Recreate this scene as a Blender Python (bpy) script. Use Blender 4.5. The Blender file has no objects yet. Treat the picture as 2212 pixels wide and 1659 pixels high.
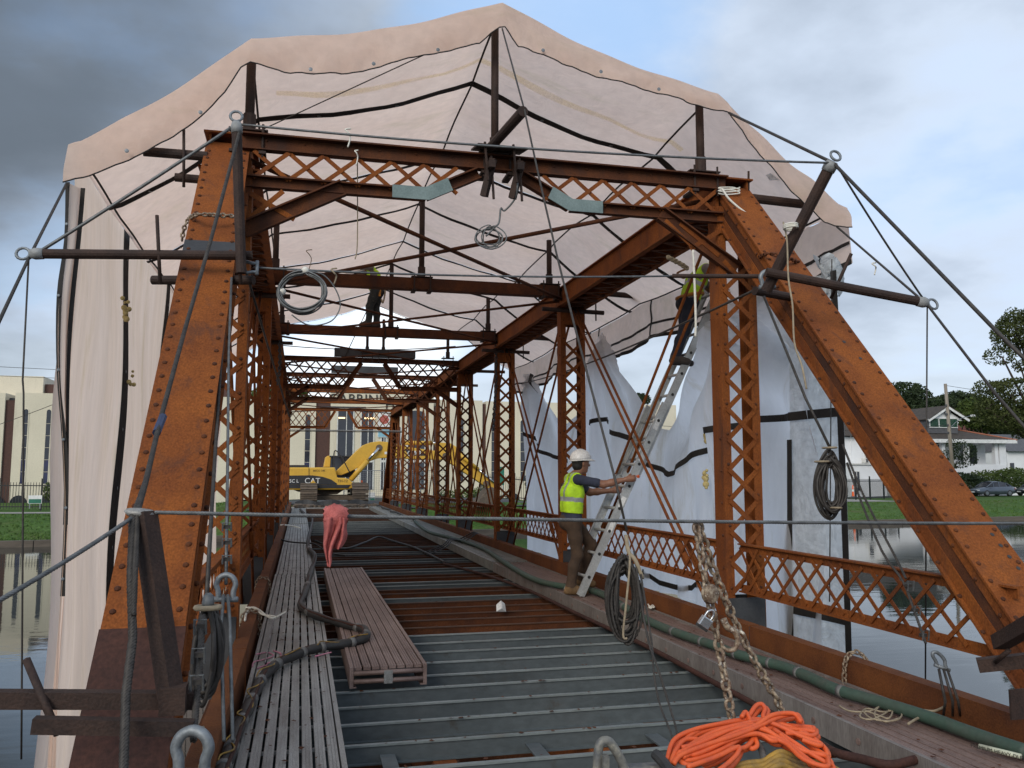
import bpy, bmesh, math, random
import numpy as np
from mathutils import Vector, Matrix, Quaternion

random.seed(7); RNG = np.random.default_rng(7)
SC = bpy.context.scene
COL = SC.collection
V = Vector

# ------------------------------------------------------------------ camera
H = 1.46                                       # eye height above the walk boards (z = 0)
AX = np.array([[0.971008, -0.025248, 0.237708], [-0.239046, -0.102560, 0.965577], [0.0, 0.994406, 0.105622]])
cam_d = bpy.data.cameras.new('camera'); cam = bpy.data.objects.new('camera', cam_d); COL.objects.link(cam)
cam_d.sensor_width = 36.0; cam_d.lens = 36.0 * 1850 / 2212
cam_d.clip_start = 0.05; cam_d.clip_end = 4000
r_, u_, f_ = AX[:, 0], AX[:, 1], AX[:, 2]
cam.matrix_world = Matrix(((r_[0], u_[0], -f_[0], 0), (r_[1], u_[1], -f_[1], 0), (r_[2], u_[2], -f_[2], H), (0, 0, 0, 1)))
SC.camera = cam

# ------------------------------------------------------------------ world / sun / exposure
SC.view_settings.view_transform = 'Standard'; SC.view_settings.look = 'None'
SC.view_settings.exposure = 0.42; SC.view_settings.gamma = 1.0
SC.view_settings.use_curve_mapping = False
SUN_EL, SUN_AZ = math.radians(27), math.radians(216)   # veiled sun behind the camera
w = bpy.data.worlds.new('World'); SC.world = w; w.use_nodes = True
nt = w.node_tree; nt.nodes.clear()
def N(t, **k):
    n = nt.nodes.new(t)
    for a, b in k.items(): setattr(n, a, b)
    return n
def L(a, b): nt.links.new(a, b)
def math_n(op, a, b=None, clamp=False):
    n = N('ShaderNodeMath', operation=op); n.use_clamp = clamp
    for i, x in enumerate((a, b)):
        if x is None: continue
        if isinstance(x, (int, float)): n.inputs[i].default_value = x
        else: L(x, n.inputs[i])
    return n.outputs[0]
tc = N('ShaderNodeTexCoord'); sep = N('ShaderNodeSeparateXYZ'); L(tc.outputs['Generated'], sep.inputs[0])
zz = math_n('MAXIMUM', sep.outputs[2], 0.0)
den = math_n('ADD', zz, 0.22)
cb = N('ShaderNodeCombineXYZ'); L(math_n('DIVIDE', sep.outputs[0], den), cb.inputs[0]); L(math_n('DIVIDE', sep.outputs[1], den), cb.inputs[1])
n1 = N('ShaderNodeTexNoise'); n1.inputs['Scale'].default_value = 0.85; n1.inputs['Detail'].default_value = 7; n1.inputs['Roughness'].default_value = 0.5
mp = N('ShaderNodeMapping'); mp.inputs['Location'].default_value = (3.1, 1.7, 0); L(cb.outputs[0], mp.inputs[0]); L(mp.outputs[0], n1.inputs['Vector'])
n2 = N('ShaderNodeTexNoise'); n2.inputs['Scale'].default_value = 2.3; n2.inputs['Detail'].default_value = 8; n2.inputs['Roughness'].default_value = 0.55
L(cb.outputs[0], n2.inputs['Vector'])
# one big dark cloud bank standing over the left (west) side
dk = N('ShaderNodeVectorMath', operation='DOT_PRODUCT'); L(tc.outputs['Generated'], dk.inputs[0]); dk.inputs[1].default_value = (-0.36, 0.76, 0.54)
bank = N('ShaderNodeMapRange', interpolation_type='SMOOTHSTEP'); bank.inputs[1].default_value = 0.83; bank.inputs[2].default_value = 0.965
L(math_n('ADD', dk.outputs['Value'], math_n('MULTIPLY', math_n('SUBTRACT', n1.outputs[0], 0.5), 0.30)), bank.inputs[0])
dens = math_n('ADD', math_n('MULTIPLY', n1.outputs[0], 0.65), math_n('MULTIPLY', n2.outputs[0], 0.35))
rp = N('ShaderNodeValToRGB'); L(dens, rp.inputs[0])
e = rp.color_ramp.elements
e[0].position = 0.40; e[0].color = (0.52, 0.64, 0.84, 1)
e[1].position = 0.61; e[1].color = (0.33, 0.39, 0.48, 1)
m_ = rp.color_ramp.elements.new(0.50); m_.color = (0.50, 0.58, 0.70, 1)
mixd = N('ShaderNodeMixRGB'); L(math_n('MULTIPLY', bank.outputs[0], 0.93), mixd.inputs[0]); L(rp.outputs[0], mixd.inputs[1]); mixd.inputs[2].default_value = (0.090, 0.113, 0.142, 1)
# a gap of clear blue high over the ridge
bd = N('ShaderNodeVectorMath', operation='DOT_PRODUCT'); L(tc.outputs['Generated'], bd.inputs[0]); bd.inputs[1].default_value = (0.255, 0.825, 0.505)
bgap = N('ShaderNodeMapRange', interpolation_type='SMOOTHSTEP'); bgap.inputs[1].default_value = 0.982; bgap.inputs[2].default_value = 1.0
L(math_n('ADD', bd.outputs['Value'], math_n('MULTIPLY', math_n('SUBTRACT', n2.outputs[0], 0.5), 0.05)), bgap.inputs[0])
mixb = N('ShaderNodeMixRGB'); L(math_n('MULTIPLY', bgap.outputs[0], 0.8), mixb.inputs[0]); L(mixd.outputs[0], mixb.inputs[1]); mixb.inputs[2].default_value = (0.30, 0.47, 0.74, 1)
# paler towards the horizon
hz = N('ShaderNodeMapRange', interpolation_type='SMOOTHSTEP'); hz.inputs[1].default_value = 0.0; hz.inputs[2].default_value = 0.22; hz.inputs[3].default_value = 1; hz.inputs[4].default_value = 0
L(zz, hz.inputs[0])
mixh = N('ShaderNodeMixRGB'); L(math_n('MULTIPLY', hz.outputs[0], 0.75), mixh.inputs[0]); L(mixb.outputs[0], mixh.inputs[1]); mixh.inputs[2].default_value = (0.56, 0.65, 0.72, 1)
# a brighter patch of thin cloud low over the far end
sd = N('ShaderNodeVectorMath', operation='DOT_PRODUCT'); L(tc.outputs['Generated'], sd.inputs[0])
sv = V((math.sin(SUN_AZ) * math.cos(SUN_EL), math.cos(SUN_AZ) * math.cos(SUN_EL), math.sin(SUN_EL)))
sd.inputs[1].default_value = V((0.07, 0.985, 0.125)).normalized()      # a thin bright rift in the cloud over the school
gl = N('ShaderNodeMapRange', interpolation_type='SMOOTHSTEP'); gl.inputs[1].default_value = 0.990; gl.inputs[2].default_value = 1.0
L(math_n('ADD', sd.outputs['Value'], math_n('MULTIPLY', math_n('SUBTRACT', n2.outputs[0], 0.5), 0.012)), gl.inputs[0])
addg = N('ShaderNodeMixRGB', blend_type='ADD'); L(math_n('MULTIPLY', gl.outputs[0], 0.8), addg.inputs[0]); L(mixh.outputs[0], addg.inputs[1]); addg.inputs[2].default_value = (0.55, 0.50, 0.40, 1)
bgc = N('ShaderNodeBackground'); L(addg.outputs[0], bgc.inputs[0]); bgc.inputs[1].default_value = 1.0
sky = N('ShaderNodeTexSky', sky_type='NISHITA'); sky.sun_disc = False; sky.sun_elevation = SUN_EL; sky.sun_rotation = SUN_AZ
bgs = N('ShaderNodeBackground'); L(sky.outputs[0], bgs.inputs[0]); bgs.inputs[1].default_value = 0.11
cov = N('ShaderNodeMapRange', interpolation_type='SMOOTHSTEP'); cov.inputs[1].default_value = 0.36; cov.inputs[2].default_value = 0.46; cov.inputs[3].default_value = 0.55; cov.inputs[4].default_value = 1.0
L(dens, cov.inputs[0])
mxs = N('ShaderNodeMixShader'); L(cov.outputs[0], mxs.inputs[0]); L(bgs.outputs[0], mxs.inputs[1]); L(bgc.outputs[0], mxs.inputs[2])
out = N('ShaderNodeOutputWorld'); L(mxs.outputs[0], out.inputs[0])

sun_d = bpy.data.lights.new('sun', 'SUN'); sun_d.energy = 1.5; sun_d.angle = math.radians(28); sun_d.color = (1.0, 0.93, 0.82)
sun = bpy.data.objects.new('sun', sun_d); COL.objects.link(sun); sun.location = (0, 0, 40)
sun.rotation_euler = (-sv).to_track_quat('-Z', 'Y').to_euler()

# ------------------------------------------------------------------ helpers
def at(x, y, X=None, Y=None, Z=None):
    """a point of the site: the sight line through a spot, met with one real plane of the site"""
    d = AX @ np.array([x - 1106.0, 829.5 - y, 1850.0])
    s = X / d[0] if X is not None else (Y / d[1] if Y is not None else (Z - H) / d[2])
    return V((d[0] * s, d[1] * s, d[2] * s + H))

def basis(d, up=V((0, 0, 1))):
    d = V(d).normalized()
    if abs(d.dot(up)) > 0.98: up = V((0, 1, 0))
    s = d.cross(up).normalized(); u = s.cross(d).normalized()
    return s, u, d

def smooth_path(P, n=8, closed=False):
    P = [V(p) for p in P]; out = []; m = len(P)
    for i in range(m if closed else m - 1):
        g = (lambda k: P[k % m]) if closed else (lambda k: P[min(max(k, 0), m - 1)])
        a, b, c, d = g(i - 1), g(i), g(i + 1), g(i + 2)
        for k in range(n):
            t = k / n
            out.append(0.5 * ((2 * b) + (c - a) * t + (2 * a - 5 * b + 4 * c - d) * t * t + (3 * b - a - 3 * c + d) * t ** 3))
    if not closed: out.append(P[-1])
    return out

class MB:
    def __init__(s): s.v = []; s.f = []; s.mi = []; s.cur = 0
    def add(s, vs, fs):
        o = len(s.v); s.v += [tuple(p) for p in vs]; s.f += [tuple(i + o for i in q) for q in fs]; s.mi += [s.cur] * len(fs); return s
    def hexa(s, P):          # 8 corners: bottom ring 0-3, top ring 4-7
        return s.add(P, [(0, 3, 2, 1), (4, 5, 6, 7), (0, 1, 5, 4), (1, 2, 6, 5), (2, 3, 7, 6), (3, 0, 4, 7)])
    def box(s, c, d, rot=None):
        c = V(c); x, y, z = d[0] / 2, d[1] / 2, d[2] / 2
        P = [V(p) for p in ((-x, -y, -z), (x, -y, -z), (x, y, -z), (-x, y, -z), (-x, -y, z), (x, -y, z), (x, y, z), (-x, y, z))]
        if rot is not None: P = [rot @ p for p in P]
        return s.hexa([p + c for p in P])
    def span(s, x0, x1, y0, y1, z0, z1):
        return s.box(((x0 + x1) / 2, (y0 + y1) / 2, (z0 + z1) / 2), (abs(x1 - x0), abs(y1 - y0), abs(z1 - z0)))
    def bar(s, p, q, wd, ht, up=V((0, 0, 1)), off=(0, 0)):
        p, q = V(p), V(q); a, u, d = basis(q - p, up); sh = a * off[0] + u * off[1]; p = p + sh; q = q + sh
        a = a * (wd / 2); u = u * (ht / 2)
        return s.hexa([p - a - u, p + a - u, p + a + u, p - a + u, q - a - u, q + a - u, q + a + u, q - a + u])
    def tube(s, P, r, n=8, closed=False, cap=True):
        P = [V(p) for p in P]; m = len(P); rr = r if hasattr(r, '__len__') else [r] * m
        vs = []; a0 = None
        for i, p in enumerate(P):
            d = (P[(i + 1) % m] - P[i - 1]) if closed else (P[min(i + 1, m - 1)] - P[max(i - 1, 0)])
            if d.length < 1e-9: d = V((0, 0, 1))
            d.normalize()
            if a0 is None: a0 = basis(d)[0]
            a0 = (a0 - d * a0.dot(d)); a0 = a0.normalized() if a0.length > 1e-6 else basis(d)[0]
            u = d.cross(a0)
            for k in range(n):
                t = 2 * math.pi * k / n; vs.append(p + (a0 * math.cos(t) + u * math.sin(t)) * rr[i])
        fs = []
        for i in range(m if closed else m - 1):
            for k in range(n):
                a = i * n + k; b = i * n + (k + 1) % n; j = (i + 1) % m
                fs.append((a, b, j * n + (k + 1) % n, j * n + k))
        if cap and not closed: fs += [tuple(range(n))[::-1], tuple((m - 1) * n + k for k in range(n))]
        return s.add(vs, fs)
    def rope(s, P, r, strands=5, pitch=0.12, n=5, step=None):
        """a laid wire rope: strands that wind round the path"""
        P = [V(p) for p in P]; Q = [P[0]]; step = step or pitch / 6
        for a, b in zip(P, P[1:]):
            k = max(1, int((b - a).length / step)); Q += [a.lerp(b, (i + 1) / k) for i in range(k)]
        fr = []; a0 = basis(Q[1] - Q[0])[0]; dist = 0
        for i, p in enumerate(Q):
            d = (Q[min(i + 1, len(Q) - 1)] - Q[max(i - 1, 0)]).normalized(); a0 = (a0 - d * a0.dot(d)).normalized()
            if i: dist += (Q[i] - Q[i - 1]).length
            fr.append((p, a0.copy(), d.cross(a0), dist))
        for j in range(strands):
            s.tube([p + (a * math.cos(t) + u * math.sin(t)) * r * 0.56 for p, a, u, ds in fr for t in [2 * math.pi * (j / strands + ds / pitch)]], r * 0.46, n)
        return s
    def lathe(s, prof, n=16, c=(0, 0, 0), axis=V((0, 0, 1)), sx=1.0):
        c = V(c); a, u, d = basis(axis); vs = []; fs = []
        for r, h in prof:
            for k in range(n):
                t = 2 * math.pi * k / n; vs.append(c + a * (r * math.cos(t) * sx) + u * (r * math.sin(t)) + d * h)
        m = len(prof)
        for i in range(m - 1):
            for k in range(n): fs.append((i * n + k, i * n + (k + 1) % n, (i + 1) * n + (k + 1) % n, (i + 1) * n + k))
        fs += [tuple(range(n))[::-1], tuple((m - 1) * n + k for k in range(n))]
        return s.add(vs, fs)
    def ball(s, c, r, n=8, m=5):
        return s.lathe([(max(1e-4, math.sin(math.pi * i / m)) * r, -math.cos(math.pi * i / m) * r) for i in range(m + 1)], n, c)
    def prism(s, poly, o, ax, ay, depth):
        """poly in (a, b) -> o + a*ax + b*ay, thickened along ax x ay by depth (vector)"""
        o, ax, ay, depth = V(o), V(ax), V(ay), V(depth); n = len(poly)
        A = [o + ax * a + ay * b for a, b in poly]; B = [p + depth for p in A]
        return s.add(A + B, [tuple(range(n)), tuple(range(2 * n - 1, n - 1, -1))] + [(i, i + n, (i + 1) % n + n, (i + 1) % n) for i in range(n)])
    def grid(s, rows, thick=0.0):
        m, n = len(rows), len(rows[0]); vs = [p for r in rows for p in r]
        fs = [(i * n + j, i * n + j + 1, (i + 1) * n + j + 1, (i + 1) * n + j) for i in range(m - 1) for j in range(n - 1)]
        return s.add(vs, fs)
    def build(s, name, mats, parent=None, smooth=False, solid=0.0, kind=None, recalc=True, bevel=0.0):
        me = bpy.data.meshes.new(name)
        off = wloc(parent) if parent is not None else V((0, 0, 0))
        me.from_pydata([(p[0] - off.x, p[1] - off.y, p[2] - off.z) for p in s.v], [], s.f)
        if not isinstance(mats, (list, tuple)): mats = [mats]
        for m in mats: me.materials.append(m)
        if any(s.mi): me.polygons.foreach_set('material_index', s.mi)
        if recalc:
            b = bmesh.new(); b.from_mesh(me); bmesh.ops.recalc_face_normals(b, faces=b.faces); b.to_mesh(me); b.free()
        if smooth:
            me.polygons.foreach_set('use_smooth', [True] * len(me.polygons))
        me.update()
        o = bpy.data.objects.new(name, me); COL.objects.link(o)
        if parent is not None: o.parent = parent
        if solid: md = o.modifiers.new('s', 'SOLIDIFY'); md.thickness = solid; md.offset = 0
        if bevel: md = o.modifiers.new('b', 'BEVEL'); md.width = bevel; md.segments = 2; md.limit_method = 'ANGLE'
        if kind: o['kind'] = kind
        return o

def wloc(o):
    p = V((0, 0, 0))
    while o is not None: p += o.location; o = o.parent
    return p
def tag(o, label=None, cat=None, group=None, kind=None):
    if label: o['label'] = label
    if cat: o['category'] = cat
    if group: o['group'] = group
    if kind: o['kind'] = kind
    return o
def thing(name, label, cat, loc=(0, 0, 0), group=None):
    o = bpy.data.objects.new(name, None); COL.objects.link(o); o.location = loc; o.empty_display_size = 0.2
    return tag(o, label, cat, group, 'thing')
def place(name, me, parent, p, rot=None, scale=(1, 1, 1), label=None):
    o = bpy.data.objects.new(name, me); COL.objects.link(o); off = wloc(parent) if parent is not None else V((0, 0, 0))
    o.location = V(p) - off
    if rot is not None: o.rotation_mode = 'QUATERNION'; o.rotation_quaternion = rot
    o.scale = scale
    if parent is not None: o.parent = parent
    return o
def unit_mesh(name, mat, bevel=False):
    b = MB().box((0, 0, 0), (1, 1, 1)); me = bpy.data.meshes.new(name); me.from_pydata(b.v, [], b.f); me.materials.append(mat); return me
def stick(name, me, parent, p, q, wd, th, up=V((0, 0, 1))):
    """a unit box stretched from p to q: width along the side axis, thickness along up"""
    p, q = V(p), V(q); a, u, d = basis(q - p, up); R = Matrix((a, d, u)).transposed().to_quaternion()
    return place(name, me, parent, (p + q) / 2, R, (wd, (q - p).length, th))
def copy_tree(o, parent=None, loc=None):
    c = o.copy(); COL.objects.link(c); c.parent = parent
    if loc is not None: c.location = loc
    for ch in o.children: copy_tree(ch, c)
    return c
def text(name, body, size, p, ax, ay, mat, parent, extrude=0.02, align='CENTER', space=1.0):
    cu = bpy.data.curves.new(name, 'FONT'); cu.body = body; cu.size = size; cu.extrude = extrude; cu.align_x = align; cu.align_y = 'CENTER'; cu.space_character = space
    cu.materials.append(mat); cu.resolution_u = 4; tmp = bpy.data.objects.new(name, cu); COL.objects.link(tmp)
    me = bpy.data.meshes.new_from_object(tmp); bpy.data.objects.remove(tmp); bpy.data.curves.remove(cu)
    me.name = name; o = bpy.data.objects.new(name, me); COL.objects.link(o)
    ax, ay = V(ax).normalized(), V(ay).normalized(); az = ax.cross(ay)
    o.rotation_mode = 'QUATERNION'; o.rotation_quaternion = Matrix((ax, ay, az)).transposed().to_quaternion()
    o.location = V(p) - (wloc(parent) if parent else V((0, 0, 0)))
    if parent: o.parent = parent
    return o

# ------------------------------------------------------------------ materials
def mat(name, c1, c2=None, scale=3.0, rough=0.7, metal=0.0, bump=0.15, bscale=60.0, c3=None, stretch=(1, 1, 1), lo=0.35, hi=0.65, transl=0.0, spec=0.5, fine=0.12, coat=0.0, crease=0.0, blotch=None):
    m = bpy.data.materials.new(name); m.use_nodes = True; t = m.node_tree; b = t.nodes['Principled BSDF']
    b.inputs['Roughness'].default_value = rough; b.inputs['Metallic'].default_value = metal
    b.inputs['Specular IOR Level'].default_value = spec; b.inputs['Coat Weight'].default_value = coat
    c2 = c2 or tuple(x * 0.75 for x in c1)
    g = t.nodes.new('ShaderNodeNewGeometry'); mpn = t.nodes.new('ShaderNodeMapping'); mpn.inputs['Scale'].default_value = stretch
    t.links.new(g.outputs['Position'], mpn.inputs[0])
    n = t.nodes.new('ShaderNodeTexNoise'); n.inputs['Scale'].default_value = scale; n.inputs['Detail'].default_value = 7; n.inputs['Roughness'].default_value = 0.62
    t.links.new(mpn.outputs[0], n.inputs['Vector'])
    r = t.nodes.new('ShaderNodeValToRGB'); e = r.color_ramp.elements
    e[0].position = lo; e[0].color = (*c1, 1); e[1].position = hi; e[1].color = (*c2, 1)
    if c3: x = e.new(min(0.97, hi + 0.12)); x.color = (*c3, 1)
    t.links.new(n.outputs[0], r.inputs[0]); col = r.outputs[0]
    n2 = t.nodes.new('ShaderNodeTexNoise'); n2.inputs['Scale'].default_value = bscale; n2.inputs['Detail'].default_value = 4
    t.links.new(mpn.outputs[0], n2.inputs['Vector'])
    if fine:
        mr = t.nodes.new('ShaderNodeMapRange'); mr.inputs[1].default_value = 0.25; mr.inputs[2].default_value = 0.75; mr.inputs[3].default_value = 1 - fine * 1.6; mr.inputs[4].default_value = 1 + fine
        t.links.new(n2.outputs[0], mr.inputs[0])
        mu = t.nodes.new('ShaderNodeVectorMath'); mu.operation = 'SCALE'; t.links.new(col, mu.inputs[0]); t.links.new(mr.outputs[0], mu.inputs['Scale']); col = mu.outputs[0]
    if blotch:
        bc, bs_, bl, bh, bst = blotch; mp2 = t.nodes.new('ShaderNodeMapping'); mp2.inputs['Scale'].default_value = bst; mp2.inputs['Location'].default_value = (7.3, 2.1, 4.4); t.links.new(g.outputs['Position'], mp2.inputs[0])
        n3 = t.nodes.new('ShaderNodeTexNoise'); n3.inputs['Scale'].default_value = bs_; n3.inputs['Detail'].default_value = 9; n3.inputs['Roughness'].default_value = .7; n3.inputs['Distortion'].default_value = .6; t.links.new(mp2.outputs[0], n3.inputs['Vector'])
        m3 = t.nodes.new('ShaderNodeMapRange'); m3.inputs[1].default_value = bl; m3.inputs[2].default_value = bh; t.links.new(n3.outputs[0], m3.inputs[0])
        x3 = t.nodes.new('ShaderNodeMixRGB'); t.links.new(m3.outputs[0], x3.inputs[0]); t.links.new(col, x3.inputs[1]); x3.inputs[2].default_value = (*bc, 1); col = x3.outputs[0]
    t.links.new(col, b.inputs['Base Color'])
    if bump:
        bp = t.nodes.new('ShaderNodeBump'); bp.inputs['Strength'].default_value = bump; bp.inputs['Distance'].default_value = 0.01
        t.links.new(n2.outputs[0], bp.inputs['Height'])
        if crease:
            n4 = t.nodes.new('ShaderNodeTexNoise'); n4.inputs['Scale'].default_value = 3.2; n4.inputs['Detail'].default_value = 5; n4.inputs['Roughness'].default_value = .5; n4.inputs['Distortion'].default_value = 1.8; t.links.new(mpn.outputs[0], n4.inputs['Vector'])
            ab = t.nodes.new('ShaderNodeMath'); ab.operation = 'ABSOLUTE'; sb = t.nodes.new('ShaderNodeMath'); sb.operation = 'SUBTRACT'; sb.inputs[1].default_value = .5; t.links.new(n4.outputs[0], sb.inputs[0]); t.links.new(sb.outputs[0], ab.inputs[0])
            b4 = t.nodes.new('ShaderNodeBump'); b4.inputs['Strength'].default_value = crease; b4.inputs['Distance'].default_value = .10; t.links.new(ab.outputs[0], b4.inputs['Height']); t.links.new(b4.outputs[0], bp.inputs['Normal'])
        t.links.new(bp.outputs[0], b.inputs['Normal'])
    if transl:
        tr = t.nodes.new('ShaderNodeBsdfTranslucent'); t.links.new(col, tr.inputs[0])
        if bump: t.links.new(bp.outputs[0], tr.inputs['Normal'])
        mx = t.nodes.new('ShaderNodeMixShader'); mx.inputs[0].default_value = transl
        t.links.new(b.outputs[0], mx.inputs[1]); t.links.new(tr.outputs[0], mx.inputs[2]); t.links.new(mx.outputs[0], t.nodes['Material Output'].inputs[0])
    return m

RUST = mat('rust_orange', (0.245, 0.073, 0.015), (0.155, 0.044, 0.012), 2.6, 0.85, bump=0.3, bscale=95, c3=(0.115, 0.042, 0.02), stretch=(1, 1, 0.6), fine=0.25, spec=0.2, blotch=((0.075, 0.032, 0.02), 4.2, .53, .74, (1.3, 1.3, .22)))
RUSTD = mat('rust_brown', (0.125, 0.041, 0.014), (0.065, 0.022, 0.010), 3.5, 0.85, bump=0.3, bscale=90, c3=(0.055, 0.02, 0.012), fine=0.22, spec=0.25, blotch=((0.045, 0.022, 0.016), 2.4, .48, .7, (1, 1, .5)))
RUSTP = mat('red_oxide', (0.062, 0.024, 0.016), (0.040, 0.017, 0.013), 4, 0.8, bump=0.25, bscale=50, c3=(0.11, 0.07, 0.055), fine=0.25, spec=0.3)
PIPE = mat('pipe_brown', (0.050, 0.027, 0.019), (0.026, 0.015, 0.012), 6, 0.75, bump=0.3, bscale=90, fine=0.25, spec=0.35)
PRIMER = mat('grey_primer', (0.098, 0.115, 0.120), (0.062, 0.074, 0.078), 1.6, 0.6, bump=0.12, bscale=30, c3=(0.05, 0.04, 0.025), stretch=(0.5, 1, 1), lo=0.3, hi=0.66, blotch=((0.045, 0.032, 0.018), 2.6, .60, .76, (1, 1, 1)))
PRIMT = mat('pale_primer_top', (0.22, 0.245, 0.24), (0.14, 0.16, 0.155), 3, 0.5, bump=0.1, bscale=40, c3=(0.12, 0.09, 0.06), stretch=(.6, 3, 1))  # top flanges of the grey and dark deck beams, paler than their webs
RUSTT = mat('rust_beam_top', (0.10, 0.045, 0.022), (0.06, 0.027, 0.014), 3, 0.7, bump=0.2, bscale=60, stretch=(.6, 3, 1))  # separate brown for the top flanges of the rusty deck beams
PRIMERP = mat('grey_green_patch', (0.20, 0.26, 0.25), (0.13, 0.18, 0.175), 5, 0.7, bump=0.15)
DARKST = mat('dark_paint', (0.045, 0.047, 0.05), (0.028, 0.028, 0.03), 4, 0.6, bump=0.15)
ALU = mat('dirty_aluminium', (0.38, 0.375, 0.355), (0.22, 0.21, 0.195), 3, 0.48, 0.3, bump=0.15, bscale=120, c3=(0.13, 0.10, 0.075), stretch=(3, 0.4, 1), fine=0.25, blotch=((0.12, 0.095, 0.07), 1.4, .56, .8, (1.5, .5, 1)))
ALUP = mat('pale_aluminium', (0.33, 0.33, 0.30), (0.20, 0.20, 0.18), 3, 0.55, 0.2, bump=0.15, bscale=120, c3=(0.2, 0.17, 0.12), fine=0.2)
ALUB = mat('rust_stained_aluminium', (0.29, 0.205, 0.175), (0.19, 0.125, 0.105), 2.2, 0.55, 0.2, bump=0.2, bscale=110, c3=(0.32, 0.28, 0.25), stretch=(2, 0.35, 1), fine=0.25, blotch=((0.09, 0.05, 0.04), 1.6, .52, .78, (2, .4, 1)))
ALUS = mat('stained_side_rail', (0.25, 0.225, 0.205), (0.17, 0.145, 0.13), 3, 0.6, 0.2, bump=0.15, bscale=60, c3=(0.36, 0.34, 0.32), stretch=(1, 2.2, .3), fine=0.2)
LADDER = mat('ladder_aluminium', (0.52, 0.53, 0.52), (0.40, 0.41, 0.40), 5, 0.42, 0.4, bump=0.08)
TARP = mat('pink_tarp', (0.93, 0.745, 0.64), (0.87, 0.68, 0.575), 1.1, 0.8, bump=0.35, bscale=9, transl=0.6, spec=0.15, fine=0.05, c3=(0.78, 0.62, 0.49), crease=.14, blotch=((0.66, 0.55, 0.40), 1.3, .56, .80, (.35, 1.6, 1)))
CURT = mat('pale_tarp', (0.95, 0.80, 0.71), (0.88, 0.72, 0.61), 1.6, 0.8, bump=0.25, bscale=9, transl=0.72, spec=0.15, fine=0.04, c3=(0.70, 0.58, 0.42), stretch=(1, 1.2, 0.25), crease=.12, blotch=((0.60, 0.47, 0.28), 1.3, .56, .82, (1, 1.2, .22)))
WHITE = mat('white_tarp', (0.88, 0.89, 0.92), (0.80, 0.81, 0.83), 1.5, 0.6, bump=0.3, bscale=8, transl=0.78, spec=0.3, fine=0.03, c3=(0.66, 0.62, 0.53), stretch=(1, 1.2, 0.35), lo=0.42, hi=0.68, crease=.25, blotch=((0.50, 0.43, 0.30), 1.5, .57, .82, (1, 1.3, .3)))
GREYT = mat('grey_tarp', (0.82, 0.86, 0.88), (0.68, 0.72, 0.74), 3, 0.55, bump=0.4, bscale=14, transl=0.55, crease=.5)
BAND = mat('black_band', (0.012, 0.011, 0.011), (0.02, 0.018, 0.016), 12, 0.8, bump=0.2)
WIRE = mat('galvanised_wire', (0.17, 0.175, 0.175), (0.10, 0.105, 0.105), 20, 0.5, 0.5, bump=0.1)
WIRED = mat('dull_wire', (0.06, 0.052, 0.045), (0.032, 0.028, 0.025), 20, 0.6, 0.3, bump=0.1)
GALV = mat('galvanised_steel', (0.24, 0.26, 0.275), (0.14, 0.155, 0.165), 14, 0.55, 0.45, bump=0.15)
CORDW = mat('white_cord', (0.75, 0.73, 0.66), (0.60, 0.57, 0.48), 30, 0.9, bump=0.2)
MANILA = mat('tan_rope', (0.36, 0.29, 0.19), (0.22, 0.175, 0.12), 30, 0.9, bump=0.3)
CHAINM = mat('worn_chain', (0.42, 0.34, 0.24), (0.13, 0.075, 0.045), 34, 0.6, 0.35, bump=0.3, bscale=120, c3=(0.60, 0.55, 0.45), lo=0.36, hi=0.56)
BLACK = mat('black_rubber', (0.018, 0.018, 0.018), (0.03, 0.028, 0.026), 10, 0.6, bump=0.15)
GREENH = mat('green_hose', (0.036, 0.075, 0.052), (0.05, 0.068, 0.05), 6, 0.6, bump=0.2, bscale=30, c3=(0.10, 0.09, 0.065))
TAPE = mat('grey_tape', (0.30, 0.305, 0.30), (0.19, 0.195, 0.19), 30, 0.6, bump=.3)
ORANGE = mat('orange_cord', (0.72, 0.115, 0.022), (0.60, 0.085, 0.02), 8, 0.6, bump=0.15, bscale=300, fine=0.12, blotch=((0.36, 0.06, 0.03), 9, .56, .8, (1, 1, 1)))
YELLOWC = mat('yellow_cord', (0.40, 0.23, 0.03), (0.11, 0.075, 0.035), 9, 0.7, bump=0.15)
RAG = mat('red_rag', (0.50, 0.135, 0.12), (0.34, 0.08, 0.07), 22, 0.95, bump=0.5, bscale=160, fine=0.15)
# ================================================================== SETTING
GRASS = mat('lawn_green', (0.050, 0.108, 0.022), (0.085, 0.150, 0.036), 0.55, 0.95, bump=0.6, bscale=7, c3=(0.10, 0.13, 0.045), fine=0.45, spec=0.1, blotch=((0.095, 0.10, 0.035), .35, .50, .72, (1, 1, 1)))
BLADE = mat('grass_blade', (0.055, 0.12, 0.024), (0.10, 0.165, 0.04), 1.3, 0.8, bump=0, fine=0.3, spec=0.2)
ASPH = mat('asphalt', (0.06, 0.06, 0.06), (0.045, 0.045, 0.045), 2, 0.9, bump=0.3, bscale=30)
CONC = mat('concrete', (0.34, 0.32, 0.28), (0.24, 0.225, 0.20), 1.5, 0.9, bump=0.3, bscale=18)
SOIL = mat('bulkhead_timber', (0.14, 0.115, 0.09), (0.075, 0.062, 0.05), 1.2, 0.9, bump=0.4, bscale=9, stretch=(0.3, 1, 3))
STUCCO = mat('cream_stucco', (0.66, 0.60, 0.47), (0.60, 0.545, 0.425), 0.35, 0.9, bump=0.2, bscale=10, fine=0.05, blotch=((0.44, 0.39, 0.30), .9, .56, .82, (1, 1, .18)))
BRICK = mat('brown_brick', (0.105, 0.05, 0.038), (0.065, 0.035, 0.03), 5, 0.9, bump=0.3, bscale=18, stretch=(1, 1, 4), fine=0.25)
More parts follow.
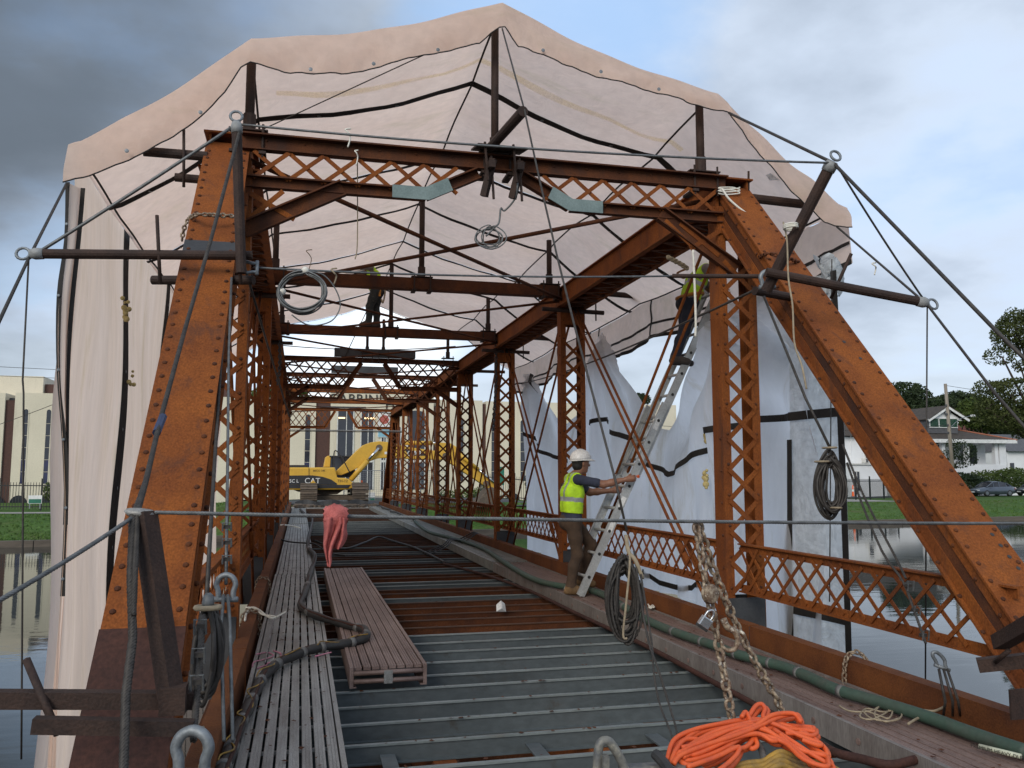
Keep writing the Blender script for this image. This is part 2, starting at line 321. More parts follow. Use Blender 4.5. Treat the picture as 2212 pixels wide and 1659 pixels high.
PANE = mat('dark_pane', (0.02, 0.022, 0.03), (0.035, 0.035, 0.045), 0.8, 0.08, bump=0, spec=0.6, stretch=(1, 1, 0.8))
PANEB = mat('blue_stained_pane', (0.03, 0.03, 0.09), (0.03, 0.03, 0.05), 2.4, 0.1, bump=0)
FRAMEW = mat('white_frame', (0.70, 0.69, 0.65), None, 4, 0.6, bump=0.05)
INK = mat('black_lettering', (0.02, 0.018, 0.016), None, 4, 0.6, bump=0)
IRON = mat('black_iron', (0.014, 0.015, 0.015), None, 6, 0.5, bump=0.05)
SIDING = mat('white_siding', (0.74, 0.75, 0.76), (0.66, 0.67, 0.68), 0.8, 0.7, bump=0.1, bscale=12, fine=0.04)
ROOF = mat('brown_shingle', (0.075, 0.058, 0.045), (0.048, 0.040, 0.034), 2.2, 0.95, bump=0.5, bscale=10, c3=(0.115, 0.10, 0.085), fine=0.3)
REDROOF = mat('red_roof', (0.22, 0.07, 0.05), (0.15, 0.05, 0.04), 2, 0.9, bump=0.3)
TILE = mat('ridge_tile', (0.36, 0.13, 0.07), (0.26, 0.10, 0.06), 5, 0.85)
SHUT = mat('green_shutter', (0.012, 0.085, 0.045), (0.010, 0.06, 0.035), 8, 0.6)
GREYW = mat('grey_gable', (0.10, 0.10, 0.105), (0.07, 0.07, 0.075), 3, 0.8)
BARK = mat('bark', (0.075, 0.055, 0.04), (0.045, 0.034, 0.027), 4, 0.95, bump=0.5, bscale=20)
POLEW = mat('weathered_pole', (0.30, 0.26, 0.21), (0.20, 0.17, 0.14), 3, 0.9, bump=0.3, stretch=(4, 4, 0.3))
LEAF1 = mat('leaf_olive', (0.085, 0.10, 0.028), (0.050, 0.066, 0.019), 0.9, 0.7, bump=0, c3=(0.10, 0.095, 0.03), fine=0.35, spec=0.25, transl=0.25)
LEAF2 = mat('leaf_dark', (0.045, 0.068, 0.025), (0.026, 0.042, 0.018), 0.7, 0.7, bump=0, c3=(0.05, 0.07, 0.022), fine=0.35, spec=0.25, transl=0.2)
LEAF3 = mat('leaf_bright', (0.095, 0.13, 0.028), (0.055, 0.088, 0.022), 0.7, 0.7, bump=0, c3=(0.13, 0.14, 0.035), fine=0.35, spec=0.25, transl=0.25)
HIVIS = mat('traffic_orange', (0.85, 0.14, 0.03), None, 3, 0.6, bump=0)
WPAINT = mat('white_paint', (0.78, 0.78, 0.76), None, 3, 0.6, bump=0)
SIGNG = mat('sign_green', (0.015, 0.16, 0.10), None, 3, 0.6, bump=0)

def smst(a, b, x):
    t = min(1, max(0, (x - a) / (b - a))); return t * t * (3 - 2 * t)
def bank_y(x): return 42.4 + 0.13 * x
def ground_z(x, y):
    s = y - bank_y(x)
    z = -1.38 + 0.62 * smst(0, 11, s) + 0.05 * math.sin(x * 0.21) * smst(2, 9, s) - 0.42 * smst(24, 40, s) * smst(-8, 30, x)
    e = smst(-8, -3.5, x) * (1 - smst(13, 19, x)) * smst(1.2, 4.2, s) * (1 - smst(14, 22, s))
    return z * (1 - e) + (-0.12 + 0.03 * math.sin(x * 1.3 + y)) * e
xs = [-420, -250, -160, -110, -80, -60] + [-50 + 2 * i for i in range(76)] + [110, 130, 160, 220, 320, 520]
ss = [0.28, 0.6, 1.2, 2, 3, 4, 5, 6, 7.5, 9, 11, 13, 15, 18, 21, 24, 28, 33, 40, 50, 70, 110, 200, 420, 900]
MB().grid([[(x, bank_y(x) + s, ground_z(x, bank_y(x) + s)) for x in xs] for s in ss]).build('ground', GRASS, smooth=True, kind='structure')
b = MB()
for i in range(72):
    xa, xb = -215 + i * 6, -209 + i * 6
    P = lambda x, s, z: (x, bank_y(x) + s, z)
    b.hexa([P(xa + .02, 0, -2.6), P(xb - .02, 0, -2.6), P(xb - .02, .36, -2.6), P(xa + .02, .36, -2.6), P(xa + .02, 0, -1.33), P(xb - .02, 0, -1.33), P(xb - .02, .36, -1.33), P(xa + .02, .36, -1.33)])
b.build('canal_wall', SOIL, kind='structure')

wm = bpy.data.materials.new('canal_water'); wm.use_nodes = True; t = wm.node_tree; pb = t.nodes['Principled BSDF']
pb.inputs['Base Color'].default_value = (0.018, 0.024, 0.022, 1); pb.inputs['Roughness'].default_value = 0.03; pb.inputs['IOR'].default_value = 1.33
g = t.nodes.new('ShaderNodeNewGeometry'); mpn = t.nodes.new('ShaderNodeMapping'); mpn.inputs['Scale'].default_value = (0.5, 1.6, 1); t.links.new(g.outputs['Position'], mpn.inputs[0])
n = t.nodes.new('ShaderNodeTexNoise'); n.inputs['Scale'].default_value = 1.5; n.inputs['Detail'].default_value = 4; t.links.new(mpn.outputs[0], n.inputs['Vector'])
bp = t.nodes.new('ShaderNodeBump'); bp.inputs['Strength'].default_value = 0.055; bp.inputs['Distance'].default_value = 0.05
t.links.new(n.outputs[0], bp.inputs['Height']); t.links.new(bp.outputs[0], pb.inputs['Normal'])
MB().grid([[(x, y, -1.60) for x in (-500, 0, 500)] for y in (-120, 0, 120)]).build('water', wm, kind='structure')

def strip(name, m, x0, x1, s0, s1, dz, n=40):
    MB().grid([[(x, bank_y(x) + s, ground_z(x, bank_y(x) + s) + dz) for x in [x0 + (x1 - x0) * i / n for i in range(n + 1)]] for s in [s0 + (s1 - s0) * k / 6 for k in range(7)]]).build(name, m, smooth=True, kind='structure')
strip('road', ASPH, -2.6, 13, 3.4, 13.5, 0.03, 30)
strip('street', ASPH, 30, 150, 24.5, 31, 0.03)
strip('driveway', CONC, 34, 50, 14.5, 24.2, 0.028)
strip('pavement', CONC, -40, 30, 14.2, 16.2, 0.03)

# short grass on the bank: clumps of blades nobody could count
b = MB()
for i in range(5200):
    x = random.uniform(-22, -4) if random.random() < 0.4 else random.uniform(16, 62)
    s = 0.4 + 13 * random.random() ** 1.6; y = bank_y(x) + s; z = ground_z(x, y)
    for k in range(3):
        a = random.uniform(0, 6.3); h = random.uniform(.05, .13); wd = random.uniform(.02, .05); p = V((x + random.uniform(-.1, .1), y + random.uniform(-.1, .1), z)); dx = V((math.cos(a), math.sin(a), 0)) * wd
        b.add([p - dx, p + dx, p + V((random.uniform(-.05, .05), random.uniform(-.05, .05), h))], [(0, 1, 2)])
b.build('grass', BLADE, kind='stuff', recalc=False)

# ------------------------------------------------------------------ school building
YF = 75.0
sch = thing('school_building', 'long cream stucco school building with brown brick piers and slot windows', 'building', (5, YF, -1.2))
ZB = -1.6
def wall(name, x0, x1, z1, d=0.0, m=STUCCO, dep=7.0): return MB().span(x0, x1, YF + d, YF + d + dep, ZB, z1).build(name, m, sch)
def xD(x, y=960): return at(x, y, Y=YF).x
# walls between the brick piers, each its own block so that the pier sits in a recess
pX = [(-22.75, -22.05), (xD(681), xD(712.6)), (xD(936), xD(951)), (xD(1042), xD(1050))]
edges = [-62, pX[0][0], pX[0][1], pX[1][0], pX[1][1], pX[2][0], pX[2][1], pX[3][0], pX[3][1], 34.5]
tops = [7.9, 7.95, 8.65, 8.1, 8.05]
for i in range(5): wall('wall', edges[2 * i], edges[2 * i + 1], tops[i])
for i, (a, c) in enumerate(pX): MB().span(a, c, YF + .18, YF + 6.8, ZB, (7.35, 8.05, 7.45, 7.8)[i]).build('brick_pier', BRICK, sch)
MB().span(-62, -20.9, YF + 3.0, YF + 12, 7.0, 9.6).build('penthouse', STUCCO, sch)
MB().span(-20.85, -6, YF + 3.4, YF + 12, 7.0, 9.0).build('brick_penthouse', BRICK, sch)
MB().span(-61.8, 34.3, YF + 1.0, YF + 7.2, 7.0, 7.6).build('roof', GREYW, sch)
def slot(x, z0, z1, wd=0.33, blue=True):
    """tall slot window with a round head, recessed frame and panes"""
    r = wd / 2; arc = [(r * math.cos(a), z1 - r + r * math.sin(a)) for a in [math.pi * k / 8 for k in range(9)]]
    fr = MB(); outer = [(r + .07, z0 - .06)] + [((r + .07) * math.cos(a), z1 - r + (r + .07) * math.sin(a)) for a in [math.pi * k / 8 for k in range(9)]] + [(-r - .07, z0 - .06)]
    inner = [(r, z0)] + arc + [(-r, z0)]; n_ = len(outer)
    P = [V((x + a, YF - .035, c)) for a, c in outer] + [V((x + a, YF - .035, c)) for a, c in inner]; Q = [p + V((0, .05, 0)) for p in P]
    fr.add(P + Q, [(i, (i + 1) % n_, n_ + (i + 1) % n_, n_ + i) for i in range(n_)] + [(2 * n_ + i, 2 * n_ + n_ + i, 2 * n_ + n_ + (i + 1) % n_, 2 * n_ + (i + 1) % n_) for i in range(n_)] + [(i, 2 * n_ + i, 2 * n_ + (i + 1) % n_, (i + 1) % n_) for i in range(n_)] + [(n_ + i, n_ + (i + 1) % n_, 3 * n_ + (i + 1) % n_, 3 * n_ + i) for i in range(n_)])
    f = fr.build('window', STUCCO, sch)
    zs = [z0 + (z1 - r - z0) * k / 6 for k in range(7)]
    for k in range(6):
        pts = [(-r, zs[k] + .02), (r, zs[k] + .02), (r, zs[k + 1] - .02), (-r, zs[k + 1] - .02)] if k < 5 else [(-r, zs[k] + .02)] + [(r, zs[k] + .02)] + arc
        MB().prism(pts, (x, YF - .02, 0), (1, 0, 0), (0, 0, 1), (0, .012, 0)).build('pane', PANEB if (k < 2 and blue) else PANE, f)
for x in (-32.2, -30.5, -28.8, -26.2, -24.5, -21.2, -19.55, -17.9, -16.25, -14.6): slot(x, 0.75, 6.65)
for xd in (598 + 60, 660): pass
slot(xD(664), 0.6, 6.6, .42)
for xd in (996, 1066.5, 1129): slot(xD(xd), 0.9, 6.4, .42, False)
for xd in (1192, 1255, 1318, 1381): slot(xD(xd), 0.9, 6.4, .42, False)
# arched vents along the foot of the wall
for x in [-33 + 1.66 * i for i in range(14)] + [11.9 + 1.66 * i for i in range(13)]:
    r = .62; pts = [(-r, -1.2), (r, -1.2)] + [(r * math.cos(a), -.75 + r * math.sin(a)) for a in [math.pi * k / 10 for k in range(11)]]
    MB().prism(pts, (x, YF - .02, 0), (1, 0, 0), (0, 0, 1), (0, .03, 0)).build('vent_arch', PANE, sch)
# glazed entry with tall white mullions
for (a, c, z0, z1, arch) in ((728, 763, .2, 7.15, 1), (779, 807, .2, 7.15, 1), (823, 834, .2, 5.7, 0), (845, 866, .2, 5.7, 1), (880, 918, .2, 7.1, 1)):
    x0, x1 = xD(a), xD(c); r = (x1 - x0) / 2; xm = (x0 + x1) / 2
    pts = [(-r, z0), (r, z0)] + ([(r * math.cos(t_), z1 - r * .45 + r * .45 * math.sin(t_)) for t_ in [math.pi * k / 10 for k in range(11)]] if arch else [(r, z1), (-r, z1)])
    f = MB().prism(pts, (xm, YF - .03, 0), (1, 0, 0), (0, 0, 1), (0, .02, 0)).build('glazing', PANE, sch)
    m_ = MB()
    for sx in (-1, 1): m_.span(xm + sx * r - .05, xm + sx * r + .05, YF - .09, YF - .034, z0, z1 - r * .3)
    m_.build('frame', FRAMEW, f)
    MB().span(xm + .12 * r - .03, xm + .12 * r + .03, YF - .08, YF - .036, z0, z1 - .1).build('mullion', FRAMEW, f)
    MB().span(xm - r + .06, xm + r - .06, YF - .075, YF - .038, 2.55, 2.75).build('transom', FRAMEW, f)
LAMP = bpy.data.materials.new('strip_lamp'); LAMP.use_nodes = True; q = LAMP.node_tree.nodes['Principled BSDF']; q.inputs['Emission Color'].default_value = (1, .62, .18, 1); q.inputs['Emission Strength'].default_value = 1.6
for a, c in ((730, 744), (786, 796), (799, 809)): MB().span(xD(a), xD(c), YF - .16, YF - .12, 6.28, 6.40).build('strip_light', LAMP, sch)
MB().span(xD(722), xD(872), YF - .5, YF - .06, ZB, -.35).build('entry_step', CONC, sch)
for body, xa, z_, sz in (('CABRINI', 768, 7.98, 1.15), ('HIGH', 868, 7.55, 1.15)):
    text('lettering', body, sz, at(xa, 866, Y=YF - .06) * 1.0, (1, 0, 0), (0, 0, 1), INK, sch, .03, space=1.05).location.z = z_ - sch.location.z
for body, x, z0 in (('201', -24.05 + .55, 4.9), ('101', -24.05 + .5, 1.9), ('209', xD(1136.5), 4.75), ('109', xD(1136.5), 1.75)):
    for k, ch in enumerate(body): text('numeral', ch, .78, (x, YF - .06, z0 - .62 * k), (1, 0, 0), (0, 0, 1), INK, sch, .03)
# banner hung over the entry
ban = thing('banner', 'pale blue and white banner with a red emblem hung above the school entry', 'banner', (xD(828), YF - .1, 5.3))
MB().span(xD(815), xD(841), YF - .14, YF - .11, 4.7, 6.9).build('cloth', WPAINT, ban)
BLUEP = mat('banner_blue', (0.25, 0.50, 0.62), None, 3, .8, bump=0)
MB().span(xD(815) + .05, xD(841) - .05, YF - .155, YF - .145, 4.75, 5.55).build('blue_field', BLUEP, ban)
MB().lathe([(.001, 0), (.42, 0), (.42, .01), (.001, .01)], 7, (xD(829), YF - .16, 6.25), V((0, 1, 0))).build('red_emblem', RAG, ban)

# ------------------------------------------------------------------ fences
def iron_fence(label, x0, x1, y0, y1, h=1.65, cat='fence', loc_z=None):
    n_ = int(math.hypot(x1 - x0, y1 - y0) / 2.4); 
    zg = lambda t_: ground_z(x0 + (x1 - x0) * t_, y0 + (y1 - y0) * t_)
    Pt = lambda t_, z: V((x0 + (x1 - x0) * t_, y0 + (y1 - y0) * t_, zg(t_) + z))
    fc = thing('iron_fence', label, cat, Pt(0, 0))
    for k in range(n_ + 1): MB().bar(Pt(k / n_, -.1), Pt(k / n_, h + .25), .09, .09, V((0, 1, 0))).build('post', IRON, fc)
    for z in (.25, h - .2):
        b = MB()
        for k in range(n_): b.bar(Pt(k / n_, z), Pt((k + 1) / n_, z), .045, .06)
        b.build('rail', IRON, fc)
    b = MB(); c = n_ * 15
    for k in range(c):
        if k % 15: b.bar(Pt(k / c, .1), Pt(k / c, h), .028, .028, V((0, 1, 0)))
    b.build('pickets', IRON, fc, kind='stuff')
    return fc
iron_fence('black iron picket fence on the lawn before the arched vents, west of the bridge', -42, -6, 58.5, 59.5, 1.75)
iron_fence('black iron picket fence before the school, east of the excavator bucket', 12.5, 33, 60, 63, 1.75)
iron_fence('black iron fence running back beside the driveway of the white house', 41.5, 56, 64.5, 72, 1.9)

mesh_f = thing('site_fence', 'galvanised chain-link site fence panels behind the excavator', 'fence', (5, 53, -.1))
for k in range(5):
    x = 2.6 + k * 1.55
    MB().tube([(x, 53, -.1), (x, 53, 1.75)], .035, 6).build('post', GALV, mesh_f)
b = MB().tube([(2.6, 53, 1.72), (8.8, 53, 1.72)], .025, 6); b.tube([(2.6, 53, .05), (8.8, 53, .05)], .02, 6); b.build('rail', GALV, mesh_f)
b = MB()
for k in range(48):
    x = 2.6 + k * .13
    b.bar((x, 53.01, .05), (min(8.8, x + .0), 53.01, 1.7), .01, .01, V((0, 1, 0)))
for k in range(13): b.bar((2.6, 53.015, .1 + .125 * k), (8.8, 53.015, .1 + .125 * k), .01, .01)
b.build('wire_mesh', GALV, mesh_f, kind='stuff')

def placard(name, label, p, wd, ht, m1, m2, post=None, cat='sign'):
    s = thing(name, label, cat, (p[0], p[1], p[2] - ht / 2 - (post or 0)))
    MB().box(p, (wd, .04, ht)).build('board', m1, s)
    MB().box((p[0], p[1] - .026, p[2] - ht * .2), (wd * .92, .008, ht * .5)).build('printed_panel', m2, s)
    if post:
        for sx in (-.38, .38): MB().span(p[0] + sx * wd - .03, p[0] + sx * wd + .03, p[1] - .02, p[1] + .02, p[2] - ht / 2 - post, p[2] - ht / 2).build('post', GALV, s)
    return s
q = at(76, 1079, Y=58); placard('lawn_sign', 'white and green lawn sign by the fence below the slot windows', q, .75, .5, WPAINT, SIGNG, .3)
q = at(1080, 1028, Y=60); placard('notice_sign', 'upright green notice sign on posts east of the excavator', q, .62, 1.3, SIGNG, SIGNG, 1.9)
q = at(803, 1076, Y=54); placard('barrier_sign', 'small white and green sign by the orange delineator post', q, .4, .7, WPAINT, SIGNG, .2)

def barrel(name, label, p, h, cat):
    d = thing(name, label, cat, p)
    MB().lathe([(.19, 0), (.19, .04), (.09, .05)], 12, p).build('foot', BLACK, d)
    MB().lathe([(.10, .05), (.045, h)], 12, p).build('body', HIVIS, d)
    MB().lathe([(.082, h * .45), (.070, h * .62)], 12, p).build('reflective_band', WPAINT, d)
barrel('traffic_cone', 'orange traffic cone with white band on the driveway by the iron fence', at(1843, 1073, Y=62), .95, 'cone')
barrel('delineator_post', 'slim orange delineator post between excavator and chain-link fence', V((3.45, 50, -.1)), 1.25, 'post')
# striped barricade seen through the near truss
bar_ = thing('barricade', 'orange and white striped barricade on the road beyond the far truss end', 'barricade', (-3.0, 50.5, -.12))
for z in (.75, 1.15):
    for k in range(8): MB().prism([(0, 0), (.2, 0), (.32, .2), (.12, .2)], (-3.9 + .2 * k, 50.5, z), (1, 0, 0), (0, 0, 1), (0, .03, 0)).build('stripe', HIVIS if k % 2 else WPAINT, bar_)
for x in (-3.7, -2.4): MB().bar((x, 50.56, -.12), (x, 50.56, 1.4), .06, .06, V((0, 1, 0))).build('leg', WPAINT, bar_)

# ------------------------------------------------------------------ foliage
def leaves(b, n_, ells, size, seed):
    rg = np.random.default_rng(seed); vol = np.array([e_[3] * e_[4] * e_[5] for e_ in ells]); pick = rg.choice(len(ells), n_, p=vol / vol.sum())
    E_ = np.array(ells)[pick]; d = rg.normal(size=(n_, 3)); d /= np.linalg.norm(d, axis=1)[:, None]
    rad = rg.uniform(.35, 1.0, n_) ** .45; P = E_[:, :3] + d * E_[:, 3:] * rad[:, None]
    # uneven outline: push points by a few random lobes
    for _ in range(5):
        k = rg.normal(size=3) * (1.3 / max(1.0, E_[0, 3] / 2)); P += d * (np.sin(P @ k + rg.uniform(0, 6))[:, None] * E_[:, 3:] * .09)
    a = rg.normal(size=(n_, 3)); a /= np.linalg.norm(a, axis=1)[:, None]; c = np.cross(a, rg.normal(size=(n_, 3))); c /= np.linalg.norm(c, axis=1)[:, None]
    s = size * rg.uniform(.6, 1.4, n_)[:, None]
    o = len(b.v); Q = np.stack([P - a * s, P - c * s * .55, P + a * s, P + c * s * .55], 1).reshape(-1, 3)
    b.v += [tuple(q_) for q_ in Q]; b.f += [(o + 4 * i, o + 4 * i + 1, o + 4 * i + 2, o + 4 * i + 3) for i in range(n_)]; b.mi += [0] * n_
def tree(name, label, base, trunk, ells, n_, size, m, seed, cat='tree', group=None, r0=.25):
    base = V(base); tr = thing(name, label, cat, base, group); b = MB(); top = base + V(trunk)
    b.tube(smooth_path([base - V((0, 0, .2)), base.lerp(top, .5) + V((.1 * r0, .05, 0)), top], 4), [r0 * (1 - .06 * i) for i in range(9)], 8)
    rg = random.Random(seed)
    for e_ in ells:
        c = V(e_[:3]) + V((0, 0, -e_[5] * .2)); m1 = top.lerp(c, .5) + V((rg.uniform(-.3, .3), rg.uniform(-.3, .3), -.15))
        b.tube(smooth_path([top - V((0, 0, r0)), m1, c], 4), [r0 * .55 * (1 - .09 * i) for i in range(9)], 6)
        for _ in range(3):
            dv = V((rg.uniform(-1, 1) * e_[3], rg.uniform(-1, 1) * e_[4], rg.uniform(-.5, .9) * e_[5])) * .8
            b.tube([c, c + dv * .5 + V((0, 0, .1)), c + dv], [r0 * .2, r0 * .13, r0 * .05], 5)
    b.build('trunk', BARK, tr, smooth=True)
    b = MB(); leaves(b, n_, ells, size, seed); b.build('crown', m, tr, recalc=False, kind='stuff')
    return tr
GZ = -1.25
def ell(x, y, Y, rx, rz, ry=None): p = at(x, y, Y=Y); return (p.x, p.y, p.z, rx, ry or rx, rz)
tree('broadleaf_tree', 'large olive-green tree with open clumps at the eastern edge, crossed by the guy cable', (63.5, 60, GZ), (-.8, 0, 4.6),
     [ell(2195, 725, 60, 2.0, 1.5), ell(2165, 768, 60, 1.3, .8), ell(2225, 700, 60, 2.2, 1.8), ell(2140, 840, 60, 1.4, .9), ell(2185, 850, 60, 2.2, 1.5), ell(2160, 900, 60, 1.9, 1.2), ell(2215, 905, 60, 2.4, 1.5), ell(2205, 790, 60, .9, .7), ell(2130, 880, 60, 1.0, .7), ell(2190, 690, 60, .9, .6)], 15000, .115, LEAF1, 3, r0=.36)
BG = 'trees behind the white house'
tree('oak_tree', 'dark rounded tree rising just east of the orange end post', (79, 104, GZ), (0, 0, 6), [ell(1935, 862, 104, 3.0, 2.2), ell(1962, 855, 104, 2.6, 1.9), ell(1980, 868, 104, 2.2, 1.7), ell(1945, 885, 104, 3.6, 2), ell(1915, 875, 104, 2.2, 1.8)], 6500, .23, LEAF2, 11, group=BG)
tree('oak_tree', 'dark green tree behind the house ridge with a dipping crown', (88, 108, GZ), (0, 0, 5), [ell(2005, 880, 108, 3.6, 1.6), ell(2030, 874, 108, 2.6, 1.6), ell(2050, 884, 108, 2.6, 1.6)], 5000, .23, LEAF2, 12, group=BG)
tree('oak_tree', 'bluish dark tree showing just right of the wooden utility pole', (96, 110, GZ), (0, 0, 6), [ell(2075, 868, 110, 2.6, 1.7), ell(2090, 880, 110, 2.6, 2), ell(2062, 884, 110, 2.6, 2)], 5000, .23, LEAF2, 13, group=BG)
tree('oak_tree', 'bright yellow-green tree between the gable and the large olive tree', (98, 104, GZ), (0, 0, 4), [ell(2110, 890, 104, 3, 2), ell(2095, 900, 104, 2.4, 1.8), ell(2130, 905, 104, 2.6, 1.8)], 5000, .23, LEAF3, 14, group=BG)
tree('oak_tree', 'dark tree mass above the red roof at the eastern edge', (105, 108, GZ), (0, 0, 4), [ell(2150, 920, 108, 3.6, 2.4), ell(2185, 925, 108, 4, 2.6), ell(2225, 915, 108, 4, 3), ell(2150, 945, 108, 4, 2)], 6500, .24, LEAF2, 15, group=BG)
tree('oak_tree', 'tree top showing above the school roof through the left truss', (-3, 92, GZ), (0, 0, 8), [ell(600, 868, 92, 1.6, 1.5), ell(565, 880, 92, 2.0, 1.7), ell(640, 862, 92, 1.5, 1.2)], 3600, .2, LEAF3, 16, group='trees behind the school')
tree('oak_tree', 'small tree top peeping over the school roof behind the white tarp', (32, 95, GZ), (0, 0, 8), [ell(1378, 862, 95, 1.1, .7), ell(1392, 864, 95, .8, .6)], 900, .16, LEAF2, 17, group='trees behind the school')
tree('young_tree', 'thin young tree standing in front of the white porch', at(2062, 1060, Y=74), (0, 0, 2.4), [ell(2050, 985, 74, 1.3, .8), ell(2080, 975, 74, 1.3, .9), ell(2095, 992, 74, 1.0, .7), ell(2035, 1003, 74, 1.0, .5), ell(2070, 1005, 74, 1.0, .5), ell(2060, 960, 74, .8, .7)], 2300, .09, LEAF2, 21, r0=.08)
def shrub(label, ells, n_, size, m, seed, group=None, name='shrub'):
    c = V(ells[0][:3]); s = thing(name, label, 'shrub', (c.x, c.y, c.z - ells[0][5]), group); b = MB()
    for k in range(6):
        a = k * 1.05; b.tube([(c.x, c.y, c.z - ells[0][5]), (c.x + math.cos(a) * ells[0][3] * .5, c.y + math.sin(a) * .4, c.z)], [.03, .012], 5)
    b.build('stem', BARK, s)
    b = MB(); leaves(b, n_, ells, size, seed); b.build('foliage', m, s, recalc=False, kind='stuff')
shrub('round clipped green shrub in front of the school vents by the tarp edge', [ell(128, 1061, 66, .95, .75)], 1500, .09, LEAF3, 31)
shrub('leafy hedge shrub with pale blossoms behind the parked cars', [ell(2150, 1035, 79, 3.6, 1.0), ell(2190, 1030, 79, 2.6, 1.1)], 4200, .13, LEAF3, 32)
shrub('dark hedge shrub at the foot of the utility pole', [ell(2085, 1045, 78, 2.6, 1.1), ell(2068, 1060, 76, 1.4, .9)], 3600, .13, LEAF2, 33)
shrub('low hedge on the school lawn beneath the excavator stick', [ell(1010, 1070, 66, 2.2, .6), ell(1045, 1068, 66, 1.6, .6)], 1800, .09, LEAF3, 34)

# ------------------------------------------------------------------ white house
YH = 82.0
hs = thing('house', 'white raised timber house with brown hip roof and green louvred dormer', 'house', at(2080, 1050, Y=YH))
A = lambda x, y, d=0: at(x, y, Y=YH + d)
x0, x1 = A(1930, 1000).x, A(2174, 1000).x
zE = A(2100, 957).z; zB = -1.9; zP = A(2100, 1003).z
b = MB().span(x0, x1, YH + .02, YH + 12, zB, zP); b.build('wall', SIDING, hs)                     # raised base and porch parapet
MB().span(x0, x1 - .4, YH + 2.6, YH + 12, zP, zE).build('wall', SIDING, hs)                        # house front behind the porch
for a, c in ((1990, 1997), (2036, 2043), (2088, 2095), (2150, 2157), (2160, 2174)):
    xa, xb = A(a, 980).x, A(c, 980).x; MB().span(xa, xb, YH + .05, YH + .5, zP, zE).build('porch_column', SIDING, hs)
for a, c in ((2060, 2066), (2112, 2146)):
    xa, xb = A(a, 980).x, A(c, 980).x; MB().span(xa, xb, YH + 2.5, YH + 2.58, zP + .1, zE - .2).build('window', PANE, hs)
wn = MB().span(A(2028, 985).x, A(2040, 985).x, YH + 2.45, YH + 2.58, zP + .2, zE - .9).build('door', FRAMEW, hs)
xe0, xe1 = A(1920, 957).x, A(2187, 957).x
MB().span(xe0, xe1, YH - .7, YH - .55, zE - .02, zE + .38).build('eave_board', WPAINT, hs)
rz = A(2070, 908).z; xr = A(2062, 908).x
b = MB(); P = [V((xe0, YH - .7, zE + .3)), V((xe1, YH - .7, zE + .3)), V((xe1, YH + 13, zE + .3)), V((xe0, YH + 13, zE + .3)), V((A(1975, 905).x, YH + 6, rz)), V((xr, YH + 6, rz))]
b.add(P, [(0, 1, 5, 4), (1, 2, 5), (2, 3, 4, 5), (3, 0, 4), (3, 2, 1, 0)]).build('roof', ROOF, hs)
MB().tube([P[1] + V((0, 0, .05)), P[5] + V((0, 0, .05))], .11, 6).build('ridge_tiles', TILE, hs)
# dormer with gable
yd = YH + 1.6; D_ = lambda x, y: at(x, y, Y=yd)
dm = MB().span(D_(2004, 925).x, D_(2069, 925).x, yd, yd + 5, D_(2030, 936).z, D_(2030, 903).z).build('dormer_wall', GREYW, hs)
for a, c in ((2008, 2025.5), (2028, 2046), (2049, 2066)):
    wf = MB().span(D_(a, 915).x - .08, D_(c, 915).x + .08, yd - .1, yd - .02, D_(2030, 924).z, D_(2030, 903).z).build('window', WPAINT, hs)
    xa, xb, za, zb_ = D_(a, 915).x, D_(c, 915).x, D_(2030, 922.5).z, D_(2030, 904.5).z
    for k in range(9): MB().box(((xa + xb) / 2, yd - .13, za + (zb_ - za) * (k + .5) / 9), (xb - xa, .03, (zb_ - za) / 9 * .8), Matrix.Rotation(.5, 3, 'X')).build('slat', SHUT, wf)
pk = D_(2041, 880); gl_, gr_ = D_(1999, 909), D_(2087, 909)
MB().add([V((gl_.x + .5, yd - .02, gl_.z)), V((gr_.x - .5, yd - .02, gr_.z)), V((pk.x, yd - .02, pk.z - .2))], [(0, 1, 2)]).build('gable', SIDING, hs, solid=.04)
b = MB()
for e_ in (gl_, gr_): b.bar((e_.x, yd - .5, e_.z), (pk.x, yd - .5, pk.z), .12, .32)
b.build('bargeboard', WPAINT, hs)
b = MB()
for e_ in (gl_, gr_): b.hexa([V((e_.x, yd - .6, e_.z + .12)), V((pk.x, yd - .6, pk.z + .12)), V((pk.x, yd + 8, pk.z + .12)), V((e_.x, yd + 8, e_.z + .12)), V((e_.x, yd - .6, e_.z + .2)), V((pk.x, yd - .6, pk.z + .2)), V((pk.x, yd + 8, pk.z + .2)), V((e_.x, yd + 8, e_.z + .2))])
b.build('dormer_roof', ROOF, hs)
b = MB()
for sx in (-.5, 0, .5): b.bar((pk.x + sx * .2, yd - .3, pk.z - 1.0), (pk.x + sx * 1.0, yd - .35, pk.z - .45), .1, .1)
b.build('gable_bracket', GREYW, hs)
# two-storey wing to the west with lean-to
xw0, xw1 = A(1760, 1000).x, A(1935, 1000).x
MB().span(xw0, xw1, YH + 3, YH + 14, zB, A(1850, 941).z).build('wing_wall', SIDING, hs)
zz0, zz1 = A(1850, 942, 3).z, A(1850, 893, 3).z
b = MB().hexa([V((xw0, YH + 2.3, zz0)), V((xw1 + 3, YH + 2.3, zz0)), V((xw1 + 3, YH + 15, zz0)), V((xw0, YH + 15, zz0)), V((xw0, YH + 7.5, zz1)), V((A(1985, 890).x, YH + 7.5, zz1 + .5)), V((A(1985, 890).x, YH + 8.5, zz1 + .5)), V((xw0, YH + 8.5, zz1))]); b.build('wing_roof', ROOF, hs)
wf = MB().span(A(1867, 975, 3).x, A(1878, 975, 3).x, YH + 2.9, YH + 2.98, A(1870, 992, 3).z, A(1870, 970, 3).z).build('window', FRAMEW, hs)
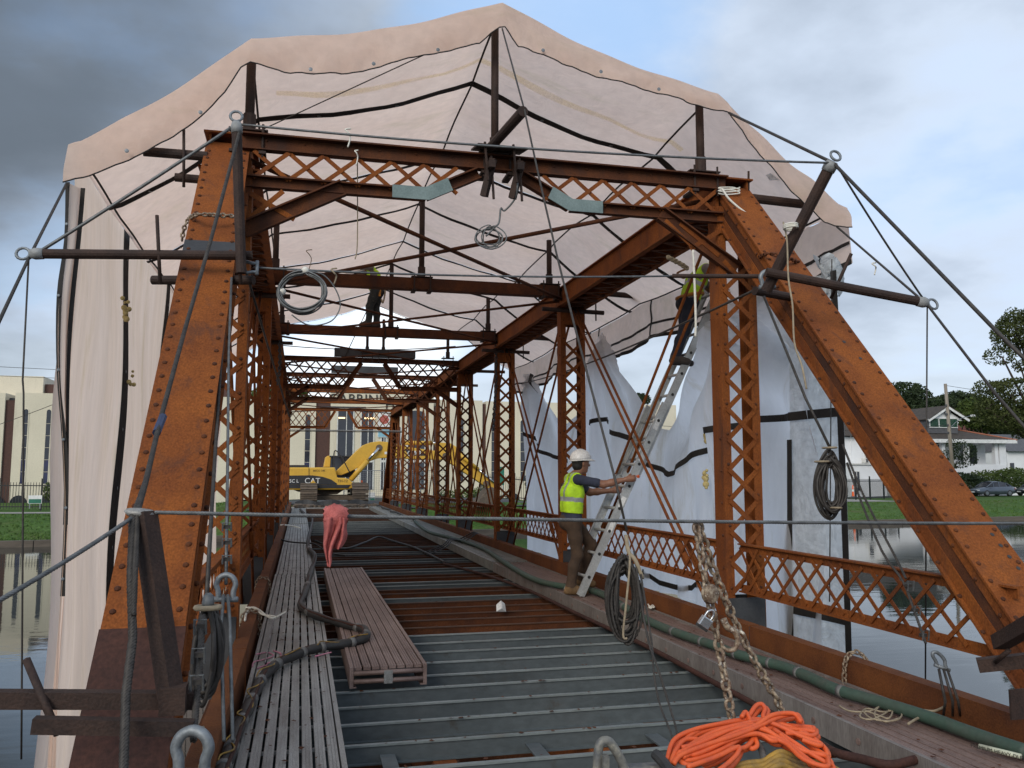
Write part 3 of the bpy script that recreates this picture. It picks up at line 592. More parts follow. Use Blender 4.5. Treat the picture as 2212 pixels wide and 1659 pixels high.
MB().span(A(1868.5, 975, 3).x, A(1876.5, 975, 3).x, YH + 2.86, YH + 2.89, A(1870, 991, 3).z, A(1870, 971, 3).z).build('pane', PANE, wf)
ac = MB().span(A(1861, 995, 3).x, A(1876, 995, 3).x, YH + 2.3, YH + 2.99, A(1870, 1000, 3).z, A(1870, 990, 3).z).build('air_conditioner', FRAMEW, hs)
for a in (1862, 1869.5): MB().span(A(a, 995, 3).x, A(a + 5, 995, 3).x, YH + 2.27, YH + 2.295, A(1870, 999, 3).z, A(1870, 991, 3).z).build('grille', GREYW, ac)
MB().tube([A(1838, 1000, 2.9), A(1838, 940, 2.9)], .06, 6).build('vent_pipe', SIDING, hs)
MB().span(A(1836, 1040, -1).x, A(1915, 1040, -1).x, YH - 1, YH + 2.95, zB, A(1850, 1004, -1).z).build('lean_to', SIDING, hs)
MB().span(A(1834, 1040, -1).x, A(1918, 1040, -1).x, YH - 1.2, YH + 2.9, A(1850, 1004, -1).z + .01, A(1850, 1001, -1).z).build('lean_to_roof', FRAMEW, hs)
dr = MB().span(A(1843, 1040, -1).x, A(1857, 1040, -1).x, YH - 1.08, YH - 1.02, A(1850, 1062, -1).z, A(1850, 1017, -1).z).build('door', FRAMEW, hs)
for a in (1844.5, 1851): MB().span(A(a, 1040, -1).x, A(a + 4.5, 1040, -1).x, YH - 1.12, YH - 1.09, A(1850, 1060, -1).z, A(1850, 1019, -1).z).build('pane', PANE, dr)
# lower neighbours
nb = thing('neighbour_house', 'dark roofed small house at the eastern edge beside the white porch', 'house', at(2200, 1040, Y=92))
B_ = lambda x, y: at(x, y, Y=92)
MB().span(B_(2176, 1000).x, B_(2290, 1000).x, 92, 100, -1.6, B_(2200, 975).z).build('wall', SIDING, nb)
MB().hexa([V((B_(2172, 975).x, 91.4, B_(2172, 975).z)), V((B_(2300, 975).x, 91.4, B_(2172, 975).z)), V((B_(2300, 975).x, 101, B_(2172, 975).z)), V((B_(2172, 975).x, 101, B_(2172, 975).z)), V((B_(2190, 930).x, 96, B_(2190, 935).z)), V((B_(2300, 930).x, 96, B_(2190, 935).z)), V((B_(2300, 930).x, 96.5, B_(2190, 935).z)), V((B_(2190, 930).x, 96.5, B_(2190, 935).z))]).build('roof', GREYW, nb)
MB().span(B_(2182, 1010).x, B_(2190, 1010).x, 91.9, 91.98, B_(2180, 1030).z, B_(2180, 1000).z).build('door', PANE, nb)
rh = thing('red_roof_house', 'house with a red roof half hidden by trees at the eastern edge', 'house', at(2190, 940, Y=112))
B_ = lambda x, y: at(x, y, Y=112)
MB().span(B_(2140, 950).x, B_(2290, 950).x, 112, 120, -1.6, B_(2190, 930).z).build('wall', SIDING, rh)
MB().hexa([V((B_(2132, 930).x, 111, B_(2132, 930).z)), V((B_(2300, 930).x, 111, B_(2132, 930).z)), V((B_(2300, 930).x, 122, B_(2132, 930).z)), V((B_(2132, 930).x, 122, B_(2132, 930).z)), V((B_(2150, 893).x, 116, B_(2150, 893).z)), V((B_(2300, 893).x, 116, B_(2150, 893).z)), V((B_(2300, 893).x, 117, B_(2150, 893).z)), V((B_(2150, 893).x, 117, B_(2150, 893).z))]).build('roof', REDROOF, rh)
tb = thing('tan_building', 'tan walled building glimpsed between the white tarp and the orange end post', 'building', at(1808, 905, Y=100))
MB().span(at(1790, 900, Y=100).x, at(1850, 900, Y=100).x, 100, 110, -1.6, at(1808, 893, Y=100).z).build('wall', STUCCO, tb)
MB().span(at(1789, 900, Y=100).x, at(1851, 900, Y=100).x, 99.6, 110.2, at(1808, 893, Y=100).z + .01, at(1808, 890, Y=100).z).build('coping', CONC, tb)

# ------------------------------------------------------------------ utility pole and wires
up = thing('utility_pole', 'weathered leaning wooden utility pole before the white house dormer', 'pole', at(2060, 1062, Y=68))
p0, p1 = at(2062, 1066, Y=68), at(2042, 829, Y=68)
MB().tube([p0, p1], [.19, .14], 10).build('shaft', POLEW, up, smooth=True)
b = MB().tube(smooth_path([p0.lerp(p1, .58), p0.lerp(p1, .66) + V((1.2, 0, .15)), p0.lerp(p1, .69) + V((2.6, 0, .2))], 5), .035, 6); arm = b.build('lamp_arm', GALV, up)
q = p0.lerp(p1, .69) + V((2.8, 0, .2)); MB().lathe([(.02, -.35), (.14, -.2), (.14, .2), (.02, .35)], 8, q, V((1, 0, .1))).build('lamp_head', WPAINT, arm)
for t_ in (.55, .62, .72, .80): MB().box(p0.lerp(p1, t_) + V((-.2, -.1, 0)), (.12, .12, .18)).build('bracket', GREYW, up)
def wire(label, pts, r=.012, m=WIRED, name='overhead_wire', cat='wire', group=None, n=6):
    o = MB().tube(pts, r, n).build(name, m, None, smooth=True); return tag(o, label, cat, group, 'thing')
def sag(a, c, s, n=16):
    a, c = V(a), V(c); return [a.lerp(c, i / n) - V((0, 0, s * 4 * (i / n) * (1 - i / n))) for i in range(n + 1)]
wire('thin overhead wire strung from the utility pole top towards the east', sag(p0.lerp(p1, .985), (95, 75, 9.2), .5), .02)
wire('overhead wire at lamp height between utility pole and orange end post', sag(p0.lerp(p1, .62), (30, 70, 5.8), .5), .022)
wire('upper overhead wire crossing the western sky above the school roof', sag((-60, 70, 11.2), (-12, 71, 9.3), .3), .02)
wire('lower overhead wire crossing the western sky above the school roof', sag((-60, 70, 10.2), (-12, 71, 8.7), .3), .02)
wire('service wire slanting across the cream wall toward the tarp', sag(at(-60, 936, Y=64), at(170, 851, Y=64), .1), .022)

# ------------------------------------------------------------------ cars
def car(label, cx, cy, ang, paint, cz):
    c = thing('parked_car', label, 'car', (cx, cy, cz), 'cars parked along the street'); R = Matrix.Rotation(ang, 3, 'Z'); o = V((cx, cy, cz))
    T = lambda p: o + R @ V(p)
    st = [(-2.28, .62, .42, .78), (-2.2, .74, .30, .92), (-1.75, .86, .22, 1.0), (-.95, .90, .2, .98), (0, .91, .2, .96), (.9, .90, .2, .93), (1.55, .87, .22, .84), (2.05, .78, .28, .72), (2.27, .62, .36, .60)]
    b = MB(); rows = []
    for x, hw, zl, zt in st: rows.append([T((x, y, z)) for y, z in ((-hw * .92, zl), (-hw, zl + .15), (-hw, (zl + zt) / 2 + .05), (-hw * .93, zt - .02), (-hw * .6, zt + .03), (hw * .6, zt + .03), (hw * .93, zt - .02), (hw, (zl + zt) / 2 + .05), (hw, zl + .15), (hw * .92, zl))])
    b.grid(rows); b.add(rows[0], [tuple(range(10))]); b.add(rows[-1], [tuple(range(10))[::-1]]); b.build('body', paint, c, smooth=True)
    cab = [(-1.75, .62, 1.0, 1.02), (-1.05, .66, .97, 1.36), (-.2, .68, .95, 1.45), (.45, .67, .94, 1.40), (1.25, .62, .92, .94)]
    rows = [[T((x, -hw - .12, zl)), T((x, -hw, zt)), T((x, hw, zt)), T((x, hw + .12, zl))] for x, hw, zl, zt in cab]
    MB().grid(rows).build('cabin_glass', PANE, c)
    b = MB()
    for x, hw, zl, zt in cab[1:4]:
        for s in (-1, 1): b.bar(T((x, s * (hw + .12), zl)), T((x, s * hw, zt)), .07, .05)
    for s in (-1, 1): b.bar(T((-1.78, s * .75, 1.0)), T((-1.05, s * .67, 1.37)), .09, .05); b.bar(T((.45, s * .68, 1.41)), T((1.27, s * .75, .93)), .07, .05)
    b.build('pillar', paint, c)
    rows = [[T((x, -hw - .01, zt)), T((x, -hw * .5, zt + .05)), T((x, hw * .5, zt + .05)), T((x, hw + .01, zt))] for x, hw, zl, zt in cab[1:4]]
    MB().grid(rows).build('roof', paint, c, smooth=True, solid=.03)
    for x in (-1.38, 1.35):
        for s in (-1, 1):
            wp = T((x, s * .80, .32)); wl = MB().lathe([(.2, -.1), (.31, -.1), (.32, 0), (.31, .1), (.2, .1)], 18, wp, R @ V((0, 1, 0))).build('wheel', BLACK, c, smooth=True)
            MB().lathe([(.03, -.115), (.2, -.1), (.2, .1), (.03, .115)], 10, wp, R @ V((0, 1, 0))).build('rim', GALV, wl)
    for s in (-1, 1):
        MB().box(T((2.14, s * .58, .62)), (.2, .28, .12), R).build('headlight', WPAINT, c); MB().box(T((-2.2, s * .6, .76)), (.1, .26, .14), R).build('tail_light', RAG, c)
        MB().box(T((.75, s * .98, 1.0)), (.1, .18, .12), R).build('mirror', paint, c)
    MB().box(T((2.26, 0, .45)), (.03, .5, .12), R).build('number_plate', WPAINT, c)
GREYC = mat('car_grey', (0.10, 0.12, 0.15), (0.09, 0.105, 0.135), 1, .3, .5, bump=0, coat=.5, fine=.02)
DARKC = mat('car_dark', (0.02, 0.024, 0.035), None, 1, .3, .3, bump=0, coat=.5, fine=.02)
q = at(2143, 1077, Y=73.5); car('blue-grey sedan parked on the street in front of the hedge', q.x, q.y, math.radians(180), GREYC, ground_z(q.x, q.y) + .03)
car('dark car cut by the eastern edge behind the grey sedan', q.x + 5.9, q.y + .3, math.radians(180), DARKC, ground_z(q.x, q.y) + .03)
car('dark van-like car low behind the hedge beside the utility pole', q.x - 5.6, q.y + 1.2, math.radians(180), DARKC, ground_z(q.x, q.y) + .03)
# ================================================================== BRIDGE
XL, XR = -0.65, 4.05
JY = [7.45, 12.6, 17.1, 21.5, 25.0, 29.3, 33.7, 38.2]
ZT = 4.24
br = thing('truss_bridge', 'rusty orange riveted steel truss bridge with open deck beams', 'bridge', (1.7, 3.0, -0.5))
U_RUST, U_RUSTD, U_PRIM = unit_mesh('bar_rust', RUST), unit_mesh('bar_dark', RUSTD), unit_mesh('bar_primer', PRIMER)

def rivets(b, pts, nrm, r=.0155):
    for p in pts: b.lathe([(r, 0), (r * .85, r * .45), (r * .4, r * .75)], 7, p, V(nrm))

# ---- end posts: box section with cover plate, webs and angles
def end_post(x, foot, hip, near, primed=False):
    foot, hip = V((x, *foot)), V((x, *hip)); d = (hip - foot).normalized(); n_ = V((1, 0, 0)).cross(d)
    if (n_.y > 0) == near: n_ = -n_
    Ln = (hip - foot).length; hw = .178
    P = lambda s, a, h: foot + d * s + V((a, 0, 0)) + n_ * h
    ep = MB()
    for sx in (-1, 1): ep.hexa([P(0, sx * .142 - .008, -.22), P(0, sx * .142 + .008, -.22), P(Ln, sx * .142 + .008, -.22), P(Ln, sx * .142 - .008, -.22), P(0, sx * .142 - .008, -.001), P(0, sx * .142 + .008, -.001), P(Ln, sx * .142 + .008, -.001), P(Ln, sx * .142 - .008, -.001)])
    ep = ep.build('end_post', RUSTD if near else RUST, br)
    slab = lambda a0, a1, h0, h1, s0=0, s1=Ln: [P(s0, a0, h0), P(s0, a1, h0), P(s1, a1, h0), P(s1, a0, h0), P(s0, a0, h1), P(s0, a1, h1), P(s1, a1, h1), P(s1, a0, h1)]
    MB().hexa(slab(-hw, hw, .0, .016)).build('cover_plate', RUST, ep)
    for sx in (-1, 1):
        b = MB().hexa(slab(sx * .15, sx * .186, -.236, -.221)); b.hexa(slab(sx * .151, sx * .161, -.22, -.15)); b.hexa(slab(sx * .151, sx * .161, -.07, -.002))
        b.build('flange_angle', RUST, ep)
    b = MB(); k = int(Ln / .125)
    for sx in (-1, 1): rivets(b, [P((i + .5) * .125, sx * .142, .016) for i in range(k) if not (primed and (i + .5) * .125 < 1.70)], n_)
    for sx in (-1, 1): rivets(b, [P((i + .5) * .25, sx * .162, -.05) for i in range(k // 2)], (sx, 0, 0), .014); rivets(b, [P((i + .5) * .25, sx * .172, -.221) for i in range(k // 2)], n_, .016)
    b.build('rivets', RUSTD, ep, kind='stuff')
    if primed:
        o = MB().hexa(slab(-hw - .004, hw + .004, .0165, .022, 0, 1.72)).build('primed_plate', RUSTP, ep); o['label'] = 'dark red primed lower length of the post'
        MB().hexa(slab(-hw - .002, hw + .002, .0165, .019, 4.78, 4.93)).build('paint_patch', DARKST, ep)
    if near and not primed:
        b = MB()
        for i in range(8): b.lathe([(.014, 0), (.014, .002)], 8, P(2.15 - i * .085, .10 + .004 * i, .0165), n_)
        for i, (s_, a) in enumerate(((4.05, .02), (3.85, .06))): b.lathe([(.014, 0), (.014, .002)], 8, P(s_, a, .0165), n_)
        b.build('bolt_holes', BLACK, ep, kind='stuff')
    return P, d, n_
FOOT, HIPP = (3.06, -.5), (7.45, 4.27)
PL_, dL, nL = end_post(XL - .015, FOOT, HIPP, True, True)
PR_, dR, nR = end_post(XR + .02, FOOT, HIPP, True)
end_post(XL, (42.6, -.5), (38.2, 4.27), False); end_post(XR, (42.6, -.5), (38.2, 4.27), False)

# ---- top chords
for x in (XL, XR):
    b = MB()
    for sx in (-1, 1):
        b.span(x + sx * .16 - .008, x + sx * .16 + .008, JY[0] - .05, JY[-1] + .05, 4.06, 4.34)
        b.span(x + sx * .17, x + sx * .25, JY[0] - .05, JY[-1] + .05, 4.045, 4.06); b.span(x + sx * .17, x + sx * .182, JY[0] - .05, JY[-1] + .05, 4.06, 4.13)
    b.span(x - .21, x + .21, JY[0] - .08, JY[-1] + .08, 4.342, 4.358)
    tc_ = b.build('top_chord', RUST, br)
    b = MB(); k = 0; y = JY[0] + .2
    while y < JY[-1] - .2: b.bar((x - .17, y, 4.042), (x + .17, y + .16, 4.042), .05, .008); b.bar((x + .17, y + .17, 4.034), (x - .17, y + .33, 4.034), .05, .008); y += .34
    b.build('chord_lacing', RUSTD, tc_, kind='stuff')
    b = MB(); rivets(b, [V((x + sx * .21, JY[0] + .12 * i, 4.06)) for sx in (-1, 1) for i in range(120)], (0, 0, 1), .016)
    b.build('rivets', RUSTD, tc_, kind='stuff')

# ---- lattice posts
n_lace = 0
def lattice_post(x, y, z0, z1, single):
    global n_lace
    b = MB()
    for sx in (-1, 1):
        b.span(x + sx * .19 - .006, x + sx * .19 + .006, y - .10, y + .10, z0, z1)
        for sy in (-1, 1): b.span(x + sx * .184, x + sx * .115, y + sy * .10, y + sy * .088, z0, z1)
    lp = b.build('lattice_post', RUST, br)
    for sy in (-1, 1): MB().span(x - .184, x + .184, y + sy * .102, y + sy * .112, z0, .33).build('base_plate', DARKST, lp)
    for sy in (-1, 1): MB().span(x - .184, x + .184, y + sy * .104 - .004, y + sy * .104 + .004, z1 - .28, z1 - .02).build('batten_plate', RUST, lp)
    b = MB(); rivets(b, [V((x + sx * .15, y - .1, .42 + .285 * i)) for sx in (-1, 1) for i in range(13)], (0, -1, 0), .016); rivets(b, [V((x + sx * .196, y - .05, .3 + .3 * i)) for sx in (-1, 1) for i in range(12)], (-1, 0, 0), .015)
    b.build('rivets', RUSTD, lp, kind='stuff')
    n = int((z1 - .28 - .36) / .285); joined = MB()
    for sy in (-1,):
        for i in range(n):
            za, zb = .37 + i * .285, .37 + (i + 1) * .285
            for (xa, xb, o) in ((-.15, .15, 0), (.15, -.15, .007)):
                p, q = V((x + xa, y + sy * (.106 + o), za)), V((x + xb, y + sy * (.106 + o), zb))
                if single and sy < 0: stick('lacing_bar', U_RUST if single > 1 else U_RUSTD, lp, p, q, .045, .007, V((0, 1, 0))); n_lace += 1
                else: joined.bar(p, q, .045, .007, V((0, 1, 0)))
    if joined.v: joined.build('lacing', RUSTD, lp, kind='stuff')
for i, y in enumerate(JY):
    for x in (XL, XR): lattice_post(x, y, -.3, 4.05, 2 if i < 3 else (1 if i < 5 else 0))

# ---- portal at the near hip
YP = 7.36
def angle_bar(b, p, q, ht=.13, dp=.10):
    """a pair of angles: a web with flanges, so that a lip shows along both edges"""
    b.bar(p, q, .012, ht, V((0, 0, 1))); b.bar(p, q, dp, .014, V((0, 0, 1)), (0, ht / 2)); b.bar(p, q, dp * .6, .012, V((0, 0, 1)), (0, -ht / 2))
pf = MB()
angle_bar(pf, (XL + .1, YP, 4.275), (XR - .1, YP, 4.275), .12, .15)
pf = pf.build('portal_frame', RUSTD, br)
zb_ = 3.93
for pts in ([(XL + .15, zb_), (1.02, zb_), (1.50, 4.17)], [(XR - .15, zb_ - .0), (2.36, zb_ - .0), (1.90, 4.17)]):
    b = MB()
    for a, c in zip(pts, pts[1:]): angle_bar(b, (a[0], YP, a[1]), (c[0], YP, c[1]), .085, .12)
    b.build('bottom_chord', RUSTD, pf)
    (xa, za), (xb, zb2) = pts[1], pts[2]; sg = 1 if xb > xa else -1; t_ = .45; m = (xa + (xb - xa) * t_, za + (zb2 - za) * t_)
    MB().prism([(xa - sg * .30, za - .062), (xa + sg * .025, za - .062), (m[0] + .02 * sg, m[1] - .065), (m[0] - .03 * sg, m[1] + .045), (xa - .01 * sg, za + .052), (xa - sg * .30, za + .052)], (0, YP - .075, 0), (1, 0, 0), (0, 0, 1), (0, .012, 0)).build('gusset_plate', PRIMERP, pf)
for (xa, za, xb, zb2) in ((.30, zb_, XL + .14, 3.50), (3.25, zb_ - .01, XR - .02, 3.42)):
    b = MB(); angle_bar(b, (xa, YP - .02, za), (xb, YP - .02, zb2), .12, .12); b.build('knee_brace', RUSTD, pf)
def lattice_bars(me, parent, y, x0, x1, z0, z1, pitch, single=True, wd=.04, mat_=RUST, skip=None):
    n = max(1, round((x1 - x0) / pitch)); pitch = (x1 - x0) / n; j = MB()
    for i in range(n):
        for s in (0, 1):
            a, c = (x0 + i * pitch, x0 + (i + 1) * pitch); 
            if s: a, c = c, a
            if skip and skip(min(a, c), max(a, c)): continue
            if single: stick('lattice_bar', me, parent, (a, y + .008 * s, z0), (c, y + .008 * s, z1), wd, .007, V((0, 1, 0)))
            else: j.bar((a, y + .008 * s, z0), (c, y + .008 * s, z1), wd, .007, V((0, 1, 0)))
    if not single: j.build('lattice_bars', mat_, parent, kind='stuff')
lattice_bars(U_RUST, pf, YP - .03, XL + .2, 1.30, zb_ + .03, 4.2, .31, wd=.036)
lattice_bars(U_RUST, pf, YP - .03, 2.10, XR - .2, zb_ + .03, 4.2, .31, wd=.036)
for (xa, za, xb, zb2) in ((XL + .18, 3.82, XL + .55, 3.62), (XL + .18, 3.60, XL + .45, 3.86), (XR - .18, 3.80, XR - .5, 3.60), (XR - .2, 3.55, XR - .6, 3.84), (XR - .45, 3.6, XR - .75, 3.86)):
    stick('lattice_bar', U_RUST, pf, (xa, YP - .03, za), (xb, YP - .03, zb2), .042, .007, V((0, 1, 0)))
# rivets of the portal
b = MB(); rivets(b, [V((XL + .3 + .32 * i, YP - .006, 4.30)) for i in range(13)], (0, -1, 0), .014); b.build('rivets', RUSTD, pf, kind='stuff')

# ---- cross struts and inner lattice frames
for i in (1, 2, 5, 6):
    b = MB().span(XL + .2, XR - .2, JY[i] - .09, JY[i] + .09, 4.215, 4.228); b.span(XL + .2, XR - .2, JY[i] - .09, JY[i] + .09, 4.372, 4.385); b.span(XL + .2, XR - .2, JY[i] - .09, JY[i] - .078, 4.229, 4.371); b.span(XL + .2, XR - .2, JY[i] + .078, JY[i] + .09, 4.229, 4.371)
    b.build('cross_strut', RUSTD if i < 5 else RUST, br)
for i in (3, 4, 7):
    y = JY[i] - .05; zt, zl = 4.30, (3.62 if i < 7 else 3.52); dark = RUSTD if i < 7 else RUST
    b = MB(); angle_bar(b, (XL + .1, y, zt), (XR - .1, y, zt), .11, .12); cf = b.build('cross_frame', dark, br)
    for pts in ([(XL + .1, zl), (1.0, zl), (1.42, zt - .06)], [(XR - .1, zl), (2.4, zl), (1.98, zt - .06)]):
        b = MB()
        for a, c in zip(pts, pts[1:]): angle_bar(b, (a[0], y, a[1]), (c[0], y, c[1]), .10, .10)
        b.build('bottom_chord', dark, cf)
    for sx in (-1, 1):
        xa = 1.7 + sx * 1.55; xb = 1.7 + sx * 2.2
        b = MB(); angle_bar(b, (xa, y, zl), (xb, y, zl - .45), .09, .09); b.build('knee_brace', dark, cf)
    j = MB(); za, zb2 = zl + .03, zt - .04
    for x0, x1 in ((XL + .15, 1.12), (2.28, XR - .15)):
        n = 6; p = (x1 - x0) / n
        for k in range(-1, n):
            for s_ in (1, -1):                            # a double lattice: every bar spans two bays
                xa, xb = (x0 + k * p, x0 + (k + 2) * p) if s_ > 0 else (x0 + (k + 2) * p, x0 + k * p)
                pa, pb = V((xa, y + .008 * s_, za)), V((xb, y + .008 * s_, zb2))
                for q in (0, 1):
                    A_, B__ = (pa, pb) if q == 0 else (pb, pa)
                    lim = x0 if A_.x < x0 else (x1 if A_.x > x1 else None)
                    if lim is not None:
                        t_ = (lim - A_.x) / (B__.x - A_.x); m_ = A_.lerp(B__, t_)
                        if q == 0: pa = m_
                        else: pb = m_
                j.bar(pa, pb, .036, .007, V((0, 1, 0)))
    j.build('lattice_bars', dark, cf, kind='stuff')

# ---- tie rods
b = None
for i in range(7):
    for (xa, xb) in ((XL + .15, XR - .15), (XR - .15, XL + .15)):
        MB().tube([(xa, JY[i] + .05, 4.17), (xb, JY[i + 1] - .05, 4.17)], .021 if i else .024, 6).build('lateral_rod', RUSTD, br, smooth=True)
for x in (XL, XR):
    for i in range(7):
        for s in (0, 1):
            for o in (-.075, .075):
                a, c = (JY[i] + .1, JY[i + 1] - .1) if s == 0 else (JY[i + 1] - .1, JY[i] + .1)
                oo = o * (1 if s == 0 else .55)
                p, q = V((x + oo, a, 4.08)), V((x + oo, c, -.28)); m1 = p.lerp(q, .76); m2 = p.lerp(q, .82)
                bb = MB().tube([p, q], .019, 6)
                if i < 3: bb.tube([m1, m1.lerp(m2, .1), m1.lerp(m2, .9), m2], [.02, .036, .036, .02], 6)
                bb.build('diagonal_rod', RUST, br, smooth=True)
    MB().span(x - .06, x + .06, 3.1, 42.5, -.62, -.46).build('bottom_chord', RUSTD, br)

# ---- railings
n_rail = 0
def railing(x, y0, y1, single, slope_end=False):
    b = MB(); b.span(x - .035, x + .035, y0, y1, .815, .828); b.span(x - .006, x + .006, y0, y1, .755, .815); b.span(x - .035, x + .035, y0, y1, .385, .398); b.span(x - .006, x + .006, y0, y1, .398, .455)
    if slope_end: b.bar((x, y0 + .02, .40), (x, y0 + .40, .82), .05, .03)
    rl = b.build('railing', RUST, br); p = .24; n = round((y1 - y0) / p); p = (y1 - y0) / n; j = MB()
    for i in range(n):
        for s in (0, 1):
            a, c = y0 + i * p, y0 + (i + 1) * p
            ya, yb = (a - p * .0, c) if s == 0 else (c, a)
            if slope_end and i == 0: continue
            P, Q = V((x - .012 - .008 * s, ya, .42)), V((x - .012 - .008 * s, yb, .79))
            # each bar runs over one and a half bays, as in a double lattice
            ext = (Q.y - P.y) * .35; P = P - V((0, ext, 0)); Q = Q + V((0, ext, 0))
            P.y = min(max(P.y, y0), y1); Q.y = min(max(Q.y, y0), y1)
            if single: stick('railing_bar', U_RUST, rl, P, Q, .029, .008, V((1, 0, 0)))
            else: j.bar(P, Q, .029, .008, V((1, 0, 0)))
    if not single: j.build('railing_bars', RUST, rl, kind='stuff')
for x in (XL + .05, XR - .05):
    railing(x, 4.15, JY[0] - .11, True, True)
    for i in range(7): railing(x, JY[i] + .11, JY[i + 1] - .11, i < 2)
    railing(x, JY[7] + .11, 41.6, False)

RUSTK = mat('rust_kerb', (0.165, 0.054, 0.014), (0.10, 0.032, 0.011), 2.6, 0.85, bump=0.3, bscale=90, c3=(0.08, 0.03, 0.016), fine=0.2, spec=0.25)
# ---- kerb beams, stringers, deck beams
for x, sg in ((-.36, -1), (3.82, 1)):
    for a, c in ((1.2, 6.9), (6.93, 13.6), (13.63, 20.5), (20.53, 27.5), (27.53, 34.5), (34.53, 43)):
        b = MB(); b.span(x, x + sg * .012, a, c, -.40, .145); b.span(x, x + sg * .11, a, c, .146, .158); b.span(x + sg * .013, x + sg * .1, a, c, -.40, -.388)
        b.build('kerb_beam', RUSTK, br)
for x in (-.2, .9, 1.9, 2.9, 3.65): MB().span(x - .07, x + .07, 1.2, 43, -.60, -.272).build('stringer', RUST, br)
for y in JY: MB().span(XL - .2, XR + .2, y - .12, y + .12, -1.25, -.86).build('floor_girder', RUSTD, br)
prof = [(-.024, -.118), (.024, -.118), (.024, -.110), (.004, -.106), (.004, -.0122), (-.004, -.0122), (-.004, -.106), (-.024, -.110)]
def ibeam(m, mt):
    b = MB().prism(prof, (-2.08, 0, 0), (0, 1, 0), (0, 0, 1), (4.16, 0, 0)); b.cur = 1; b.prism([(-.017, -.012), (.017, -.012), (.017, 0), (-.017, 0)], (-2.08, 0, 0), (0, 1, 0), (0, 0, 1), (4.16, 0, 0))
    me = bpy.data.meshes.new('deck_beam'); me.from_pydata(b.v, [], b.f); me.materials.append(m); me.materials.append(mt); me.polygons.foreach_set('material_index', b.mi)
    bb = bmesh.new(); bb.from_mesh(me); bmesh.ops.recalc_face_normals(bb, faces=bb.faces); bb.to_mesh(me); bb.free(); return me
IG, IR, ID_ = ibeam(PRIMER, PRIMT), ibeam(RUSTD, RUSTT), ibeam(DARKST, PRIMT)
rgb = random.Random(5)
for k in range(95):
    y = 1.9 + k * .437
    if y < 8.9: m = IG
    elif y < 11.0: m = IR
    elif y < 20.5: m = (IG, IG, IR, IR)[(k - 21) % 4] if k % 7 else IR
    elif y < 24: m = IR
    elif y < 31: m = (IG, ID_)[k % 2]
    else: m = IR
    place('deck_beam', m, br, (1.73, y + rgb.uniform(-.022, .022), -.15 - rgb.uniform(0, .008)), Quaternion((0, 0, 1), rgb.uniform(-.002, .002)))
for k, xs_ in ((3, (.75, 2.0)), (4, (1.35, 2.75)), (5, (.8, 1.6, 2.6)), (6, (1.1, 2.3)), (7, (.55, 1.45, 2.25))):
    for x in xs_: MB().span(x - .045, x + .045, 1.9 + k * .437 + .028, 1.9 + (k + 1) * .437 - .028, -.215, -.205).build('clip_plate', PRIMER, br)
MB().span(-.5, 4.0, 42.8, 44.6, -.6, -.13).build('abutment_plate', CONC, br)

b = MB(); rg = random.Random(9)
for k in range(900):
    y = 2.2 + 14 * rg.random() ** 1.5; r = rg.uniform(.006, .02)
    if rg.random() < .5: x, z = rg.choice((rg.uniform(-.28, .25), rg.uniform(3.2, 3.76))), .004
    else: x, z = rg.uniform(.4, 3.1), -.15; y = 1.9 + round((y - 1.9) / .437) * .437 + rg.uniform(-.014, .014)
    a = rg.uniform(0, 6.3); c = V((x, y, z)); b.add([c + V((r * math.cos(a + t_), r * math.sin(a + t_), rg.uniform(0, .006))) for t_ in (0, 1.7, 3.1, 4.6)], [(0, 1, 2, 3)])
b.build('rust_flakes', RUSTD, None, kind='stuff', recalc=False)
# ================================================================== CANOPY AND TARPAULINS
NODES = [(-1.87, 4.10), (-.50, 5.13), (1.70, 5.76), (3.86, 5.12), (5.25, 4.18)]
Y0C, Y1C = 7.28, 21.4
def prof_z(x):
    for (xa, za), (xb, zb) in zip(NODES, NODES[1:]):
        if x <= xb + 1e-6:
            t_ = max(0, (x - xa) / (xb - xa)); return za + (zb - za) * t_ - .07 * 4 * t_ * (1 - t_)
    return NODES[-1][1]
def canopy_pt(x, y, dz=0.0):
    fr = [7.28, 12.6, 17.1, 21.4]; s = 0
    for a, c in zip(fr, fr[1:]):
        if a <= y <= c: t_ = (y - a) / (c - a); s = 4 * t_ * (1 - t_)
    z = prof_z(x) - .07 * s + .012 * math.sin(3.1 * x + 1.7 * y) * math.sin(2.3 * y + .6) + .006 * math.sin(9 * x - 4 * y)
    if -1.8 < x < 5.2: z += .05 * abs(math.sin(math.pi * (y - 8.75) / 2.1)) * min(1, (x + 1.87) / .4, (5.25 - x) / .4) - .02
    if x > 3.6: z += .016 * math.sin(2 * math.pi * (y + .55 * x) / .30) * smst(3.7, 4.3, x) * (1 - smst(9.0, 12, y))
    if x > 4.0 and y < 9: z -= .06 * smst(4.2, 5.2, x) * (1 - smst(7.3, 9, y))
    return V((x, y, z + dz))
CX = []
for (xa, _), (xb, _) in zip(NODES, NODES[1:]): CX += [xa + (xb - xa) * i / 12 for i in range(12)]
CX.append(NODES[-1][0])
SEAMS = [Y0C, 8.75, 10.95, 13.1, 15.15, 17.1, 19.2, Y1C]
can = thing('canopy_tarp', 'large pinkish tarpaulin canopy peaked over the near half of the bridge', 'tarpaulin', (1.7, 7.3, 4.1))
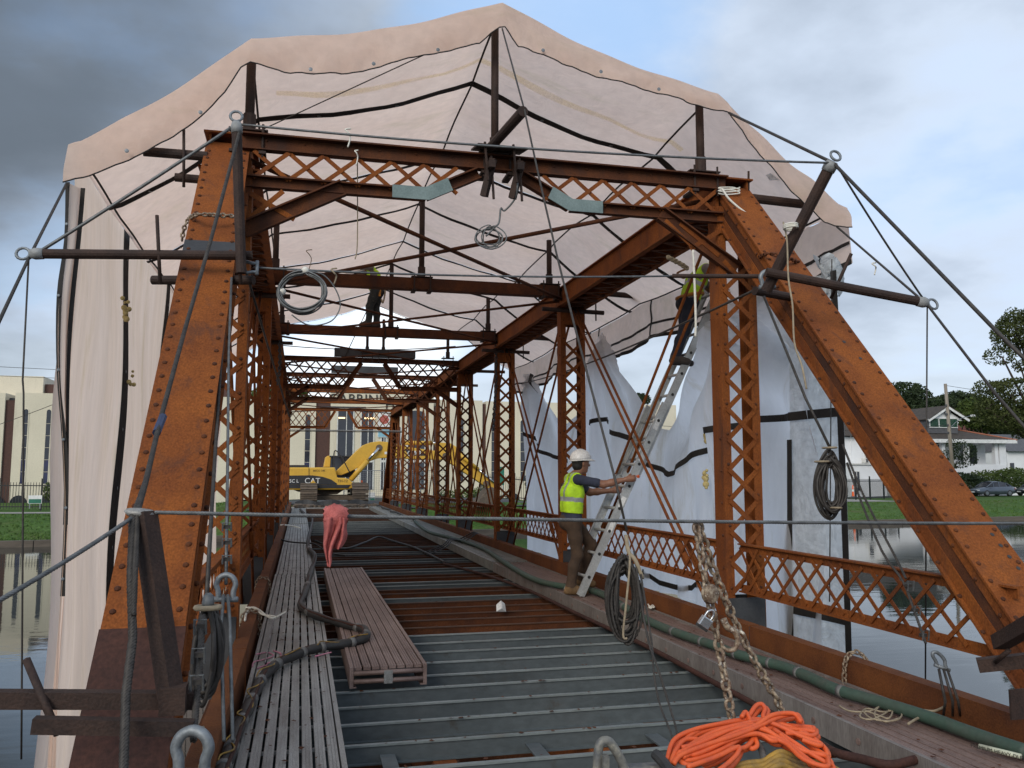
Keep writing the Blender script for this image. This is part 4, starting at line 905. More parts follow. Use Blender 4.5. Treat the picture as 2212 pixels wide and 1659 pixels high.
for i, (a, c) in enumerate(zip(SEAMS, SEAMS[1:])):
    n = max(6, int((c - a) / .16)); ys = [a + (c - a) * k / n for k in range(n + 1)]
    pn = MB().grid([[canopy_pt(x, y, .004 * (i % 2)) for x in CX] for y in ys]).build('tarp_panel', TARP, can, smooth=True)
    ye = c
    if i < 7:
        rg = random.Random(i)
        rows = [[canopy_pt(x, min(ye + o + .02 * math.sin(x * 2.7 + i), Y1C), -.016) for x in CX] for o in (-.05, .05)]
        MB().grid(rows).build('edge_band', BAND, pn, solid=.006)
        b = MB()
        for k in range(9): p = canopy_pt(-1.5 + k * .8, min(ye + .02 * math.sin((-1.5 + k * .8) * 2.7 + i), Y1C), -.024); b.lathe([(.022, 0), (.022, .004)], 8, p)
        b.build('eyelets', GALV, pn, kind='stuff')
STAIN = mat('yellow_stain', (0.99, 0.93, 0.74), (0.99, 0.95, 0.86), 3, .85, bump=.1, transl=.93, spec=.1)
rows = []
for o in (0, .5, 1): rows.append([canopy_pt(x, 8.28 + .05 * math.sin(2.1 * x) + .03 * math.sin(5.7 * x) + o * (.085 + .03 * math.sin(3 * x + 1)), -.006) for x in CX if x > -.45 and x < 4.0])
MB().grid(rows).build('stain', STAIN, can, smooth=True)
# flap that hangs over the front edge, its hem scalloped between the poles
B_D = [(144, 394), (212, 375), (305, 333), (375, 293), (434, 250), (486, 201), (521, 149), (541, 134), (556, 137), (608, 153), (677, 161), (764, 156), (783, 153), (894, 125), (1036, 92), (1060, 71), (1079, 59), (1090, 59), (1102, 76), (1119, 101), (1171, 120), (1296, 167), (1425, 201), (1501, 227), (1576, 242), (1612, 302), (1698, 404), (1740, 441), (1781, 480), (1805, 487)]
B3 = [at(x, y, Y=7.2) for x, y in B_D]
def hem(x):
    for p, q in zip(B3, B3[1:]):
        if p.x <= x <= q.x: return p.z + (q.z - p.z) * (x - p.x) / max(1e-6, q.x - p.x)
    return B3[0].z if x < B3[0].x else B3[-1].z
fx = sorted(set([round(-1.87 + 7.1 * i / 150, 4) for i in range(151)] + [p.x for p in B3[1:-1]]))
rows = []
for k in range(8):
    t_ = k / 7; rows.append([V((x, 7.28 - .09 * t_ - .03 * math.sin(math.pi * t_) + (.016 * math.sin(7.3 * x + 4 * t_ + 1.5 * math.sin(2.1 * x)) + .010 * math.sin(19 * x + 3 * math.sin(3.3 * x) - 6 * t_) + .006 * math.sin(41 * x + 9 * t_)) * t_, (canopy_pt(x, Y0C).z + .003) * (1 - t_) + min(hem(x), canopy_pt(x, Y0C).z - .02) * t_)) for x in fx])
MB().grid(rows).build('front_flap', TARP, can, smooth=True)
MB().tube([r + V((0, 0, -.004)) for r in rows[-1]], .006, 5).build('hem_cord', BAND, can)
b = MB()
for px, py in ((274, 329), (433, 246), (671, 153), (807, 141), (946, 111), (1173, 112), (1298, 158), (1423, 196)): p = at(px, py - 3, Y=7.15); b.lathe([(.008, 0), (.017, .002), (.017, .006), (.008, .008)], 9, p, V((0, -1, 0)))
b.build('eyelets', GALV, can, kind='stuff')
# flap hanging from the east eave
ys = [7.3 + .12 * i for i in range(118)]
def eave_low(y): return 3.52 + .05 * math.sin(1.2 * y) + .03 * math.sin(3.7 * y) - .02
def eave_pt(y, t_): 
    p = canopy_pt(5.25, y); zl = eave_low(y); zt = p.z
    bl = .26 * math.exp(-((y - 10.15) / .75) ** 2) * min(1, t_ * 1.6)      # pushed out by the ladder top
    return V((5.25 + bl + .035 * math.sin(4.6 * y) * t_ + .02 * math.sin(11 * y + 2) * t_, y, zt + (zl - zt) * t_))
MB().grid([[eave_pt(y, k / 6) for y in ys] for k in range(7)]).build('eave_flap', TARP, can, smooth=True)
for t0, t1 in ((.93, 1.02), (.60, .66)):
    MB().grid([[eave_pt(y, t_) + V((-.012, 0, 0)) for y in ys] for t_ in (t0, t1)]).build('edge_band', BAND, can, solid=.004)
for y in (9.6, 12.2, 14.6, 17.2):
    MB().grid([[eave_pt(y + o + .03 * math.sin(9 * t_), t_) + V((-.014, 0, 0)) for o in (-.03, .03)] for t_ in [k / 8 for k in range(9)]]).build('edge_band', BAND, can, solid=.004)
tag(MB().add([at(1655, 378, Y=7.6), at(1672, 371, Y=7.6), at(1690, 378, Y=7.6), at(1697, 386, Y=7.6), at(1664, 390, Y=7.6)], [(0, 1, 2, 3, 4)]).build('tarp_patch', GREYT, can, solid=.01))

# --- side curtain on the west side
cur = thing('side_tarp', 'pale pink side tarpaulin hanging from the western eave to the water', 'tarpaulin', (-1.9, 7.4, -1.5))
def curt_pt(y, z, o=0.0):
    t_ = (4.1 - z) / 5.6
    x = -1.88 + (.020 * math.sin(2 * math.pi * y / 1.27 + .6) + .006 * math.sin(2 * math.pi * y / .47)) * (.15 + .85 * t_) + .03 * math.sin(1.9 * z + y)
    yy = y - .55 * (1 - smst(7.3, 8.6, y)) * smst(.6, 1, t_) * 0 + .03 * math.sin(2.2 * z) + .10 * smst(0, .5, t_) * (1 - smst(7.3, 9, y))
    if y < 7.75: x += .03 * math.sin(2 * math.pi * (y - 7.3) / .17) * min(1, t_ * 3); x -= .02 * smst(.05, .5, t_)
    return V((x + o, yy, z))
cb_ = [7.46, 9.72, 12.35, 14.6, 17.0, 19.3, 21.4]
zs_ = [4.1 - 5.7 * k / 40 for k in range(41)]
for a, c in zip(cb_, cb_[1:]):
    n = int((c - a) / .06); st_ = MB().grid([[curt_pt(a + (c - a) * k / n, z) for k in range(n + 1)] for z in zs_]).build('tarp_strip', CURT, cur, smooth=True)
    if a > 7.6: MB().grid([[curt_pt(a + o + .02 * math.sin(z * 1.7 + a), z, .014) for o in (0, .12, .26)] for z in zs_]).build('edge_band', BAND, st_, solid=.004)
    b = MB()
    for k in range(9): b.lathe([(.012, 0), (.022, .002), (.012, .006)], 8, curt_pt(a + .13, 3.8 - k * .62, .022), V((1, 0, 0)))
    b.build('eyelets', GALV, st_, kind='stuff')
    if a < 0: MB().grid([[curt_pt(7.74 + o + .01 * math.sin(z * 2.1), z, .012) for o in (0, .03)] for z in zs_ if z < 3.95]).build('edge_band', BAND, st_, solid=.004)
LE = [(146, 395), (143, 520), (127, 640), (127, 800), (138, 950), (143, 1097), (137, 1250), (128, 1400), (122, 1560), (117, 1720)]
LE3 = smooth_path([at(x, y, Y=7.34) for x, y in LE], 4)
rows = []
for i, p in enumerate(LE3):
    q = V((-1.80 + .02 * math.sin(p.z * 2), 7.50, p.z)); rows.append([p.lerp(q, k / 10) + V((0, -.05 * math.sin(2 * math.pi * k / 10 * 1.5 + .5 * math.sin(p.z)) * min(1, (4 - p.z) / 1.5), 0)) for k in range(11)])
ret = MB().grid(rows).build('return_fold', CURT, cur, smooth=True)
MB().grid([[p + V((-.012, -.012, 0)), p + V((.020 + .008 * math.sin(5 * p.z), -.022, 0))] for p in LE3[:26]]).build('edge_band', BAND, ret, solid=.004)
MB().grid([[r[9] + V((-.012, -.03, 0)), r[9] + V((.022, -.03, 0))] for r in rows[:22]]).build('edge_band', BAND, ret, solid=.004)
b = MB()
for k in (3, 8, 12, 16, 20, 24): b.lathe([(.007, 0), (.013, .002), (.007, .006)], 8, LE3[k] + V((.004, -.03, 0)), V((0, -1, 0)))
b.build('eyelets', GALV, ret, kind='stuff')
FOAM = mat('yellow_foam', (0.62, 0.52, 0.24), (0.45, 0.36, 0.15), 20, .9, bump=.5)
for px, py, r in ((266, 660, .05), (268, 682, .06), (280, 815, .045)):
    p = at(px, py, X=-1.80); b = MB(); 
    for k in range(5): b.ball(p + V((.01 * k, random.uniform(-.05, .05), random.uniform(-.08, .08))), r * random.uniform(.3, .6), 8, 5)
    b.build('foam_blob', FOAM, cur, smooth=True, kind='stuff')

# --- white tarp on the east side, partly dropped
zr = lambda x, y: ((2000 + x * .6027) * .5486, (1000 + y * .6027) * .5486)
wt = thing('white_tarp', 'dirty white tarpaulin half dropped along the eastern truss in sagging peaks', 'tarpaulin', (5.0, 13, -.5))
TOP = [(140, 780), (185, 860), (250, 985), (300, 1070), (345, 1110), (390, 1045), (440, 950), (520, 760), (590, 590), (635, 505), (680, 610), (730, 725), (800, 890), (870, 1040), (920, 1130), (980, 1150), (1020, 1060), (1065, 960), (1150, 800), (1250, 640), (1330, 480), (1370, 395), (1480, 345), (1600, 280)]
T3 = sorted([at(*zr(*p), X=5.0) for p in TOP], key=lambda p: p.y); T3 = [V((5, 7.25, 3.52))] + T3
def top_z(y):
    for p, q in zip(T3, T3[1:]):
        if p.y <= y <= q.y: t_ = (y - p.y) / max(1e-6, q.y - p.y); return p.z + (q.z - p.z) * t_
    return T3[-1].z if y > T3[-1].y else T3[0].z
PK = [at(*zr(140, 780), X=5.0), at(*zr(635, 505), X=5.0), at(*zr(1420, 370), X=5.0), V((5, 8.6, 3.6))]
def wt_pt(y, z, o=0.0):
    x = 5.0 + .05 * math.sin(1.3 * y) * .6
    for k, p in enumerate(PK):
        dy, dz = y - p.y, p.z - z; r = math.hypot(dy, dz); th = math.atan2(dy, max(dz, .05))
        x += .15 * math.exp(-(r / 2.8) ** 2) * math.sin((13 if k < 3 else 9) * th + k * 1.7) * min(1, r / .45)
    low = max(0, top_z(y) - z)
    x += .05 * math.sin(2 * math.pi * y / .55 + 1.2 * math.sin(z)) * (1 - math.exp(-low)) + .16 * math.exp(-low / .30) * smst(3.7, 2.7, top_z(y))
    return V((x - o, y, z))
ysw = [7.55 + .05 * i for i in range(229)]; M_ = 46
def wt_bottom(y): return -.32 - .14 * math.sin(.9 * y + 1)
rows = []
for k in range(M_ + 1):
    t_ = (k / M_) ** 1.15; rows.append([wt_pt(y, top_z(y) + (wt_bottom(y) - top_z(y)) * t_) for y in ysw])
MB().grid(rows).build('tarp_sheet', WHITE, wt, smooth=True)
def band_on(parent, pts, X=5.0, wd=.075, f=wt_pt, o=.022):
    P = [at(*zr(*p), X=X) for p in pts]; Q = []
    for a, c in zip(P, P[1:]):
        n = max(2, int((c - a).length / .06)); Q += [a.lerp(c, i / n) for i in range(n)]
    Q.append(P[-1]); up = []; lo = []
    for i, p in enumerate(Q):
        d = (Q[min(i + 1, len(Q) - 1)] - Q[max(i - 1, 0)]); d = V((d.y, d.z)); nn = V((-d.y, d.x)).normalized() * (wd / 2)
        up.append(f(p.y + nn.x, p.z + nn.y, o)); lo.append(f(p.y - nn.x, p.z - nn.y, o))
    return MB().grid([up, lo]).build('edge_band', BAND, parent, solid=.005)
for pts in ([(150, 1165), (200, 1250), (270, 1310), (330, 1345), (385, 1355)], [(575, 1110), (610, 1085), (640, 1075), (670, 1080), (697, 1100)], [(705, 1160), (745, 1180), (775, 1205)], [(880, 1360), (960, 1400), (1040, 1440), (1110, 1415), (1200, 1330), (1300, 1275)], [(1312, 1165), (1400, 1150), (1500, 1105), (1640, 1088), (1760, 1072), (1870, 1062), (1960, 1052)],
            [(150, 790), (180, 840), (205, 900)]): band_on(wt, pts)
z7 = lambda x, y: ((2200 + x * .63288) * .5486 , (1974 + y * .63288) * .5486)
P = [(at(*z7(*p), X=5.0)) for p in ((525, 435), (580, 470), (650, 505), (720, 535), (800, 540), (840, 520), (900, 512), (1020, 525))]
up = [wt_pt(p.y, p.z + .035, .025) for p in P]; lo = [wt_pt(p.y, p.z - .035, .025) for p in P]; MB().grid([up, lo]).build('edge_band', BAND, wt, solid=.005)
for px, py in ((1790, 1320), (1290, 1180), (1295, 1440)):
    p = at(*zr(px if px != 1790 else 1285, py if px != 1790 else 1500), X=4.9); b = MB()
    for k in range(5): b.ball(p + V((0, random.uniform(-.05, .05), random.uniform(-.09, .09))), random.uniform(.02, .045), 8, 5)
    b.build('foam_blob', FOAM, wt, smooth=True, kind='stuff')
gt = thing('grey_tarp', 'narrow grey tarpaulin strip with black edges beside the eastern end post', 'tarpaulin', (5.0, 7.5, -.5))
def gt_pt(s, z): y = 7.22 + .72 * s + .14 * (3.4 - z) / 3.8 * s; return V((5.05 - .10 * s + .012 * math.sin(5 * s + z), y, z))
zs_ = [3.45 - 3.9 * k / 24 for k in range(25)]
MB().grid([[gt_pt(s / 8, z) for s in range(9)] for z in zs_]).build('tarp_sheet', GREYT, gt, smooth=True)
for s0, s1 in ((-.02, .08), (.93, 1.03)): MB().grid([[gt_pt(s, z) + V((-.02, -.005, 0)) for s in (s0, s1)] for z in zs_ if (z < 1.9 or s0 < .5)]).build('edge_band', BAND, gt, solid=.005)
for z in (2.02, .05): MB().grid([[gt_pt(s / 8, z + o) + V((-.02, -.005, 0)) for s in range(9)] for o in (0, .09)]).build('edge_band', BAND, gt, solid=.005)
# crumpled end of the tarp gathered under the eave corner
b = MB(); rg = random.Random(4)
pts = [at(1782, 556, Y=7.3), at(1800, 600, Y=7.35), at(1792, 640, Y=7.4)]
rows = []
for i in range(14):
    t_ = i / 13; c = smooth_path(pts, 7)[min(14, i)]; rows.append([c + V((.10 * math.cos(a) * (1 + .3 * math.sin(5 * a + i)), .07 * math.sin(a) * (1 + .25 * math.sin(4 * a + 2 * i)), .03 * math.sin(3 * a + i))) for a in [2 * math.pi * k / 16 for k in range(17)]])
b.grid(rows); b.build('gathered_end', GREYT, gt, smooth=True)

# ================================================================== POLES AND OUTRIGGER PIPES
def pole(label, x, y, z0, z1, r=.045):
    o = thing('tent_pole', label, 'pole', (x, y, z0), 'poles that carry the canopy')
    MB().tube([(x, y, z0 + .02), (x, y, z1)], r, 10).build('shaft', PIPE, o, smooth=True)
    MB().lathe([(r * 1.35, 0.0), (r * 1.35, .16)], 10, (x, y, z0 + .012)).build('socket', PIPE, o)
    MB().span(x - .16, x + .16, y - .1, y + .1, z0, z0 + .012).build('base_plate', PIPE, o)
    for sx in (-.12, .12):
        MB().tube([(x + sx, y - .11, z0 - .24), (x + sx, y - .11, z0 + .05)], .011, 6).build('threaded_rod', PIPE, o)
        MB().span(x + sx - .03, x + sx + .03, y - .135, y + .1, z0 - .215, z0 - .19).build('clamp_bar', PIPE, o)
    return o
zc_ = lambda x, y: canopy_pt(x, y).z - .03
pole('tallest central canopy pole standing on the near portal', 1.67, 7.45, 4.385, zc_(1.7, 7.45) - .05, .036)
pole('canopy pole at the western end of the near portal', -.5, 7.45, 4.385, zc_(-.5, 7.45), .04)
pole('canopy pole at the eastern end of the near portal', 3.74, 7.45, 4.385, zc_(3.74, 7.45), .04)
for i, nm in ((1, 'first'), (2, 'second')):
    for x, sd in ((1.70, 'central'), (-.42, 'western'), (3.70, 'eastern')):
        pole(f'{sd} canopy pole on the {nm} cross strut behind the portal', x, JY[i], 4.40, zc_(x, JY[i]), .042)
for x, sd in ((1.55, 'western'), (1.95, 'eastern')): pole(f'{sd} of the twin canopy poles on the first lattice frame', x, JY[3] - .1, 4.47, 5.35, .035)
pole('bare pole end on the east side of the first lattice frame', 3.6, JY[3], 4.42, 5.0, .04)
for y, w_, lb in ((JY[3] - .08, 1.0, 'dark grey steel channel on top of the first lattice frame'), (JY[4] - .08, .95, 'dark grey steel channel on top of the second lattice frame'), (JY[7] - .08, 1.0, 'dark grey steel channel on top of the farthest lattice frame')):
    hc_ = .2 if y < 30 else .06
    tag(MB().prism([(-.09, 0), (.09, 0), (.09, hc_), (-.09, hc_)], (1.75 - w_, y, 4.38), (0, 1, 0), (0, 0, 1), (2 * w_, 0, 0)).build('support_channel', DARKST), lb, 'steel channel', 'channels on the lattice frames', 'thing')
# base of the central pole: tilted plate with hooked clamps
cp = thing('pole_base', 'dark square pole base clamped with hooked rods on the portal middle', 'pole base', (1.68, 7.3, 4.35))
MB().box((1.68, 7.3, 4.395), (.46, .34, .016), Matrix.Rotation(math.radians(12), 3, 'X')).build('base_plate', PIPE, cp)
for sx in (-.12, .14):
    MB().tube([(1.68 + sx - .04, 7.18, 4.40), (1.68 + sx - .01, 7.17, 4.05)], .012, 6).build('threaded_rod', PIPE, cp)
    MB().tube([(1.68 + sx + .03, 7.24, 4.3), (1.68 + sx + .05, 7.22, 3.9)], .012, 6).build('threaded_rod', PIPE, cp)
    MB().bar((1.68 + sx + .04, 7.2, 4.26), (1.68 + sx - .03, 7.26, 3.93), .05, .06).build('hook_arm', PIPE, cp)
    MB().span(1.68 + sx - .02, 1.68 + sx + .04, 7.1, 7.3, 4.15, 4.21).build('square_tube', PIPE, cp)
def pipe(name, label, p, q, r=.033, cat='pipe', sq=False, group=None, cap=None):
    o = thing(name, label, cat, p, group)
    if sq: MB().bar(p, q, r * 2, r * 2).build('tube', PIPE, o)
    else:
        d = (V(q) - V(p)).normalized(); a, u, _ = basis(d); MB().tube([p, q], r, 12).build('tube', PIPE, o, smooth=False)
    if cap:
        e_ = V(q if cap > 0 else p); d = (V(q) - V(p)).normalized() * cap
        MB().tube([e_ - d * .065, e_ - d * .02, e_ + d * .012], [r * 1.12, r * 1.2, r * .9], 12).build('tape_wrap', TAPE, o, smooth=True)
        ring = [e_ + d * .055 + V((.04 * math.cos(t_), .012 * math.sin(t_), .04 * math.sin(t_))) for t_ in [2 * math.pi * k / 14 for k in range(14)]]
        MB().tube(ring, .010, 6, closed=True).build('eye_ring', GALV, o, smooth=True)
    return o
def rod(parent, p, q, r=.012): return MB().tube([p, q], r, 6).build('threaded_rod', PIPE, parent, smooth=True)
OG = 'outrigger pipes clamped to the truss'
o = pipe('outrigger_pipe', 'rusty outrigger pipe stub at the top of the western end post', at(310, 327, Y=7.3), at(448, 338, Y=7.3), .04, group=OG); rod(o, at(397, 280, Y=7.25), at(397, 404, Y=7.25))
pipe('outrigger_pipe', 'shorter lower pipe clamped behind the top of the western end post', at(378, 383, Y=7.35), at(470, 391, Y=7.35), .036, group=OG)
o = pipe('outrigger_pipe', 'long brown outrigger pipe crossing the western end post, taped at its tip', at(70, 548, Y=6.02), at(545, 552, Y=6.02), .033, group=OG, cap=-1); rod(o, at(339, 465, Y=6.0), at(346, 612, Y=6.0)); rod(o, at(516, 520, Y=6.0), at(520, 614, Y=6.0))
pipe('outrigger_pipe', 'short pipe below the long outrigger on the western end post', at(330, 605, Y=6.42), at(548, 605, Y=6.1), .033, group=OG)
pipe('guide_pipe', 'upright dark pipe with taped top in front of the western end post', at(521, 590, Y=5.95), at(511, 268, Y=5.95), .034, cap=1)
o = pipe('square_outrigger', 'long red-brown square tube crossing the foot of the western end post', at(-40, 1510, Y=3.55), at(420, 1512, Y=3.55), .03, sq=True, group=OG); rod(o, at(57, 1425, Y=3.6), at(125, 1586, Y=3.45), .016)
pipe('square_outrigger', 'lower of the two square tubes at the western end post foot', at(72, 1566, Y=3.4), at(418, 1572, Y=3.4), .026, sq=True, group=OG)
o = pipe('square_post', 'dark square post with bent cap carrying the guard cable', at(374, 1535, Y=3.5), at(312, 1108, Y=3.62), .034, sq=True)
MB().bar(at(374, 1540, Y=3.5), at(377, 1480, Y=3.5), .09, .09).build('socket', PIPE, o)
MB().lathe([(.002, -.018), (.032, -.014), (.042, 0), (.034, .012), (.002, .018)], 14, at(302, 1107, Y=3.62), V((.1, -.1, 1)), 1.4).build('cable_cap', ALU, o, smooth=True)
o = pipe('outrigger_pipe', 'long brown outrigger pipe at the eastern end post, taped at its outer tip', at(1655, 588, Y=5.75), at(2000, 654, Y=5.5), .036, group=OG, cap=1); rod(o, at(1839, 548, Y=5.65), at(1795, 645, Y=5.75), .014)
pipe('outrigger_pipe', 'lower pipe stub poking from behind the eastern end post', at(1630, 628, Y=6.15), at(1790, 657, Y=6.35), .036, group=OG)
pipe('red_pipe', 'thin reddish pipe carrying the cable end across the eastern hip post', at(1452, 596, Y=6.4), at(1648, 597, Y=6.1), .018)
pipe('spur_pipe', 'thick slanting brown spur pipe leaning outward from the eastern end post', at(1655, 628, Y=5.85), at(1797, 352, Y=5.35), .043, cap=1)
pipe('spur_pipe', 'slanting brown spur pipe rising from the central pole base', at(1060, 318, Y=7.3), at(1130, 240, Y=6.35), .043)
o = pipe('outrigger_pipe', 'outrigger pipe at the eastern portal corner reaching the eave', at(1612, 427, Y=7.45), at(1742, 442, Y=7.45), .045, group=OG); rod(o, at(1617, 370, Y=7.42), at(1617, 430, Y=7.42))
for yy, nm in ((JY[1], 'first'), (JY[2], 'second')):
    pipe('outrigger_pipe', f'eave outrigger pipe on the east side at the {nm} cross strut', (4.2, yy, 4.33), (5.22, yy, 4.30), .045, group=OG, cap=1)
    o = pipe('clamp_pipe', f'short clamp pipe under the eastern top chord at the {nm} cross strut', (3.55, yy - .12, 4.0), (4.55, yy - .12, 3.98), .035); rod(o, (4.42, yy - .12, 3.85), (4.42, yy - .12, 4.25))
    pipe('clamp_pipe', f'short clamp pipe under the western top chord at the {nm} cross strut', (-1.1, yy - .12, 4.0), (-.2, yy - .12, 4.0), .035)
for yy, nm in ((JY[3], 'first'), (JY[4], 'second')): pipe('outrigger_pipe', f'eave outrigger pipe on the east side at the {nm} lattice frame', (4.1, yy, 4.12), (5.1, yy, 4.12), .04, group=OG)
o = pipe('square_outrigger', 'square tube stub at the eastern end post foot, open end toward the deck', at(2112, 1437, Y=3.75), at(2230, 1425, Y=3.6), .032, sq=True, group=OG)
o = pipe('square_outrigger', 'upper square tube stub at the eastern end post foot', at(2158, 1388, Y=3.65), at(2260, 1330, Y=3.2), .034, sq=True, group=OG); rod(o, at(2150, 1430, Y=3.65), at(2180, 1405, Y=3.55), .012)
tag(MB().box(at(2212, 1520, Y=3.55) + V((-.02, 0, 0)), (.12, .012, .14)).build('lug_plate', PIPE), 'dark square lug plate at the eastern end post foot', 'plate', None, 'thing')
# ================================================================== WALK BOARDS
TAPEB = mat('dirty_tape', (0.16, 0.155, 0.145), (0.09, 0.085, 0.08), 20, 0.6)
z5 = lambda x, y: ((1000 + x * .6329) * .5486, (1974 + y * .6329) * .5486)
z4 = lambda x, y: (x * .3472, 1082.9 + y * .3472)
z6 = lambda x, y: ((2200 + x * .63288) * .5486, (1974 + y * .63288) * .5486)
z7 = lambda x, y: ((3032 + x * .63291) * .5486, (1974 + y * .63291) * .5486)
def walk_board(label, x0, x1, y0, y1, z, m, h=.15, n=8, ends=True, holes=0, gap=.010, wide_gap=None):
    t = thing('walk_board', label, 'walk board', ((x0 + x1) / 2, y0, z - h), 'aluminium walk boards on the deck beams')
    for xa, sg in ((x0, 1), (x1, -1)):
        b = MB().span(xa, xa + sg * .028, y0, y1, z - h, z + .002); b.span(xa + sg * .028, xa + sg * .05, y0, y1, z - h, z - h + .008); b.build('side_rail', ALUS if m is ALUB and holes else m, t)
    w_ = (x1 - x0 - .062) / n
    sl = MB()
    for k in range(3): sl.span(-w_ / 2 + gap / 2 + .004 + k * (w_ - gap) / 3, -w_ / 2 + gap / 2 + (k + 1) * (w_ - gap) / 3, -.5, .5, -.004, 0)
    sl.span(-w_ / 2 + gap / 2, w_ / 2 - gap / 2, -.5, .5, -.022, -.0042)
    me = bpy.data.meshes.new('slat'); me.from_pydata(sl.v, [], sl.f); me.materials.append(m)
    rg = random.Random(int(y0 * 10))
    for k in range(n): place('slat', me, t, (x0 + .031 + w_ * (k + .5) + rg.uniform(-.002, .002), (y0 + y1) / 2, z - .002 - rg.uniform(0, .004)), None, (1, y1 - y0 - .05, 1))
    b = MB(); y = y0 + .3
    while y < y1: b.tube([(x0 + .03, y, z - .06), (x1 - .03, y, z - .06)], .016, 6); y += .45
    b.build('rungs', m, t, kind='stuff')
    if ends:
        for ye in (y0 + .012, y1 - .012):
            for dz in (.045, .105): MB().tube([(x0 + .03, ye, z - dz), (x1 - .03, ye, z - dz)], .018, 8).build('end_tube', m, t, smooth=True)
            MB().span((x0 + x1) / 2 - .035, (x0 + x1) / 2 + .03, ye - .022, ye + .02, z - .125, z - .03).build('end_clip', ALU, t)
    if holes:
        b = MB(); y = y0 + .22
        while y < y1: b.lathe([(.008, 0), (.02, .001), (.02, .005), (.008, .006)], 10, (x0 - .001, y, z - .075), V((-1, 0, 0))); y += .45
        b.build('rung_ends', m, t, kind='stuff')
    return t
walk_board('grey aluminium walk board along the western kerb, nearest the camera', -.32, .27, 1.6, 13.35, 0, ALU, n=8, gap=.014)
walk_board('grey aluminium walk board along the western kerb, behind the nearest one', -.31, .27, 13.4, 26.9, -.01, ALU, n=8)
walk_board('farthest grey walk board along the western kerb', -.30, .27, 26.95, 39.5, 0, ALUP, n=7)
mb_ = [at(*z5(*q), Z=0.02) for q in ((455, 415), (690, 410), (1055, 1020), (560, 1040))]
walk_board('rust-stained walk board lying loose on the open deck beams', .40, .98, mb_[3].y, mb_[0].y, .02, ALUB, n=8)
walk_board('rust-stained walk board along the eastern kerb, nearest the camera', 3.18, 3.79, 1.6, 14.25, 0, ALUB, n=8, holes=1, gap=.015)
walk_board('pale walk board along the eastern kerb, beyond the rust-stained one', 3.17, 3.79, 14.3, 27.0, .01, ALUP, n=8, holes=1, gap=.015)
walk_board('farthest pale walk board along the eastern kerb', 3.16, 3.79, 27.05, 40.5, .01, ALUP, n=7)
alp = walk_board('long aluminium plank hung level across the far portal', -.72, 4.15, 35.4, 35.9, 3.28, LADDER, h=.24, n=2, ends=False)

# ================================================================== HOSES, CABLES, CORDS
def cable(name, label, pts, r, m, cat='cable', n=8, step=6, strands=0, group=None, pitch=.1):
    P = smooth_path(pts, step) if step > 1 else [V(p) for p in pts]
    b = MB(); b.rope(P, r, strands, pitch) if strands else b.tube(P, r, n)
    return tag(b.build(name, m, None, smooth=True), label, cat, group, 'thing')
D4 = [(675, 1121), (665, 1173), (680, 1201), (670, 1239), (660, 1277), (649, 1305), (667, 1323), (712, 1340), (760, 1354), (788, 1361), (785, 1380), (743, 1391), (687, 1400), (653, 1409), (604, 1430), (569, 1461), (552, 1493), (533, 1535), (515, 1570), (496, 1625), (482, 1659), (470, 1700)]
bundle = [at(x, y, Z=.045) for x, y in [(648, 1100), (660, 1112)] + D4]
bd = thing('cable_bundle', 'thick black taped cable bundle winding over the western walk board', 'cable', bundle[-1])
sp = smooth_path(bundle, 6)
MB().tube(sp, [.036 + .005 * math.sin(.9 * i) for i in range(len(sp))], 10).build('sheath', BLACK, bd, smooth=True)
MB().tube([p + V((.026 * math.cos(.05 * i), 0, .026)) for i, p in enumerate(sp)], .011, 6).build('red_hose', RUSTP, bd, smooth=True)
for k in range(6, len(sp) - 4, 7):
    if k % 14 == 6 or k > 60: MB().tube([sp[k - 1].lerp(sp[k], .5), sp[k], sp[k].lerp(sp[k + 1], .5)], .0425, 10).build('tape_band', TAPEB, bd, smooth=True)
yw = [sp[k] + V((.035 * math.sin(k * .9), .02 * math.cos(k * 1.3), .034 + .012 * math.sin(k * .7))) for k in range(70, len(sp), 2)]
MB().tube(smooth_path(yw, 4), .005, 5).build('yellow_wire', YELLOWC, bd, smooth=True)
hs_ = [at(*p, X=3.62) for p in ()] 
hose = [V((3.45, 26.5, .06))] + [at(x, y, Z=.05) for x, y in ((924, 1148), (975, 1162), (1040, 1183), (1090, 1215), (1140, 1245), (1190, 1262))] + [at(*z6(*p), Z=.05) for p in ((200, 555), (330, 610), (430, 670), (560, 745), (700, 805), (840, 855), (960, 895), (1090, 945), (1250, 990), (1400, 1030), (1560, 1095), (1738, 1175))] + [at(*z7(*p), Z=.05) for p in ((700, 1255), (1000, 1350), (1200, 1425), (1400, 1495), (1600, 1560))]
hz_ = thing('green_hose', 'thick green hose running along the eastern walk board', 'hose', hose[-1])
hp = smooth_path(hose, 6); MB().tube(hp, .039, 12).build('hose', GREENH, hz_, smooth=True)
for k in (52, 66, 74, 84, 92, 99, 108): 
    if k < len(hp) - 1: MB().tube([hp[k].lerp(hp[k + 1], .2), hp[k].lerp(hp[k + 1], .9)], .0405, 12).build('tape_band', TAPEB, hz_, smooth=True)
